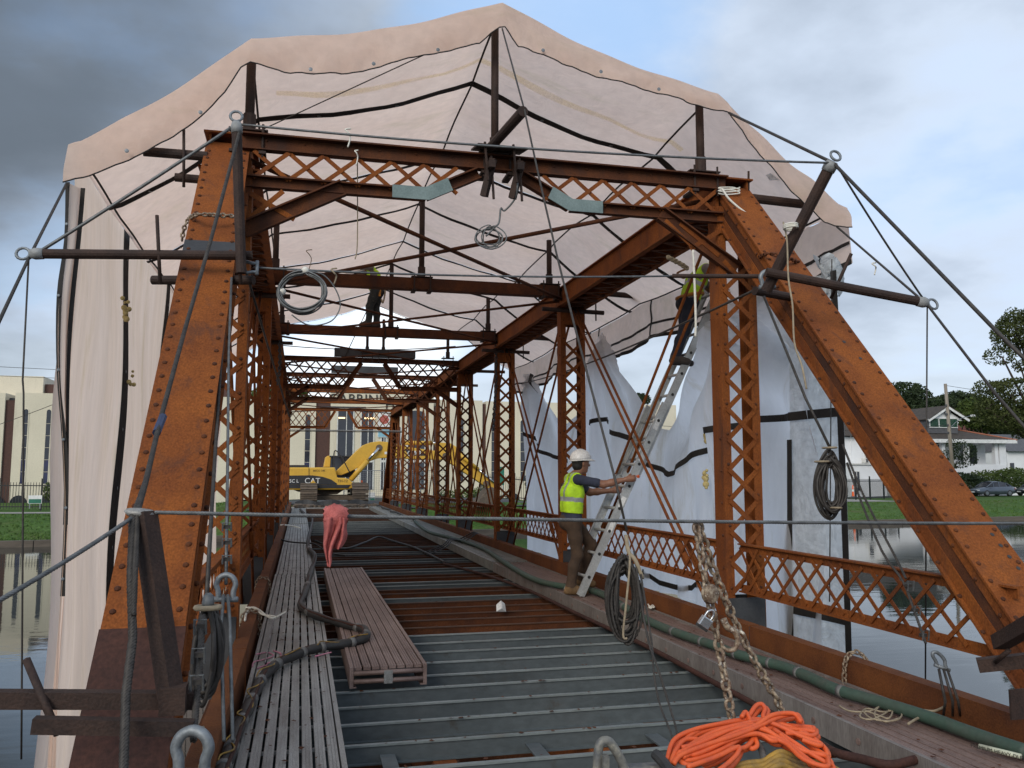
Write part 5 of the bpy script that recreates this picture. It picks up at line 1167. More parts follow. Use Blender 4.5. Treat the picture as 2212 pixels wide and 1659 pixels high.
# white print on the hose near the end
LBL = mat('hose_label', (0.55, 0.56, 0.42), None, 8, .7, bump=0)
e0, e1 = at(*z7(1320, 1497), Z=.06), at(*z7(1580, 1560), Z=.06); dx_ = (e1 - e0).normalized(); sd_ = dx_.cross(V((0, 0, 1))).normalized()
nl = (AX[:, 2] * -1); nl = V(nl); upv = (nl - dx_ * nl.dot(dx_)).normalized(); ay_ = upv.cross(dx_).normalized()
hc = lambda t_: e0.lerp(e1, t_)
for t0, t1, wd in ((0, 1, .022),): 
    a, c = hc(t0) , hc(t1); a.z = c.z = .05
    MB().tube([a + upv * .033, c + upv * .033], .0135, 8).build('print_strip', LBL, hz_, smooth=True)
    text('lettering', 'PREMIUM HEAVY-DUTY', .027, a.lerp(c, .5) + upv * .0475, dx_, ay_, BLACK, hz_, .0005)
cable('red_cable', 'red-brown cable lying along the foot of the eastern walk board', [V((2.55, 15.5, -.13)), V((2.7, 14.6, -.12)), V((2.95, 13.2, -.12)), V((3.08, 11.5, -.11)), V((3.1, 9.5, -.11)), V((3.12, 7.6, -.10)), V((3.1, 6.2, -.11)), V((3.1, 5.0, -.13))], .022, RUSTP, step=6)
cable('red_cable', 'orange-red cable beside the near end of the eastern walk board', [at(*z7(*p), Z=-.03) for p in ((250, 1470), (400, 1560), (560, 1600), (750, 1640), (950, 1600), (1100, 1620), (1300, 1690))], .025, RUSTP, step=6)
cable('black_cable', 'black cables snaking over the deck beams to the middle of the bridge', [V((.35, 19.5, .03)), V((.9, 19.0, -.12)), V((1.5, 20.5, -.11)), V((1.9, 21.4, -.05)), V((2.2, 20.8, -.11)), V((2.45, 19.2, -.12)), V((2.55, 17.5, -.12)), V((2.6, 15.6, -.12))], .022, BLACK, step=6)
for k in range(3): cable('black_cable', ('black cable looping across the pale eastern walk board', 'second black cable humped over the pale eastern walk board edge', 'third thin black cable across the pale eastern walk board')[k], [V((2.5, 17.2 + .3 * k, -.13)), V((2.95, 17.7 + .25 * k, -.02)), V((3.2, 18.2 + .2 * k, .09)), V((3.5, 18.5 + .3 * k, .04)), V((3.85, 18.9 + .2 * k, .17)), V((3.95, 19.2, .1))], .014, BLACK, step=6)
cable('black_cable', 'black cable crossing the western walk board to the deck middle', [V((-.45, 19.2, .12)), V((-.2, 19.2, .04)), V((.1, 18.9, .03)), V((.35, 18.6, .02)), V((.6, 18.0, -.10)), V((.9, 17.4, -.12))], .016, BLACK, step=6)
cable('grey_cable', 'dark cables bundled along the far eastern walk board', [V((3.5, 27 + 1.1 * k, .06 + .02 * (k % 2))) + V((.06 * math.sin(k * 1.9), 0, 0)) for k in range(13)], .035, BLACK, step=5)

# ---- wire ropes and guys
W = 'wire ropes and guys'
def guy(label, pts, r=.008, m=WIRED, strands=0, step=1): return cable('wire_rope', label, pts, r, m, 'wire rope', 6, step, strands, W, .07)
T_ = {'gl': at(511, 268, Y=5.95), 'o2': at(62, 558, Y=6.02), 'sr': at(1800, 352, Y=5.33), 'o4': at(2003, 658, Y=5.5)}
guy('guy rope from the western canopy corner down past the taped outrigger tip', [at(143, 398, Y=7.3), T_['o2'], at(-40, 775, Y=4.8)], .011)
guy('guard rope from the upright pipe top to the western outrigger tip', sag(T_['gl'], T_['o2'], .01, 8), .011, WIRE)
guy('long thin rope from the western upright pipe across to the eastern spur tip', sag(T_['gl'], T_['sr'], .04, 20), .0085, WIRE)
guy('plumb wire hanging from the western outrigger tip into the water', [T_['o2'], at(49, 820, Y=6.0), at(51, 850, Y=6.0), at(47, 1500, Y=6.0), at(46, 1640, Y=6.0)], .006)
guy('guard rope strung level across the bridge behind the end posts', sag(at(548, 578, Y=6.1), at(1460, 596, Y=6.4), .03, 16), .008, WIRE)
guy('near guard rope strung across the deck, carrying the red rag and chain', sag(at(300, 1106, Y=3.62), at(2330, 1131, Y=3.55), .012, 24), .0085, WIRE, 5)
guy('guard rope running from the square post down to the western edge', sag(at(298, 1110, Y=3.62), at(-60, 1330, Y=2.9), .01, 8), .009, WIRE, 5)
guy('long guy cable from the eastern canopy shoulder over the spur tip to the trees', [at(1575, 244, Y=7.2), T_['sr'], at(2155, 718, Y=4.3), at(2290, 850, Y=3.9)], .0125)
guy('thinner rope between the eastern spur tip and the eastern outrigger tip', sag(T_['sr'] + V((.02, 0, 0)), T_['o4'], .02, 8), .008)
guy('guy cable from the eastern canopy corner through the outrigger tip toward the water', [at(1808, 490, Y=7.25), T_['o4'], at(2150, 850, Y=4.7), at(2290, 1010, Y=4.1)], .010)
guy('plumb wire hanging from the eastern outrigger tip', [T_['o4'], at(2001, 1000, Y=5.5), at(1999, 1480, Y=5.5)], .006)
guy('plumb wire beside the grey tarp strip', [at(1797, 560, Y=7.0), at(1794, 1010, Y=6.95), at(1792, 1300, Y=6.9)], .006)
guy('dark cable slanting from the eastern lower pipe to the dark coil', [at(1650, 640, Y=6.0), at(1740, 860, Y=5.7), at(1793, 968, Y=5.5)], .010)
guy('dark cable stretched along the dropped white tarp to the far posts', sag(at(1640, 622, Y=6.2), (4.9, 18.9, 3.55), .10, 24), .011)
guy('long thin rope from the ridge past the spur pipe to the hanging brown coil', [at(1085, 62, Y=7.2), at(1133, 238, Y=6.35), at(1168, 400, Y=6.0), at(1205, 560, Y=5.6), at(1240, 700, Y=5.2), at(1288, 880, Y=4.9), at(1330, 1040, Y=4.7), at(1354, 1148, Y=4.62)], .008, WIRED)
guy('dark rope slanting inside the western truss to the second post', [at(528, 575, Y=6.3), at(575, 735, Y=8.5), at(625, 900, Y=11.5)], .010)
guy('wire rope hanging along the western truss to the turnbuckle shackle', [at(500, 600, Y=6.0), at(494, 760, Y=5.6), at(492, 980, Y=5.0), at(490, 1110, Y=4.6), at(488, 1262, Y=4.35)], .008, WIRE)
guy('dark wire rope hanging beside the western end post down to the pulley block', [at(492, 620, Y=6.2), at(476, 800, Y=5.6), at(458, 1090, Y=4.6), at(444, 1330, Y=4.1)], .010)
rp_ = [at(520, 275, Y=5.95), at(487, 400, Y=5.7), at(455, 520, Y=5.4), at(400, 710, Y=4.95), at(347, 905, Y=4.4), at(315, 1040, Y=3.9), at(292, 1105, Y=3.62)]
guy('heavy wire rope slanting down the face of the western end post', rp_, .0125, WIRED, 6)
guy('end of the heavy wire rope hanging doubled below the cable cap', [at(288, 1110, Y=3.6), at(283, 1250, Y=3.5), at(287, 1380, Y=3.45), at(272, 1500, Y=3.35), at(266, 1700, Y=3.2)], .017, WIRED, 6)
guy('second strand of the heavy rope below the cable cap', [at(345, 912, Y=4.38), at(318, 1030, Y=3.92), at(297, 1108, Y=3.6), at(292, 1230, Y=3.5), at(288, 1330, Y=3.46)], .012, WIRED, 6)
tag(MB().tube([at(352, 900, Y=4.42), at(338, 935, Y=4.3)], .020, 8).build('tape_wrap', mat('blue_tape', (.03, .045, .10), None, 8, .6)), 'blue tape binding the heavy wire rope on the western end post', 'tape', None, 'thing')
# canopy support ropes under the tarp
for x, lb in ((1.7, 'ridge'), (-.5, 'western shoulder'), (3.8, 'eastern shoulder'), (5.2, 'eastern eave'), (-1.82, 'western eave')):
    guy(f'dark support rope running under the canopy along its {lb}', [canopy_pt(x, 7.35 + .35 * k, -.03) for k in range(41)], .011, BAND)
guy('rope fanning from the canopy ridge down to the western portal end', sag(canopy_pt(1.7, 7.4, -.1), (-.4, 7.5, 4.45), .0, 4), .005)
# ropes from the rear canopy edge
guy('thin rope slanting from the canopy rear edge to the first lattice frame', sag((1.5, 21.3, 5.5), (1.0, 21.3, 4.35), 0, 2), .012)
guy('thin rope across the sky gap under the canopy rear edge', sag((-.5, 21.4, 4.6), (3.8, 21.5, 4.75), .1, 10), .012)
# ---- white and tan cords
def cord(label, pts, r=.005, m=CORDW, step=6, name='cord'): return cable(name, label, pts, r, m, 'cord', 6, step)
cord('white cord draped from the eastern portal corner over the end post', [at(1560, 408, Y=7.25), at(1575, 430, Y=7.2), at(1600, 452, Y=7.15), at(1622, 470, Y=7.1), at(1630, 500, Y=7.1), at(1632, 525, Y=7.1)], .011)
cord('white cord loops lying on top of the eastern end post', [at(1575 + 22 * math.cos(a) + 3 * math.sin(3 * a), 404 + 3.5 * math.sin(a) + .5 * k, Y=7.3) for k, a in enumerate([.55 * i for i in range(30)])], .007, step=3)
cord('short white cord hanging in the eastern portal lattice', [at(1620, 480, Y=7.1), at(1632, 488, Y=7.1), at(1634, 520, Y=7.1)], .009)
cord('white cord hanging from the eastern knee brace beside the ladder', [at(1497, 540, Y=7.3), at(1500, 600, Y=7.3), at(1503, 690, Y=7.3), at(1502, 727, Y=7.3)], .012)
cord('tan string trailing from the eastern spur pipe across the end post', [at(1692, 480, Y=5.65), at(1700, 520, Y=5.6), at(1703, 600, Y=5.5), at(1712, 660, Y=5.4), at(1716, 740, Y=5.3), at(1732, 790, Y=5.2), at(1742, 840, Y=5.15)], .007, MANILA)
cord('tan cord wrapped round the eastern spur pipe', [V(at(1708, 492, Y=5.58)) + V((.05 * math.cos(a), .05 * math.sin(a), .012 * a / 6.28 - .01)) for a in [.5 * i for i in range(38)]], .007, CORDW, 2)
def tied(label, p, r=.012, dl=.12, m=CORDW):
    p = V(p); cord(label, [p + V((r, 0, r)), p + V((-r, 0, .5 * r)), p + V((0, -r, -r)), p + V((r * .8, 0, -dl * .4)), p + V((0, 0, -dl))], .006, m, 5, 'tied_cord')
tied('white cord tail tied to the long thin rope near the western side', at(752, 283, Y=6.0), .02, .12); tied('white cord end hanging at the portal top on the western side', at(770, 328, Y=7.3), .015, .12)
tied('cord knot on the guy cable beside the eastern outrigger', at(1888, 572, Y=6.4), .02, .09, CORDW); tied('frayed cord tail under the canopy above the grey coil', at(668, 545, Y=12), .04, .25, MANILA)
tied('rag of tan cord on the level guard rope near the grey coil', at(722, 585, Y=6.15), .02, .1, MANILA)
cord('white cord bunched on the western kerb beam', [at(x, y, Z=.17) for x, y in ((529, 1340), (533, 1322), (545, 1312), (560, 1318), (575, 1330), (590, 1335), (610, 1326), (616, 1322))], .010)
cord('second white cord tail on the western kerb beam', [at(x, y, Z=.175) for x, y in ((531, 1312), (550, 1314), (566, 1327), (585, 1330), (600, 1333))], .008)
cord('white cord lying across the far western walk board', [V((-.45, 23.3, .16)), V((-.3, 24.0, .12)), V((-.05, 24.2, .06)), V((.05, 23.6, .05))], .02)
cord('tan rope tangle on the near end of the eastern walk board', [at(*z7(*p), Z=.03) for p in ((430, 1270), (480, 1300), (560, 1310), (640, 1300), (720, 1255), (740, 1300), (640, 1355), (560, 1340), (600, 1290), (700, 1310), (780, 1300), (820, 1325), (790, 1360), (700, 1365), (620, 1345), (580, 1300), (670, 1330), (740, 1350), (760, 1290), (690, 1270), (650, 1330), (720, 1370), (800, 1350))], .0055, MANILA, 5)
cord('tan rope leading from the kerb beam to the rope tangle', [at(*z7(*p), Z=.06) for p in ((1190, 1215), (1150, 1225), (1090, 1275), (1020, 1305), (950, 1300))] + [at(*z7(*p), Z=.04) for p in ((1000, 1330), (930, 1345), (860, 1385))], .008, MANILA, 5)
cord('white cord tuft on the eastern walk board by the ladder foot', [at(*z6(*p), Z=.03) for p in ((555, 640), (570, 655), (590, 640), (575, 665), (560, 655), (595, 660), (580, 640))], .008, CORDW, 4)
cord('thin vertical string hanging below the canopy on the western side', [at(772, 345, Y=7.5), at(772, 520, Y=7.5), at(767, 560, Y=7.5)], .005, MANILA)

# ---- coils of wire
def coil(name, label, c, ax, ay, rx, ry, n, r, m, wob=.12, strands=0, seed=1, thick=.03, sag_=0.0):
    rg = random.Random(seed); c, ax, ay = V(c), V(ax).normalized(), V(ay).normalized(); az = ax.cross(ay)
    o = thing(name, label, 'coil', c)
    pts = []
    ph = [rg.uniform(0, 6.28) for _ in range(4)]
    for k in range(n):
        sx, sy, dx, dy, dz = rx * rg.uniform(1 - wob, 1), ry * rg.uniform(1 - wob, 1), rg.uniform(-.25, .25) * wob * rx, rg.uniform(-.3, .1) * wob * ry, rg.uniform(-thick, thick)
        for j in range(20):
            a = math.pi / 2 + 2 * math.pi * j / 20
            top = max(0, math.sin(a)) ** 2                       # the turns gather where the coil hangs
            pts.append(c + ax * (sx * math.cos(a) * (1 - .25 * sag_ * top) + dx * (1 - top)) + ay * (sy * math.sin(a) + dy * (1 - top)) + az * (dz * (1 - .6 * top) + .01 * math.sin(3 * a + k)))
    P = smooth_path(pts, 2); b = MB(); b.rope(P, r, strands, .05, 4, .014) if strands else b.tube(P, r, 6)
    b.build('turns', m, o, smooth=True); return o
XH = V((.9695, -.245, 0)); UP = V((0, 0, 1))
c_ = at(652, 630, Y=6.1); k_ = coil('wire_coil', 'large coil of grey wire rope hanging from the level guard rope', c_, XH, UP, .175, .155, 11, .0062, WIRE, .22, 0, 3, .03, .3)
for dx, dz in ((.02, .15), (-.14, 0.0)): MB().ball(c_ + XH * dx + UP * dz, .028, 8, 6).build('tape_tie', CORDW, k_, smooth=True)
cord('loose loop of grey wire springing from the large coil', [at(x, y, Y=6.1) for x, y in ((668, 585), (700, 595), (725, 625), (735, 660), (720, 690), (690, 702), (660, 700), (630, 680))], .005, WIRE, 6, 'wire_loop')
k_ = coil('wire_coil', 'small airy coil of thin grey wire hanging below the portal middle', at(1058, 512, Y=7.3), XH, UP, .145, .13, 5, .0062, WIRE, .5, 0, 9, .05, .3)
cable('wire_rope', 'dark wire looped over the portal holding the small airy coil', [at(1115, 385, Y=7.25), at(1118, 400, Y=7.2), at(1112, 430, Y=7.25), at(1090, 455, Y=7.3), at(1082, 450, Y=7.3), at(1078, 480, Y=7.3), at(1070, 490, Y=7.3), at(1050, 510, Y=7.3)], .009, WIRE, 'wire rope', 6, 5, 0, W)
c_ = at(1349, 1288, Y=4.62); k_ = coil('rope_coil', 'tall coil of brown wire rope hanging before the eastern walk board', c_, XH, UP, .098, .235, 19, .0092, WIRED, .50, 5, 5, .05, .5)
MB().tube(smooth_path([c_ + V((.015, 0, .34)), c_ + V((.02, -.02, .25)), c_ + V((.05, -.05, .20)), c_ + V((.09, -.05, .10))], 5), .012, 7).build('tan_lashing', MANILA, k_, smooth=True)
MB().tube(smooth_path([c_ + V((.012, .01, .33)), c_ + V((.02, -.04, .22)), c_ + V((-.01, -.06, .0)), c_ + V((-.03, -.05, -.20)), c_ + V((-.01, -.06, -.22))], 5), .007, 6).build('tan_cord', MANILA, k_, smooth=True)
cable('wire_rope', 'pair of brown rope tails dropping from the tall coil to the deck', [at(1370, 1190, Y=4.6), at(1385, 1300, Y=4.5), at(1402, 1390, Y=4.4), at(1420, 1440, Y=4.3), at(1445, 1520, Y=4.2), at(1462, 1580, Y=4.1), at(1468, 1625, Y=4.0)], .007, WIRED, 'wire rope', 6, 5, 4, W)
cable('wire_rope', 'second brown rope tail from the tall coil, hanging in a bow', [at(1384, 1240, Y=4.55), at(1408, 1390, Y=4.4), at(1412, 1450, Y=4.3), at(1425, 1520, Y=4.2), at(1452, 1590, Y=4.05), at(1462, 1630, Y=4.0)], .006, WIRED, 'wire rope', 6, 5, 4, W)
c_ = at(1795, 1045, Y=5.5); k_ = coil('rope_coil', 'dark brown rope coil hanging beside the grey tarp strip', c_, XH, UP, .11, .25, 18, .009, WIRED, .55, 0, 8, .05, .5)
for dz, dx in ((.16, -.06), (-.17, 0.02), (.26, 0)): MB().tube([c_ + XH * (dx + .036 * math.cos(a)) + V((0, -.06 * math.sin(a), dz)) for a in [2 * math.pi * q / 10 for q in range(10)]], .008, 5, closed=True).build('tan_lashing', MANILA, k_, smooth=True)
guy('brown rope leading from the dark coil to the clamp above the shackle', [at(1830, 1000, Y=5.4), at(1855, 1070, Y=5.2), at(1905, 1190, Y=4.9), at(1950, 1255, Y=4.75), at(1975, 1320, Y=4.6), at(2000, 1390, Y=4.5)], .009, WIRED, 4, 4)
guy('second brown rope from the dark coil joining at the clamp', [at(1820, 960, Y=5.4), at(1870, 1080, Y=5.2), at(1930, 1195, Y=4.9), at(1957, 1250, Y=4.75)], .009, WIRED, 4, 4)
for px, py in ((1962, 1265), (1976, 1318), (1994, 1372)):
    cl = thing('rope_clip', f'{"upper" if py < 1300 else "middle" if py < 1340 else "lower"} wire rope clip on the ropes above the eastern shackle', 'rope clip', at(px, py, Y=4.7 - (py - 1265) * .0015), 'rope clips'); q = cl.location.copy()
    MB().box(q, (.034, .03, .02)).build('saddle', WIRED, cl)
    MB().tube([q + V((-.02, -.02, -.03)), q + V((-.02, -.03, .03)), q + V((.02, -.03, .03)), q + V((.02, -.02, -.03))], .005, 6).build('u_bolt', WIRE, cl)
def shackle(label, c, ax, ay, s=1.0, r=.011):
    c, ax, ay = V(c), V(ax).normalized(), V(ay).normalized(); o = thing('shackle', label, 'shackle', c)
    P = [c + ax * (s * .030 * x) + ay * (s * .03 * y) for x, y in ((-1, -1.4), (-1.05, -.3), (-1.3, .6), (-.9, 1.5), (0, 1.9), (.9, 1.5), (1.3, .6), (1.05, -.3), (1, -1.4))]
    MB().tube(smooth_path(P, 4), r * s, 8).build('bow', GALV, o, smooth=True)
    MB().tube([c + ax * (-.05 * s) + ay * (-.042 * s), c + ax * (.05 * s) + ay * (-.042 * s)], r * s * 1.05, 8).build('pin', GALV, o, smooth=True)
    return o
shackle('galvanised shackle joining ropes above the eastern kerb beam', at(2030, 1428, Y=4.42), (.9, -.2, -.35), (-.35, 0, .94), .95)
for k, (xa, xb) in enumerate(((2022, 2050), (2032, 2066), (2040, 2078))): guy(f'{("western", "middle", "eastern")[k]} strand of the sling from the shackle to the kerb beam', [at(xa + 6, 1445, Y=4.4), at(xb - 8, 1515, Y=4.3), at(xb - 12 + 4 * k, 1545, X=3.80)], .008, WIRED)
shackle('grey shackle on the western end of the level guard rope', at(540, 578, Y=6.05), (0, .3, 1), (-1, 0, 0), 1.1)
shackle('small galvanised shackle above the turnbuckle on the western truss', at(488, 1272, Y=4.3), XH, UP, 1.15)
shackle('large galvanised shackle at the bottom edge beside the western kerb', at(415, 1632, Y=3.3), XH, UP, 1.5, .013)
shackle('heavy shackle hanging under the eastern lower pipe', at(1657, 606, Y=6.0), XH, UP, 1.3, .014)
for xa, xb in ((483, 478), (492, 497)): guy(f'{"left" if xb < 490 else "right"} leg of the sling below the small western shackle', [at(xa, 1285, Y=4.28), at(xb, 1350, Y=4.2), at(xb + 2, 1450, Y=4.0), at(xb + 6, 1600, Y=3.7)], .008, WIRE)
tbk = thing('pulley_block', 'dark hanging pulley block with roped coil beside the western kerb', 'pulley block', at(446, 1400, Y=3.85)); q = tbk.location.copy()
coil_b = coil('rope_coil', 'dark rope coil lashed with tan cord hanging at the western kerb', q + V((0, .04, -.02)), XH, UP, .055, .20, 9, .0095, WIRED, .3, 0, 12, .05, .4)
MB().lathe([(.022, .0), (.026, .025), (.020, .055), (.010, .065)], 10, q + V((0, 0, .16))).build('thimble', WIRE, tbk, smooth=True)
MB().tube([q + V((.03 * math.cos(a) * 1.6, .03 * math.sin(a), .165)) for a in [2 * math.pi * i / 10 for i in range(10)]], .012, 6, closed=True).build('tan_lashing', MANILA, tbk, smooth=True)
MB().tube(smooth_path([q + V((.0, -.05, -.30)), q + V((.01, -.05, -.36)), q + V((.012, -.05, -.42))], 4), .008, 6).build('tan_tail', MANILA, tbk, smooth=True)
MB().lathe([(.008, 0), (.022, -.03), (.024, -.045)], 8, q + V((.012, -.05, -.42)), V((0, 0, 1))).build('frayed_end', MANILA, tbk, smooth=True)
guy('thick grey rope through the clips down to the large shackle', [at(438, 1330, Y=3.8), at(432, 1430, Y=3.65), at(424, 1520, Y=3.5), at(418, 1600, Y=3.35)], .014, WIRED, 5)
for py in (1352, 1414, 1472): 
    q2 = at(434 - (py - 1352) * .06, py, Y=3.76 - (py - 1352) * .002); cl = thing('rope_clip', f'{"upper" if py < 1400 else "middle" if py < 1450 else "lower"} wire rope clip on the thick rope at the western kerb', 'rope clip', q2, 'rope clips')
    MB().box(q2, (.032, .03, .018)).build('saddle', WIRED, cl); MB().tube([q2 + V((-.022, -.02, -.03)), q2 + V((-.022, -.035, .03)), q2 + V((.022, -.035, .03)), q2 + V((.022, -.02, -.03))], .005, 6).build('u_bolt', WIRE, cl)
for k, y in enumerate((1150 - 12, 1172, 1208)):
    q2 = at(491, y, Y=4.5 - k * .06); cl = thing('rope_clip', f'{("top", "second", "third")[k]} rope clip on the grey rope hanging by the western truss', 'rope clip', q2, 'rope clips')
    MB().box(q2, (.032, .03, .018)).build('saddle', WIRED, cl); MB().tube([q2 + V((-.02, -.02, -.02)), q2 + V((-.02, -.03, .02)), q2 + V((.02, -.03, .02)), q2 + V((.02, -.02, -.02))], .005, 6).build('u_bolt', WIRE, cl)

# ---- chains
def link_mesh(Ln, r, m):
    a, c = Ln / 2 - r, Ln * .30; P = []
    for k in range(12):
        t_ = 2 * math.pi * k / 12; P.append(V((c * math.cos(t_) * .92, math.copysign(abs(math.sin(t_)) ** .8, math.sin(t_)) * a, 0)))
    b = MB().tube(P, r, 6, closed=True); me = bpy.data.meshes.new('link'); me.from_pydata(b.v, [], b.f); me.materials.append(m)
    me.polygons.foreach_set('use_smooth', [True] * len(me.polygons)); return me
LK = {}
def chain(label, pts, Ln=.06, r=.009, m=CHAINM, group=None, smooth=True):
    P = smooth_path(pts, 8) if smooth else [V(p) for p in pts]; o = thing('chain', label, 'chain', P[-1], group)
    key = (Ln, r, m.name)
    if key not in LK: LK[key] = link_mesh(Ln, r, m)
    seg = [0]; 
    for a, c in zip(P, P[1:]): seg.append(seg[-1] + (c - a).length)
    stp = Ln - 2.3 * r; k = 0; d = stp / 2
    def pt(x):
        for i in range(len(P) - 1):
            if x <= seg[i + 1]: return P[i].lerp(P[i + 1], (x - seg[i]) / max(1e-9, seg[i + 1] - seg[i]))
        return P[-1]
    while d < seg[-1]:
        p = pt(d); t_ = (pt(min(d + .01, seg[-1])) - pt(max(0, d - .01))).normalized(); a, u, _ = basis(t_, V((0.2, -1, .15)))
        if k % 2: a, u = u, -a
        ang = random.uniform(-.35, .35); a2 = a * math.cos(ang) + u * math.sin(ang); u2 = t_.cross(a2) * -1
        place('link', LK[key], o, p, Matrix((a2, t_, a2.cross(t_))).transposed().to_quaternion()); d += stp; k += 1
    return o
chain('rusty white-flecked chain hanging from the guard rope with padlock and hook', [at(1503, 1132, Y=3.6), at(1512, 1180, Y=3.58), at(1522, 1245, Y=3.56), at(1533, 1300, Y=3.55), at(1548, 1370, Y=3.54), at(1563, 1450, Y=3.52), at(1582, 1560, Y=3.5)], .062, .0085)
chain('longer leg of the rusty chain reaching down to the walk board side', [at(1508, 1130, Y=3.62), at(1530, 1200, Y=3.64), at(1565, 1290, Y=3.66), at(1600, 1370, Y=3.68), at(1648, 1460, Y=3.7), at(1680, 1515, Y=3.72), at(1700, 1570, Y=3.72)], .062, .0085)
hk = thing('chain_hook', 'rusty round grab hook block hanging on the chain legs', 'hook', at(1534, 1283, Y=3.5)); q = hk.location.copy()
MB().lathe([(.004, -.017), (.038, -.015), (.044, -.008), (.034, 0), (.044, .008), (.038, .015), (.004, .017)], 16, q, V((.3, -1, .1))).build('sheave', CHAINM, hk, smooth=True)
q2 = at(1578, 1380, Y=3.52); P = [q2 + XH * x + UP * y for x, y in ((-.03, .085), (-.012, .05), (.02, .03), (.032, -.005), (.02, -.04), (-.01, -.05), (-.035, -.035), (-.042, -.01))]
MB().tube(smooth_path(P, 5), [.016 - .00025 * i for i in range(36)], 8).build('hook', CHAINM, hk, smooth=True)
pl = thing('padlock', 'silver padlock clipped to the rusty chain', 'padlock', at(1523, 1344, Y=3.47)); q = pl.location.copy(); R_ = Matrix.Rotation(math.radians(35), 3, V((.25, .97, 0)))
STEELB = mat('bright_steel', (.55, .56, .57), None, 10, .25, .8, bump=.05)
MB().box(q, (.052, .026, .044), R_).build('body', STEELB, pl, bevel=.004); MB().box(q + R_ @ V((0, 0, -.026)), (.05, .027, .012), R_).build('bumper', BLACK, pl)
MB().tube(smooth_path([q + R_ @ V(p) for p in ((-.016, 0, .018), (-.016, 0, .045), (0, 0, .06), (.016, 0, .045), (.016, 0, .018))], 4), .0055, 7).build('shackle_bow', STEELB, pl, smooth=True)
chain('short chain wrapped round the upper western end post', [at(408, 474, Y=6.7), at(425, 464, Y=6.45), at(470, 465, Y=6.45), at(506, 467, Y=6.5)], .05, .008)
chain('loose chain end dangling beside the upper western end post', [at(408, 474, Y=6.6), at(400, 487, Y=6.6), at(395, 505, Y=6.6), at(393, 520, Y=6.6)], .045, .007)
chain('rusty chain wrapped across the eastern end post below its top', [at(1640, 556, Y=6.7), at(1660, 548, Y=6.5), at(1690, 555, Y=6.45), at(1715, 562, Y=6.5), at(1740, 578, Y=6.7)], .05, .008, RUSTD)
chain('pale chain looped over the eastern kerb beam', [V((3.77, 5.5, -.12)), V((3.78, 5.5, .10)), V((3.82, 5.5, .19)), V((3.92, 5.5, .19)), V((3.97, 5.4, .05))], .055, .0075)
chain('pale chain looped over the western kerb beam', [V((-.33, 8.6, -.05)), V((-.34, 8.6, .14)), V((-.40, 8.6, .185)), V((-.48, 8.55, .17)), V((-.5, 8.5, .0))], .055, .0075)
chain('second pale chain looped over the western kerb beam farther along', [V((-.33, 11.3, -.05)), V((-.34, 11.3, .14)), V((-.40, 11.3, .185)), V((-.48, 11.3, .17)), V((-.5, 11.3, .0))], .055, .0075)
chain('dark chain hanging from the eastern top chord at the second post', [V((3.85, 17.0, 4.1)), V((3.84, 17.0, 3.2)), V((3.8, 17.0, 2.6)), V((3.8, 17.0, 2.35))], .09, .014, DARKST)
chain('dark chain hanging at the western end of the second cross strut', [V((-.45, 16.9, 4.1)), V((-.43, 16.9, 3.6)), V((-.46, 16.9, 3.2))], .09, .014, DARKST)
chain('tan knotted lanyard chain from the eastern top chord to the ladder', [at(1442, 555, Y=8.3), at(1455, 562, Y=8.3), at(1470, 570, Y=8.3), at(1485, 580, Y=8.3)], .06, .016, MANILA)

# ---- red rag knotted over the guard rope
rgk = thing('red_rag', 'faded red rag knotted over the near guard rope', 'rag', at(722, 1120, Y=3.6)); q0 = at(726, 1112, Y=3.58)
def lobe(outline, ph, yo):
    rows = []; n = 15
    for xl, xr, y in outline:
        a, c = at(xl, y, Y=3.58), at(xr, y, Y=3.58); rows.append([a.lerp(c, k / n) + V((0, yo - .030 * math.sin(math.pi * k / n) + .020 * math.sin(9 * k / n + ph + y * .03) + .010 * math.sin(21 * k / n + y * .05 + ph), 0)) for k in range(n + 1)])
    R2 = []
    for a, c in zip(rows, rows[1:]): R2 += [[p.lerp(q_, t_) for p, q_ in zip(a, c)] for t_ in (0, .25, .5, .75)]
    R2.append(rows[-1]); return MB().grid(R2)
lobe([(701, 738, 1116), (700, 740, 1130), (701, 735, 1145), (700, 728, 1160), (699, 722, 1175), (701, 717, 1190), (704, 715, 1202), (706, 716, 1212), (708, 713, 1222)], 0, -.01).build('hanging_end', RAG, rgk, smooth=True, solid=.006)
lobe([(722, 748, 1118), (724, 749, 1130), (722, 748, 1142), (720, 750, 1155), (719, 748, 1166), (718, 743, 1176), (722, 735, 1185)], 2, .012).build('hanging_end', RAG, rgk, smooth=True, solid=.006)
b = MB(); rows = []
for i in range(11):
    t_ = i / 10; px = 699 + 52 * t_; h = 10 + 11 * math.sin(math.pi * min(1, t_ * 1.02)) ** .7; c = at(px, 1113 + 3 * math.sin(3 * t_), Y=3.58); s_ = h * .0024
    rows.append([c + V((.004 * math.sin(6 * a + i), s_ * .8 * math.cos(a) * (1 + .12 * math.sin(5 * a + i)), s_ * math.sin(a) * (1 + .10 * math.sin(4 * a + 2 * i)))) for a in [2 * math.pi * k / 20 for k in range(21)]])
b.grid(rows).build('knot', RAG, rgk, smooth=True)

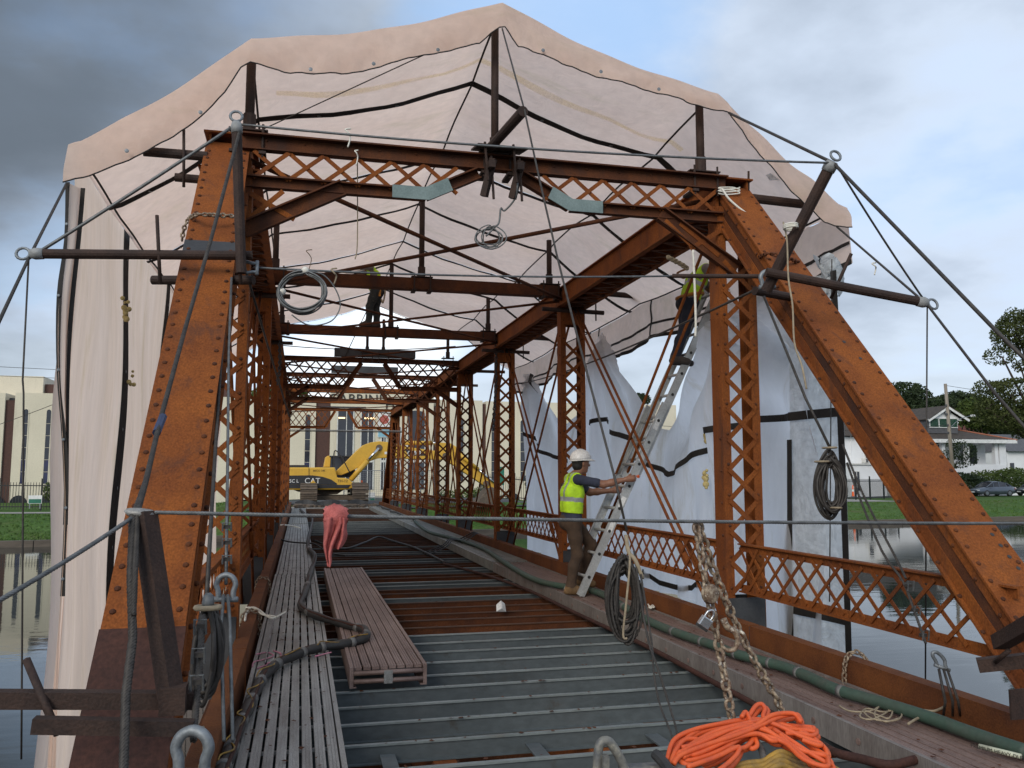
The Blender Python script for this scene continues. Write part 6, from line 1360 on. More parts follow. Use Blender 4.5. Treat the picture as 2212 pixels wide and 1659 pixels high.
# ---- orange cord bundle, yellow cord, bent tube stand at the bottom edge
st = thing('tube_stand', 'scuffed grey bent-tube stand with flat top plate at the bottom edge', 'stand', at(1330, 1690, Y=3.0))
SCUFF = mat('scuffed_grey', (.10, .105, .11), (.20, .19, .16), 16, .6, .2, bump=.3, c3=(.42, .39, .31), lo=.42, hi=.6)
yb = 3.05
tp = lambda x, y, Y=yb: at(x, y, Y=Y)
MB().tube(smooth_path([tp(1290, 1720), tp(1291, 1640), tp(1296, 1608), tp(1310, 1600), tp(1324, 1612), tp(1345, 1650), tp(1370, 1720)], 5), .017, 10).build('bent_tube', SCUFF, st, smooth=True)
MB().box(tp(1303, 1640) + V((0, -.02, 0)), (.022, .03, .04)).build('bracket', SCUFF, st)
MB().tube(smooth_path([tp(1632, 1600, 3.34), tp(1645, 1620, 3.3), tp(1655, 1660, 3.2)], 4), .014, 10).build('handle_tube', SCUFF, st, smooth=True)
MB().prism([(0, 0), (.30, 0), (.30, .10), (0, .12)], tp(1360, 1652) + V((0, .0, -.05)), (1, 0, 0), (0, 1, .02), (0, 0, .012)).build('top_plate', SCUFF, st)
oc = thing('orange_cord_bundle', 'bundle of bright orange extension cord tied in a heap at the bottom', 'cord', at(1615, 1620, Y=3.3))
def loops(pts_list, r, m, parent, name):
    for P in pts_list: MB().tube(smooth_path(P, 7), r, 8).build(name, m, parent, smooth=True)
zo = lambda x, y: ((2300 + x * .45208) * .5486, (2600 + y * .45208) * .5486)
rg = random.Random(2)
OC = []
F_ = lambda x, y, k=0: at(*zo(x, y), Y=3.46 - (y - 450) * .0007 - .022 * k)
paths = [[(720, 860), (790, 700), (960, 600), (1250, 545), (1500, 520), (1800, 600), (2000, 760), (2110, 820), (2060, 730), (1850, 600), (1560, 525), (1300, 530), (1000, 610), (850, 720), (830, 800)],
         [(760, 900), (800, 780), (900, 690), (1150, 720), (1380, 760), (1480, 640), (1440, 500), (1400, 455), (1370, 490)],
         [(850, 760), (1000, 720), (1280, 600), (1500, 560), (1700, 680), (1900, 780), (2090, 830), (2130, 880), (2100, 930), (1900, 860), (1740, 720), (1520, 640)],
         [(780, 900), (850, 820), (1100, 730), (1400, 620), (1700, 500), (1850, 470), (1880, 540), (1820, 470), (1640, 480), (1500, 560), (1300, 640), (1050, 760), (860, 840)],
         [(1440, 480), (1500, 400), (1550, 380), (1580, 420), (1570, 500), (1700, 560), (1950, 585), (2005, 590), (1960, 610), (1700, 600), (1500, 600)],
         [(800, 850), (950, 870), (1200, 780), (1420, 640), (1600, 590), (1850, 600), (2020, 630), (1980, 660), (1900, 640), (1750, 640)],
         [(820, 800), (980, 820), (1250, 700), (1500, 640), (1640, 700), (1690, 690), (1600, 620), (1400, 580), (1100, 660), (900, 760), (820, 830), (900, 910), (1100, 880), (1300, 760)],
         [(900, 930), (1150, 850), (1340, 760), (1330, 820), (1260, 900), (1180, 960)],
         [(1390, 460), (1440, 520), (1490, 660), (1500, 740), (1460, 770), (1420, 740)],
         [(1650, 600), (1800, 700), (1950, 800), (2080, 870), (2160, 920), (2150, 960), (2000, 890), (1850, 780), (1700, 640)],
         [(870, 780), (1100, 640), (1350, 560), (1600, 540), (1900, 660), (2060, 720), (2040, 740), (1900, 690)]]
loops([[F_(x + rg.uniform(-6, 6), y + rg.uniform(-6, 6), (i % 4) + .6 * math.sin(k)) for k, (x, y) in enumerate(P)] for i, P in enumerate(paths)], .0098, ORANGE, oc, 'cord_loop')
loops([[F_(x + 14 + rg.uniform(-8, 8), y + 26 + rg.uniform(-8, 8), -1 - .6 * (i % 3)) for x, y in P] for i, P in enumerate(paths[:8])], .0125, ORANGE, oc, 'cord_loop')
MB().tube([F_(620, 815, 3), F_(700, 900, 3), F_(760, 990, 3)], .02, 8).build('plug', BLACK, oc)
yc = thing('yellow_cord', 'dirty yellow cord lying under the orange bundle at the bottom edge', 'cord', at(1700, 1650, Y=3.1))
G_ = lambda x, y, k=0: at(*zo(x, y), Y=3.22 - .02 * k)
loops([[G_(x, y + 38 * k, k) for x, y in ((1250, 950), (1400, 900), (1560, 880), (1640, 830), (1720, 800), (1850, 850), (2000, 890), (2150, 930), (2260, 990))] for k in range(4)], .0125, YELLOWC, yc, 'cord_loop')
pp = thing('paper_scrap', 'crumpled white scrap lying on the rusty deck beams', 'paper', at(*z5(1540, 690), Z=-.14)); q = pp.location.copy()
MB().add([q + V((-.06, 0, .01)), q + V((.06, .02, .0)), q + V((.05, .05, .09)), q + V((.0, .03, .13)), q + V((-.05, .05, .08)), q + V((0, -.02, .05))], [(0, 5, 4), (0, 1, 5), (1, 2, 5), (2, 3, 5), (3, 4, 5)]).build('scrap', WPAINT, pp, solid=.004)
tag(MB().tube([at(*z4(1722, 640), Z=.02), at(*z4(1650, 1000), Z=.02)], .006, 6).build('steel_rod', STEELB), 'thin bright steel rod lying on the western walk board', 'rod', None, 'thing')
PINK = mat('pink_spray_paint', (.62, .20, .30), (.40, .22, .24), 20, .8, bump=0)
b = MB(); 
for pts in (((1590, 955), (1660, 940), (1700, 960), (1640, 985), (1580, 1000), (1570, 1030)), ((1700, 930), (1750, 950), (1720, 985), (1660, 1010)), ((1600, 1040), (1660, 1020), (1720, 1030)), ((1960, 965), (2000, 955), (2060, 940))): b.tube(smooth_path([at(*z4(*p), Z=.0035) for p in pts], 4), .006, 4)
tag(b.build('spray_mark', PINK), 'faded pink spray paint scrawl on the western walk board', 'paint mark', None, 'thing')
# ================================================================== LADDER
lad = thing('extension_ladder', 'aluminium extension ladder leaning from the eastern walk board up to the eave', 'ladder', (3.4, 10.2, 0))
lb0, lup = V((3.32, 10.03, 0.01)), V((.492, 0, 1)); ru = V((-.04, 1, 0)).normalized(); lfw = lup.normalized().cross(ru).normalized()
LP = lambda z, s, o=0: lb0 + lup * z + ru * s + lfw * o
for nm, z0, z1, s0, s1, o in (('base', 0, 2.35, 0, .48, 0), ('fly', 1.45, 4.02, .035, .445, -.045)):
    for s, sg in ((s0, -1), (s1, 1)):
        b = MB().bar(LP(z0, s, o), LP(z1, s, o), .006, .10, lfw); b.bar(LP(z0, s - sg * .012, o - .047), LP(z1, s - sg * .012, o - .047), .028, .006, lfw); b.bar(LP(z0, s - sg * .012, o + .047), LP(z1, s - sg * .012, o + .047), .028, .006, lfw)
        b.build('rail', LADDER, lad)
    z = z0 + .22; caps = MB()
    while z < z1 - .1:
        MB().tube([LP(z, s0, o), LP(z, s1, o)], .019, 8).build('rung', LADDER, lad, smooth=True)
        caps.lathe([(.001, 0), (.020, 0), (.020, .003), (.001, .003)], 10, LP(z, s0 - .0035, o) - ru * .003, -ru); z += .273
    caps.build('rung_ends', BLACK, lad, kind='stuff')
for s in (0, .48): MB().box(LP(.02, s), (.05, .04, .05)).build('foot', LADDER, lad)
MB().bar(LP(1.45, -.008, -.05), LP(1.50, .10, -.05), .04, .03).build('red_guide', HIVIS, lad)
for z in (.75, 1.05, 1.62, 2.02): MB().bar(LP(z, -.0045), LP(z + .13, -.0045), .002, .06, lfw).build('sticker', WPAINT, lad)

# ================================================================== PEOPLE (one skin grown round each skeleton)
def sdf_mesh(prims, h, k=.03, cut=None):
    """prims: (a, b, ra, rb, label); smooth union of tapered capsules, surface nets"""
    A = np.array([p[0] for p in prims], float); B = np.array([p[1] for p in prims], float); ra = np.array([p[2] for p in prims]); rb = np.array([p[3] for p in prims])
    R = max(ra.max(), rb.max()); lo = np.minimum(A, B).min(0) - R - .03; hi = np.maximum(A, B).max(0) + R + .03
    n = np.ceil((hi - lo) / h).astype(int) + 1
    G = np.stack(np.meshgrid(*[lo[i] + h * np.arange(n[i]) for i in range(3)], indexing='ij'), -1).astype(np.float32)
    F = np.full(tuple(n), 9.0, np.float32)
    def dist(P, i):
        ab = B[i] - A[i]; t = np.clip(((P - A[i]) @ ab) / max(1e-9, ab @ ab), 0, 1)
        return np.linalg.norm(P - (A[i] + t[..., None] * ab), axis=-1) - (ra[i] + (rb[i] - ra[i]) * t)
    for i in range(len(prims)):
        r = max(ra[i], rb[i]) + .07; l0 = np.maximum(0, np.floor((np.minimum(A[i], B[i]) - r - lo) / h)).astype(int); h0 = np.minimum(n, np.ceil((np.maximum(A[i], B[i]) + r - lo) / h).astype(int) + 1)
        sl = tuple(slice(l0[j], h0[j]) for j in range(3)); d = dist(G[sl], i); f = F[sl]
        kk = min(k, .8 * min(ra[i], rb[i])); hh = np.clip(kk - np.abs(d - f), 0, None) / kk
        F[sl] = np.minimum(d, f) - hh * hh * kk * .25
    if cut is not None: F = np.maximum(F, cut(G))
    ins = F < 0
    c = np.zeros(tuple(n - 1), int)
    for dx in (0, 1):
        for dy in (0, 1):
            for dz in (0, 1): c += ins[dx:n[0] - 1 + dx, dy:n[1] - 1 + dy, dz:n[2] - 1 + dz]
    act = (c > 0) & (c < 8); idx = -np.ones(act.shape, int); I = np.argwhere(act); idx[act] = np.arange(len(I))
    acc = np.zeros((len(I), 3)); cnt = np.zeros(len(I))
    corners = [np.array(q) for q in ((0, 0, 0), (1, 0, 0), (0, 1, 0), (0, 0, 1), (1, 1, 0), (1, 0, 1), (0, 1, 1), (1, 1, 1))]
    for i in range(8):
        for j in range(i + 1, 8):
            if np.abs(corners[i] - corners[j]).sum() != 1: continue
            p, q = I + corners[i], I + corners[j]; fp, fq = F[tuple(p.T)], F[tuple(q.T)]; m = (fp < 0) != (fq < 0)
            t = np.where(m, fp / np.where(m, fp - fq, 1), 0); acc += np.where(m[:, None], p + t[:, None] * (q - p), 0); cnt += m
    Vv = lo + h * acc / cnt[:, None]; faces = []
    for ax in range(3):
        o1, o2 = [i for i in range(3) if i != ax]
        s0 = [slice(1, n[i] - 1) for i in range(3)]; s0[ax] = slice(0, n[ax] - 1); s1 = list(s0); s1[ax] = slice(1, n[ax])
        a, b = ins[tuple(s0)], ins[tuple(s1)]; E_ = np.argwhere(a != b); off = np.array([1, 1, 1]); off[ax] = 0; E_ = E_ + off
        flip = ins[tuple(E_.T)]
        def ix(d1, d2):
            q = E_.copy(); q[:, o1] -= d1; q[:, o2] -= d2; return idx[tuple(q.T)]
        qd = np.stack([ix(0, 0), ix(1, 0), ix(1, 1), ix(0, 1)], 1); qd = np.where(flip[:, None], qd, qd[:, ::-1]); faces.append(qd)
    Fc = np.concatenate(faces); Fc = Fc[(Fc >= 0).all(1)]
    # label by the nearest primitive
    cen = Vv[Fc].mean(1); D = np.stack([dist(cen, i) for i in range(len(prims))], 1); lab = np.array([p[4] for p in prims])[D.argmin(1)]
    return Vv, Fc, lab
def mesh_obj(name, Vv, Fc, lab, mats, parent):
    me = bpy.data.meshes.new(name); off = np.array(wloc(parent)); me.from_pydata([tuple(p) for p in (Vv - off)], [], [tuple(map(int, f)) for f in Fc])
    for m in mats: me.materials.append(m)
    me.polygons.foreach_set('material_index', [int(x) for x in lab]); me.polygons.foreach_set('use_smooth', [True] * len(Fc))
    b = bmesh.new(); b.from_mesh(me); bmesh.ops.recalc_face_normals(b, faces=b.faces); b.to_mesh(me); b.free()
    o = bpy.data.objects.new(name, me); COL.objects.link(o); o.parent = parent; return o
SKIN = mat('skin_brown', (.26, .125, .075), (.22, .10, .06), 8, .55, bump=.05, fine=.06)
SHIRT = mat('navy_shirt', (.035, .042, .07), (.025, .03, .05), 8, .9, bump=.3, bscale=35)
GSHIRT = mat('grey_sleeve', (.22, .19, .18), (.16, .14, .13), 8, .9, bump=.3, bscale=35)
TROU = mat('brown_trousers', (.085, .05, .028), (.05, .03, .018), 6, .9, bump=.4, bscale=30)
JEAN = mat('dark_jeans', (.018, .022, .038), (.012, .014, .022), 6, .9, bump=.4, bscale=30)
SPECK = mat('paint_speckled_trousers', (.028, .032, .032), (.02, .024, .022), 26, .9, bump=.4, bscale=30, c3=(.22, .21, .16), hi=.6)
BOOT = mat('tan_boot', (.22, .13, .055), (.12, .07, .03), 9, .8, bump=.2)
DBOOT = mat('dark_boot', (.07, .055, .045), (.04, .03, .025), 9, .8, bump=.2)
HAIR = mat('dark_hair', (.012, .010, .009), None, 20, .7, bump=.4)
VESTM = mat('hi_vis_vest', (.50, .80, .02), (.40, .66, .02), 5, .75, bump=.4, bscale=22, c3=(.55, .50, .05), hi=.72)
REFL = mat('reflective_strip', (.42, .44, .45), (.34, .36, .37), 10, .4, .3, bump=.1)
HATW = mat('white_hard_hat', (.80, .79, .76), None, 6, .35, bump=0)
HATD = mat('dark_hard_hat', (.03, .028, .025), None, 6, .4, bump=0)
HATY = mat('orange_hat_brim', (.60, .26, .02), None, 6, .4, bump=0)
HARN = mat('harness_webbing', (.50, .20, .03), (.30, .14, .04), 12, .9, bump=.2)
def hand(pr, wrist, dirn, side, lab=0, s=1.0, up=None):
    """palm, four bent fingers of unequal length and a thumb from the side of the palm, closed round a bar"""
    w_, d = V(wrist), V(dirn).normalized(); sd = (V(side) - d * V(side).dot(d)).normalized(); nn = d.cross(sd)
    pr.append((w_, w_ + d * .085 * s, .026 * s, .034 * s, lab))
    for off in (-.018, .018): pr.append((w_ + d * .02 * s + sd * off * s, w_ + d * .085 * s + sd * off * 1.3 * s, .02 * s, .018 * s, lab))
    for i, (off, ln) in enumerate(((-.033, .034), (-.011, .040), (.011, .037), (.031, .029))):
        k0 = w_ + d * .092 * s + sd * off * s; k1 = k0 + d * ln * s * .75 + nn * ln * s * .7; k2 = k1 - d * ln * s * .35 + nn * ln * s * .75
        pr.append((k0, k1, .0105 * s, .0098 * s, lab)); pr.append((k1, k2, .0098 * s, .0085 * s, lab))
    t0 = w_ + d * .03 * s - sd * .03 * s; t1 = t0 + d * .03 * s - sd * .022 * s + nn * .022 * s; pr.append((t0, t1, .014 * s, .012 * s, lab)); pr.append((t1, t1 + d * .022 * s + nn * .026 * s, .0115 * s, .0095 * s, lab))
def person(label, J, fw, mats, loc, vest_h, hat=None, hair=True, sleeve='short', scale=1.0, group=None):
    o = thing('person', label, 'person', loc, group); s = scale
    J = {k: V(v) for k, v in J.items()}; fw = V(fw).normalized(); pr = []
    SK, SH, TR, BT = 0, 1, 2, 3
    ax = (J['neck'] - J['pelvis']).normalized(); sd = (J['Lsh'] - J['Rsh']).normalized(); ff = sd.cross(ax).normalized()
    if ff.dot(fw) < 0: ff = -ff
    mid = J['pelvis'].lerp(J['chest'], .5)
    torso = []
    for t_ in (-1, 1):
        S_ = sd * t_ * s
        torso.append((J['pelvis'] + S_ * .075 + ax * .02, mid + S_ * .07, .108 * s, .104 * s, SH)); torso.append((mid + S_ * .07, J['chest'] + S_ * .085 + ff * .01, .104 * s, .112 * s, SH))
        torso.append((J['chest'] + S_ * .085 + ff * .01, J['chest'].lerp(J['neck'], .55) + S_ * .10, .112 * s, .070 * s, SH)); torso.append((J['neck'] - ax * .03, J['Lsh' if t_ > 0 else 'Rsh'], .055 * s, .060 * s, SH))
    pr += torso
    pr.append((J['pelvis'] + sd * .06 - ax * .05, J['pelvis'] - sd * .06 - ax * .05, .118 * s, .118 * s, TR)); pr.append((J['pelvis'] - ff * .05 + sd * .06 - ax * .06, J['pelvis'] - ff * .05 - sd * .06 - ax * .06, .095 * s, .095 * s, TR))
    for L_ in 'LR':
        sh, el, wr = J[L_ + 'sh'], J[L_ + 'el'], J[L_ + 'wr']; ua = sh.lerp(el, .72)
        pr.append((sh, ua, .062 * s, .057 * s, SH)); pr.append((ua, el, .045 * s, .042 * s, SK if sleeve == 'short' else SH))
        m = el.lerp(wr, .35); pr.append((el, m, .043 * s, .044 * s, SK if sleeve == 'short' else SH)); pr.append((m, wr, .043 * s, .028 * s, SK if sleeve == 'short' else SH))
        hd = J[L_ + 'hd'] - wr; hand(pr, wr + hd.normalized() * .01, hd, (V((0, 0, -1)) if sleeve == 'short' else V((0, 0, 1))), SK, s)
        hp, kn, an = J[L_ + 'hp'], J[L_ + 'kn'], J[L_ + 'an']
        pr.append((hp, hp.lerp(kn, .5), .098 * s, .085 * s, TR)); pr.append((hp.lerp(kn, .5), kn, .085 * s, .067 * s, TR)); c_f = kn.lerp(an, .35) - ff * .015; pr.append((kn, c_f, .066 * s, .066 * s, TR)); pr.append((c_f, kn.lerp(an, .9), .066 * s, .058 * s, TR))
        toe = J[L_ + 'to']; pr.append((kn.lerp(an, .88), an, .050 * s, .052 * s, BT)); heel = an - (toe - an).normalized() * .045 * s; heel.z = toe.z + .005
        pr.append((an, an.lerp(toe, .5), .052 * s, .046 * s, BT)); pr.append((heel, toe, .038 * s, .040 * s, BT)); pr.append((an.lerp(toe, .45) , toe, .046 * s, .036 * s, BT))
    hc, hf = J['head'], J.get('look', fw); hf = V(hf).normalized(); hu = J.get('hup', ax); hu = (V(hu) - hf * V(hu).dot(hf)).normalized(); hs = hf.cross(hu)
    pr.append((J['neck'] - ax * .02, hc - hu * .06, .055 * s, .056 * s, SK))
    pr.append((hc + hf * .015 + hu * .03, hc - hf * .03 + hu * .035, .082 * s, .082 * s, SK)); pr.append((hc + hf * .03, hc + hf * .045 - hu * .085, .068 * s, .040 * s, SK))
    pr.append((hc + hf * .092 + hu * .012, hc + hf * .108 - hu * .028, .010 * s, .016 * s, SK)); pr.append((hc + hf * .082 + hs * .03 + hu * .02, hc + hf * .082 - hs * .03 + hu * .02, .014 * s, .014 * s, SK))
    pr.append((hc + hf * .080 - hu * .058 + hs * .018, hc + hf * .080 - hu * .058 - hs * .018, .012 * s, .012 * s, SK))
    for t_ in (-1, 1): pr.append((hc + hs * .082 * t_ + hu * .015, hc + hs * .080 * t_ - hu * .02, .014 * s, .012 * s, SK))
    Vv, Fc, lab = sdf_mesh(pr, .0085, .035)
    mesh_obj('body', Vv, Fc, lab, mats, o)
    for t_ in (-1, 1): MB().ball(hc + hf * .081 + hs * .031 * t_ + hu * .004, .011 * s, 8, 6).build('eye', HAIR, o, smooth=True)
    if hair:
        hp_ = [(hc - hf * .02 + hu * .035, hc - hf * .045 - hu * .02, .090 * s, .072 * s, 0), (hc + hf * .02 + hu * .06, hc - hf * .03 + hu * .05, .080 * s, .085 * s, 0)]
        Vv, Fc, lab = sdf_mesh(hp_, .01, .02); mesh_obj('hair', Vv, Fc, lab, [HAIR], o)
    # vest over the torso, open at neck and arms
    inf = [(a, b, ra + .016, rb + .016, 0) for a, b, ra, rb, _ in torso]; P0 = np.array(J['pelvis']); N0 = np.array(J['neck']); A_ = np.array(ax); S_ = np.array(sd); ln = float((J['neck'] - J['pelvis']).length)
    def cut(G):
        hgt = (G - P0) @ A_; d = -(hgt - vest_h); side = np.abs((G - P0) @ S_)
        d = np.maximum(d, side - (.205 * s + 0 * hgt)); nd = .075 * s - np.linalg.norm((G - N0) - ((G - N0) @ A_)[..., None] * A_, axis=-1); nd = np.where(hgt > ln - .10, nd, -1)
        return np.maximum(d, nd)
    Vv, Fc, lab = sdf_mesh(inf, .009, .03, cut)
    cen = Vv[Fc].mean(1); hgt = (cen - P0) @ A_; side = np.abs((cen - P0) @ S_)
    lab = ((np.abs(hgt - ln * .42) < .027) | ((np.abs(side - .105 * s) < .024) & (hgt > ln * .42))).astype(int)
    mesh_obj('vest', Vv, Fc, lab, [VESTM, REFL], o)
    if hat:
        hm, bm = hat; c = hc + hu * .045 + hf * .0
        a, u, d = basis(hu, hf); b = MB()
        prof = [(.118, 0), (.117, .03), (.108, .07), (.085, .105), (.05, .125), (.001, .132)]
        vs = []; fs = []; n = 22
        for r, h in prof:
            for k in range(n): t_ = 2 * math.pi * k / n; vs.append(c + hf * (r * 1.16 * math.cos(t_)) + hs * (r * .98 * math.sin(t_)) + hu * h)
        for i in range(len(prof) - 1):
            for k in range(n): fs.append((i * n + k, i * n + (k + 1) % n, (i + 1) * n + (k + 1) % n, (i + 1) * n + k))
        ht = b.add(vs, fs).build('hard_hat', hm, o, smooth=True, solid=.004)
        vs = []; fs = []
        for k in range(n):
            t_ = 2 * math.pi * k / n; fwd = max(0, math.cos(t_)); 
            for r in (1.0, 1.0): pass
            vs.append(c + hf * (.118 * 1.16 * math.cos(t_)) + hs * (.116 * math.sin(t_)) + hu * .004); rr = 1.08 + .38 * fwd ** 2
            vs.append(c + hf * (.118 * 1.16 * rr * math.cos(t_)) + hs * (.116 * 1.08 * math.sin(t_)) - hu * (.006 + .016 * fwd))
        for k in range(n): fs.append((2 * k, 2 * k + 1, 2 * ((k + 1) % n) + 1, 2 * ((k + 1) % n)))
        MB().add(vs, fs).build('brim', bm, ht, smooth=True, solid=.005)
        b = MB(); b.tube(smooth_path([c - hf * .10 + hu * .085, c - hf * .05 + hu * .128, c + hf * .03 + hu * .132, c + hf * .10 + hu * .09], 5), .008, 6); b.build('crown_ridge', hm, ht, smooth=True)
    return o, ax, sd, ff
J1 = dict(pelvis=(3.29, 10.27, .93), chest=(3.29, 10.27, 1.24), neck=(3.335, 10.27, 1.47), head=(3.415, 10.26, 1.60), Rsh=(3.31, 10.085, 1.405), Lsh=(3.33, 10.46, 1.405),
          Rel=(3.62, 10.00, 1.345), Rwr=(3.875, 9.92, 1.405), Rhd=(3.95, 9.91, 1.415), Lel=(3.60, 10.47, 1.24), Lwr=(3.84, 10.33, 1.262), Lhd=(3.93, 10.31, 1.27),
          Rhp=(3.28, 10.18, .90), Lhp=(3.30, 10.36, .90), Rkn=(3.33, 10.17, .48), Ran=(3.235, 10.17, .085), Rto=(3.41, 10.13, .045), Lkn=(3.60, 10.42, .58), Lan=(3.46, 10.50, .13), Lto=(3.64, 10.50, .085), look=(1, .10, .06), hup=(-.12, 0, 1))
p1 = person('man in white hard hat, lime vest and brown trousers steadying the ladder foot', J1, (1, 0, 0), [SKIN, SHIRT, TROU, BOOT], (3.3, 10.3, 0), .06, (HATW, HATW))
text('lettering', 'SAFETY', .05, V(J1['chest']) + V((-.135, -.06, .10)), (0, -1, 0), (.1, 0, 1), INK, p1[0], .001)
hd2 = at(1575, 655, Y=9.55)
J2 = dict(pelvis=(4.74, 9.85, 3.66), chest=(4.83, 9.83, 3.92), neck=(4.95, 9.81, 4.08), head=(5.04, 9.79, 4.14), Rsh=(4.88, 9.63, 4.03), Lsh=(4.95, 10.0, 4.03),
          Rel=(5.03, 9.58, 3.80), Rwr=tuple(hd2 - V((.08, 0, .0))), Rhd=tuple(hd2), Lel=(5.08, 9.95, 3.85), Lwr=(5.14, 9.75, 3.78), Lhd=(5.16, 9.68, 3.74),
          Rhp=(4.73, 9.76, 3.62), Lhp=(4.76, 9.94, 3.62), Rkn=(4.62, 9.75, 3.24), Ran=(4.49, 9.77, 2.915), Rto=(4.66, 9.76, 2.865), Lkn=(4.70, 9.96, 3.26), Lan=(4.60, 9.98, 2.925), Lto=(4.80, 9.97, 2.875), look=(.75, .25, -.6), hup=(.5, 0, .8))
kq = 1.0305
J2 = {k_: ((v[0] * kq, v[1] * kq, H + (v[2] - H) * kq) if k_ not in ('look', 'hup') else v) for k_, v in J2.items()}
p2 = person('worker in hi-vis vest and dark jeans standing high on the ladder', J2, (1, 0, -.2), [SKIN, GSHIRT, JEAN, DBOOT], (4.6, 9.85, 2.85), .03, (HATD, HATY), scale=.97)
b = MB(); c = V(J2['pelvis']) + V((.01, 0, .06))
b.tube([c + V((.165 * math.cos(a), .19 * math.sin(a), .03 * math.cos(a))) for a in [2 * math.pi * k / 20 for k in range(20)]], .024, 6, closed=True); b.build('tool_belt', HARN, p2[0], smooth=True)
MB().tube(smooth_path([V(J2['chest']) + V((-.14, 0, .05)), V(J2['chest']) + V((-.19, -.02, .02)), V(J2['chest']) + V((-.30, -.08, .06)), at(1485, 580, Y=8.9)], 5), .014, 6).build('lanyard', HARN, p2[0], smooth=True)
J3 = dict(pelvis=(1.39, 17.1, 5.17), chest=(1.35, 17.08, 5.42), neck=(1.25, 17.05, 5.60), head=(1.09, 17.12, 5.50), Lsh=(1.25, 16.88, 5.575), Rsh=(1.29, 17.28, 5.575),
          Lel=(1.00, 16.86, 5.56), Lwr=(.84, 16.93, 5.52), Lhd=(.77, 16.94, 5.50), Rel=(1.04, 17.23, 5.50), Rwr=(.86, 17.10, 5.47), Rhd=(.79, 17.05, 5.45),
          Lhp=(1.38, 17.01, 5.11), Rhp=(1.42, 17.19, 5.11), Lkn=(1.26, 17.02, 4.80), Lan=(1.25, 17.05, 4.475), Lto=(1.11, 17.03, 4.43), Rkn=(1.40, 17.18, 4.79), Ran=(1.42, 17.14, 4.475), Rto=(1.28, 17.12, 4.43), look=(-.85, 0, -.5), hup=(-.4, 0, .9))
p3 = person('worker with hi-vis vest and harness standing on the second cross strut', J3, (-1, 0, -.2), [SKIN, GSHIRT, SPECK, DBOOT], (1.35, 17.1, 4.39), .02, (HATD, HATD), sleeve='long', scale=1.06)
b = MB(); c = V(J3['pelvis']) + V((0, 0, .03))
b.tube([c + V((.14 * math.cos(a), .17 * math.sin(a), 0)) for a in [2 * math.pi * k / 20 for k in range(20)]], .024, 6, closed=True); b.build('tool_belt', HAIR, p3[0], smooth=True)
for dx in (-.03, .08): MB().bar(c + V((dx, -.17, .06)), c + V((dx - .02, -.175, -.2)), .04, .012, V((0, 1, 0))).build('harness_strap', HARN, p3[0])
MB().tube(smooth_path([c + V((.10, -.12, .05)), c + V((.17, -.12, -.05)), c + V((.16, -.12, -.2)), c + V((.13, -.13, -.32)), c + V((.10, -.13, -.25))], 5), .018, 6).build('rope_lanyard', MANILA, p3[0], smooth=True)
MB().tube(smooth_path([V((.79, 16.9, 5.46)), V((.76, 16.9, 5.40)), V((.80, 16.9, 5.30)), V((.84, 16.9, 5.28))], 5), .022, 6).build('cord_hank', CORDW, p3[0], smooth=True)

# ================================================================== EXCAVATOR
CATY = mat('machine_yellow', (.62, .36, .035), (.54, .31, .035), 2.5, .5, bump=.05, bscale=14, c3=(.42, .26, .06), hi=.7, fine=.06)
CATB = mat('machine_black', (.022, .022, .024), None, 4, .5, bump=.05)
MUD = mat('muddy_track', (.14, .105, .075), (.085, .065, .05), 6, .9, bump=.4, bscale=20)
CHROME = mat('chrome_rod', (.62, .62, .62), None, 4, .15, 1.0, bump=0)
YX = 47.0
ex = thing('excavator', 'yellow and black tracked excavator parked across the far end of the bridge', 'excavator', (1.5, YX, -.1))
def e5(x, y, Y=YX - 1.35): p = at(603.5 + x * .2232, 932.6 + y * .2232, Y=Y); return (p.x, p.z)
def slab_(poly, name, m, y0, y1, parent=ex, bevel=0.0): return MB().prism([e5(*p, Y=y0) for p in poly], (0, y0, 0), (1, 0, 0), (0, 0, 1), (0, y1 - y0, 0)).build(name, m, parent, bevel=bevel)
yf = YX - 1.35
house = slab_([(-60, 345), (535, 345), (552, 400), (560, 445), (640, 448), (680, 462), (722, 505), (716, 545), (650, 560), (-60, 565)], 'house', CATY, yf, YX + 1.35, bevel=.06)
slab_([(-60, 425), (320, 422), (420, 436), (500, 462), (556, 500), (556, 512), (-60, 512)], 'black_side_panel', CATB, yf - .03, yf - .004, house)
slab_([(-60, 514), (690, 514), (660, 545), (-60, 548)], 'lower_skirt', CATB, yf - .04, yf - .002, house)
slab_([(284, 346), (288, 346), (288, 512), (284, 512)], 'panel_seam', CATB, yf - .036, yf - .031, house)
slab_([(-60, 322), (270, 322), (285, 343), (-60, 343)], 'engine_cover', CATB, yf + .4, YX + 1.0, house)
slab_([(100, 548), (640, 552), (560, 605), (420, 612), (180, 580)], 'slew_ring', MUD, YX - .9, YX + .9)
yc_ = YX - .25
cab = slab_([(430, 342), (448, 246), (470, 232), (500, 232), (490, 342)], 'cab', CATY, yc_, YX + 1.3, bevel=.03)
slab_([(488, 238), (690, 236), (730, 330), (735, 400), (700, 440), (560, 440), (540, 345), (485, 345)], 'cab_glass', PANE, yc_ + .05, YX + 1.25, cab)
for pl_ in ([(485, 232), (700, 232), (696, 246), (485, 246)], [(690, 236), (702, 236), (742, 330), (728, 330)], [(610, 240), (622, 240), (640, 440), (628, 440)]): slab_(pl_, 'cab_pillar', CATB, yc_ - .01, yc_ + .06, cab)
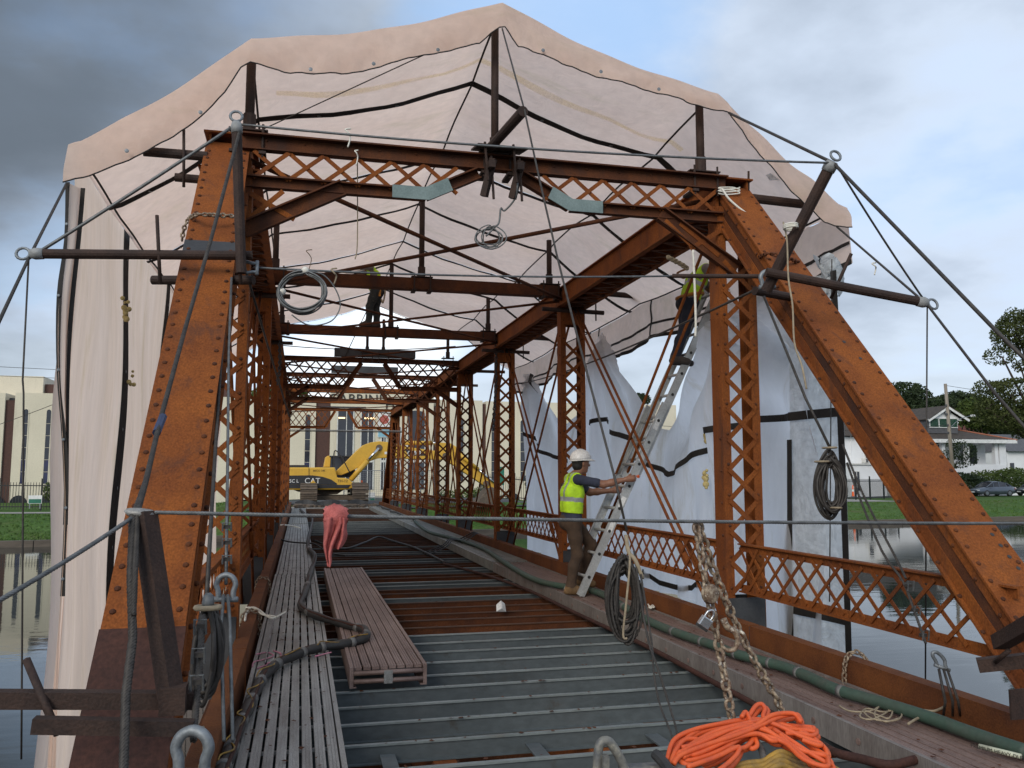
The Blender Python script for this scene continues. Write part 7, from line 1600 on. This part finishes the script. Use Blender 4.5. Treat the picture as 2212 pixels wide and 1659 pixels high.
MB().tube(smooth_path([V((e5(530, 240)[0], yf + .1, e5(530, 345)[1])), V((e5(530, 240)[0], yf + .1, e5(530, 200)[1])), V((e5(560, 190)[0], yf + .1, e5(560, 190)[1])), V((e5(610, 260)[0], yf + .1, e5(610, 260)[1])), V((e5(680, 390)[0], yf + .1, e5(680, 390)[1]))], 5), .03, 6).build('hand_rail', CATB, house)
b0, b1 = YX - .75, YX - .15
boom = slab_([(545, 385), (650, 285), (740, 190), (810, 130), (880, 104), (960, 92), (1040, 98), (1100, 112), (1230, 145), (1420, 172), (1540, 188), (1590, 205), (1600, 245), (1560, 272), (1400, 266), (1240, 262), (1080, 252), (960, 256), (890, 280), (800, 330), (690, 385), (600, 420), (560, 418)], 'boom', CATY, b0, b1, bevel=.03)
slab_([(1210, 165), (1330, 190), (1430, 215), (1440, 232), (1250, 232)], 'black_decal', CATB, b0 - .012, b0 - .003, boom)
slab_([(1018, 194), (1086, 194), (1086, 218), (1018, 218)], 'white_decal', WPAINT, b0 - .012, b0 - .003, boom)
s0_, s1_ = YX - .68, YX - .22
stick_ = slab_([(1505, 108), (1560, 104), (1660, 112), (1720, 150), (1800, 245), (1935, 352), (2050, 478), (2110, 512), (2108, 545), (2040, 560), (1960, 505), (1800, 400), (1690, 325), (1610, 280), (1590, 225), (1535, 175)], 'stick', CATY, s0_, s1_, bevel=.03)
for pj in ((965, 155, .16), (2000, 500, .14), (2102, 520, .12), (1608, 235, .16)):
    c = e5(pj[0], pj[1], b0); MB().lathe([(.02, -.05), (pj[2] * 1.1, -.04), (pj[2] * 1.1, .7), (.02, .71)], 12, (c[0], b0, c[1]), V((0, 1, 0))).build('pivot_pin', MUD, boom)
def cyl(pts, rs, ms, y):
    for (a, c), r, m in zip(pts, rs, ms):
        p, q = e5(*a, Y=y), e5(*c, Y=y); MB().tube([(p[0], y, p[1]), (q[0], y, q[1])], r, 10).build('hydraulic_cylinder' if m is CATY else 'piston_rod', m, ex, smooth=True)
cyl([((690, 468), (852, 282)), ((852, 282), (962, 158))], [.14, .075], [CATY, CHROME], b0 - .2)
cyl([((1200, 108), (1480, 110)), ((1480, 110), (1525, 112))], [.12, .07], [CATY, CHROME], YX - .45)
cyl([((1710, 195), (1925, 362)), ((1925, 362), (2075, 495))], [.10, .06], [CATY, CHROME], s0_ - .12)
bk = slab_([(2010, 560), (2060, 535), (2110, 560), (2130, 620), (2120, 700), (2060, 726), (1900, 732), (1905, 690), (1965, 620)], 'bucket', MUD, YX - 1.1, YX + .3, bevel=.04)
for k in range(5): MB().box((e5(1895, 728)[0], YX - 1.0 + .3 * k, e5(1895, 728)[1]), (.28, .12, .08)).build('tooth', MUD, bk)
for body, x, y, sz, m, yy, z_ in (('CAT', 320, 477, .40, WPAINT, yf - .035, 0), ('TH-12', 612, 478, .20, INK, yf - .006, 0), ('325C L', 118, 478, .24, WPAINT, yf - .035, 0), ('CAT', 1310, 212, .42, WPAINT, b0 - .014, 0), ('BECO 345', 385, 378, .14, INK, yf - .006, 0)):
    p = e5(x, y, yy); text('lettering', body, sz, (p[0], yy, p[1]), (1, 0, 0), (0, 0, 1), m, ex, .004)
p = e5(326, 490, yf - .05); MB().prism([(-.14, 0), (.14, 0), (0, .16)], (p[0], yf - .047, p[1] - .03), (1, 0, 0), (0, 0, 1), (0, .008, 0)).build('yellow_emblem', CATY, ex)
# tracks seen end-on: shoes wrapped round a long loop
me = None
for xa, xb in ((200, 365), (705, 860)):
    X0, X1 = e5(xa, 640, YX - 2.2)[0], e5(xb, 640, YX - 2.2)[0]; trk = MB().span(X0 + .12, X1 - .12, YX - 2.0, YX + 2.0, .12, .86).build('track_frame', MUD, ex)
    loop = [];
    zt, zb_2, y0_, y1_ = .98, -.04, YX - 1.75, YX + 1.75; r = (zt - zb_2) / 2; zc = (zt + zb_2) / 2
    per = 2 * (y1_ - y0_) + 2 * math.pi * r; nsh = 46
    if me is None:
        sh_ = MB().box((0, 0, 0), (X1 - X0, .185, .05)); sh_.box((0, .06, .045), (X1 - X0 - .02, .03, .05)); me = bpy.data.meshes.new('track_shoe'); me.from_pydata(sh_.v, [], sh_.f); me.materials.append(MUD)
    for k in range(nsh):
        d = per * k / nsh
        if d < y1_ - y0_: y, z, a = y0_ + d, zt, 0
        elif d < y1_ - y0_ + math.pi * r: t_ = (d - (y1_ - y0_)) / r; y, z, a = y1_ + r * math.sin(t_), zc + r * math.cos(t_), -t_
        elif d < 2 * (y1_ - y0_) + math.pi * r: y, z, a = y1_ - (d - (y1_ - y0_) - math.pi * r), zb_2, math.pi
        else: t_ = (d - 2 * (y1_ - y0_) - math.pi * r) / r; y, z, a = y0_ - r * math.sin(t_), zc - r * math.cos(t_), math.pi - t_
        place('track_shoe', me, trk, ((X0 + X1) / 2, y, z), Quaternion((1, 0, 0), a))
p0_, p1_ = e5(365, 618, YX - 1.0), e5(705, 660, YX - 1.0)
MB().span(p0_[0] - .1, p1_[0] + .1, YX - 1.0, YX + 1.0, p1_[1], p0_[1]).build('car_body', MUD, ex)
# clutter at the far end of the deck
b = MB(); rg = random.Random(3)
for k in range(60):
    x, y = rg.uniform(-.3, 4.0), rg.uniform(42.9, 44.4); r = rg.uniform(.05, .16); b.box((x, y, -.12 + r * .4), (r * 2.4, r * 1.6, r), Matrix.Rotation(rg.uniform(0, 3), 3, 'Z') @ Matrix.Rotation(rg.uniform(-.3, .3), 3, 'X'))
tag(b.build('rubble', MUD, None, kind='stuff'), 'low heap of rubble and boards across the far deck end', 'rubble')
tag(MB().add([(x, 44.4 + .05 * math.sin(x * 7), -.1 + z + .06 * math.sin(x * 5)) for z in (0, .28) for x in [-.2 + .2 * i for i in range(19)]], [(i, i + 1, 20 + i, 19 + i) for i in range(18)]).build('dark_sheet', DARKST, None, solid=.01), 'dark sheeting draped across the far end of the deck', 'sheet', None, 'thing')
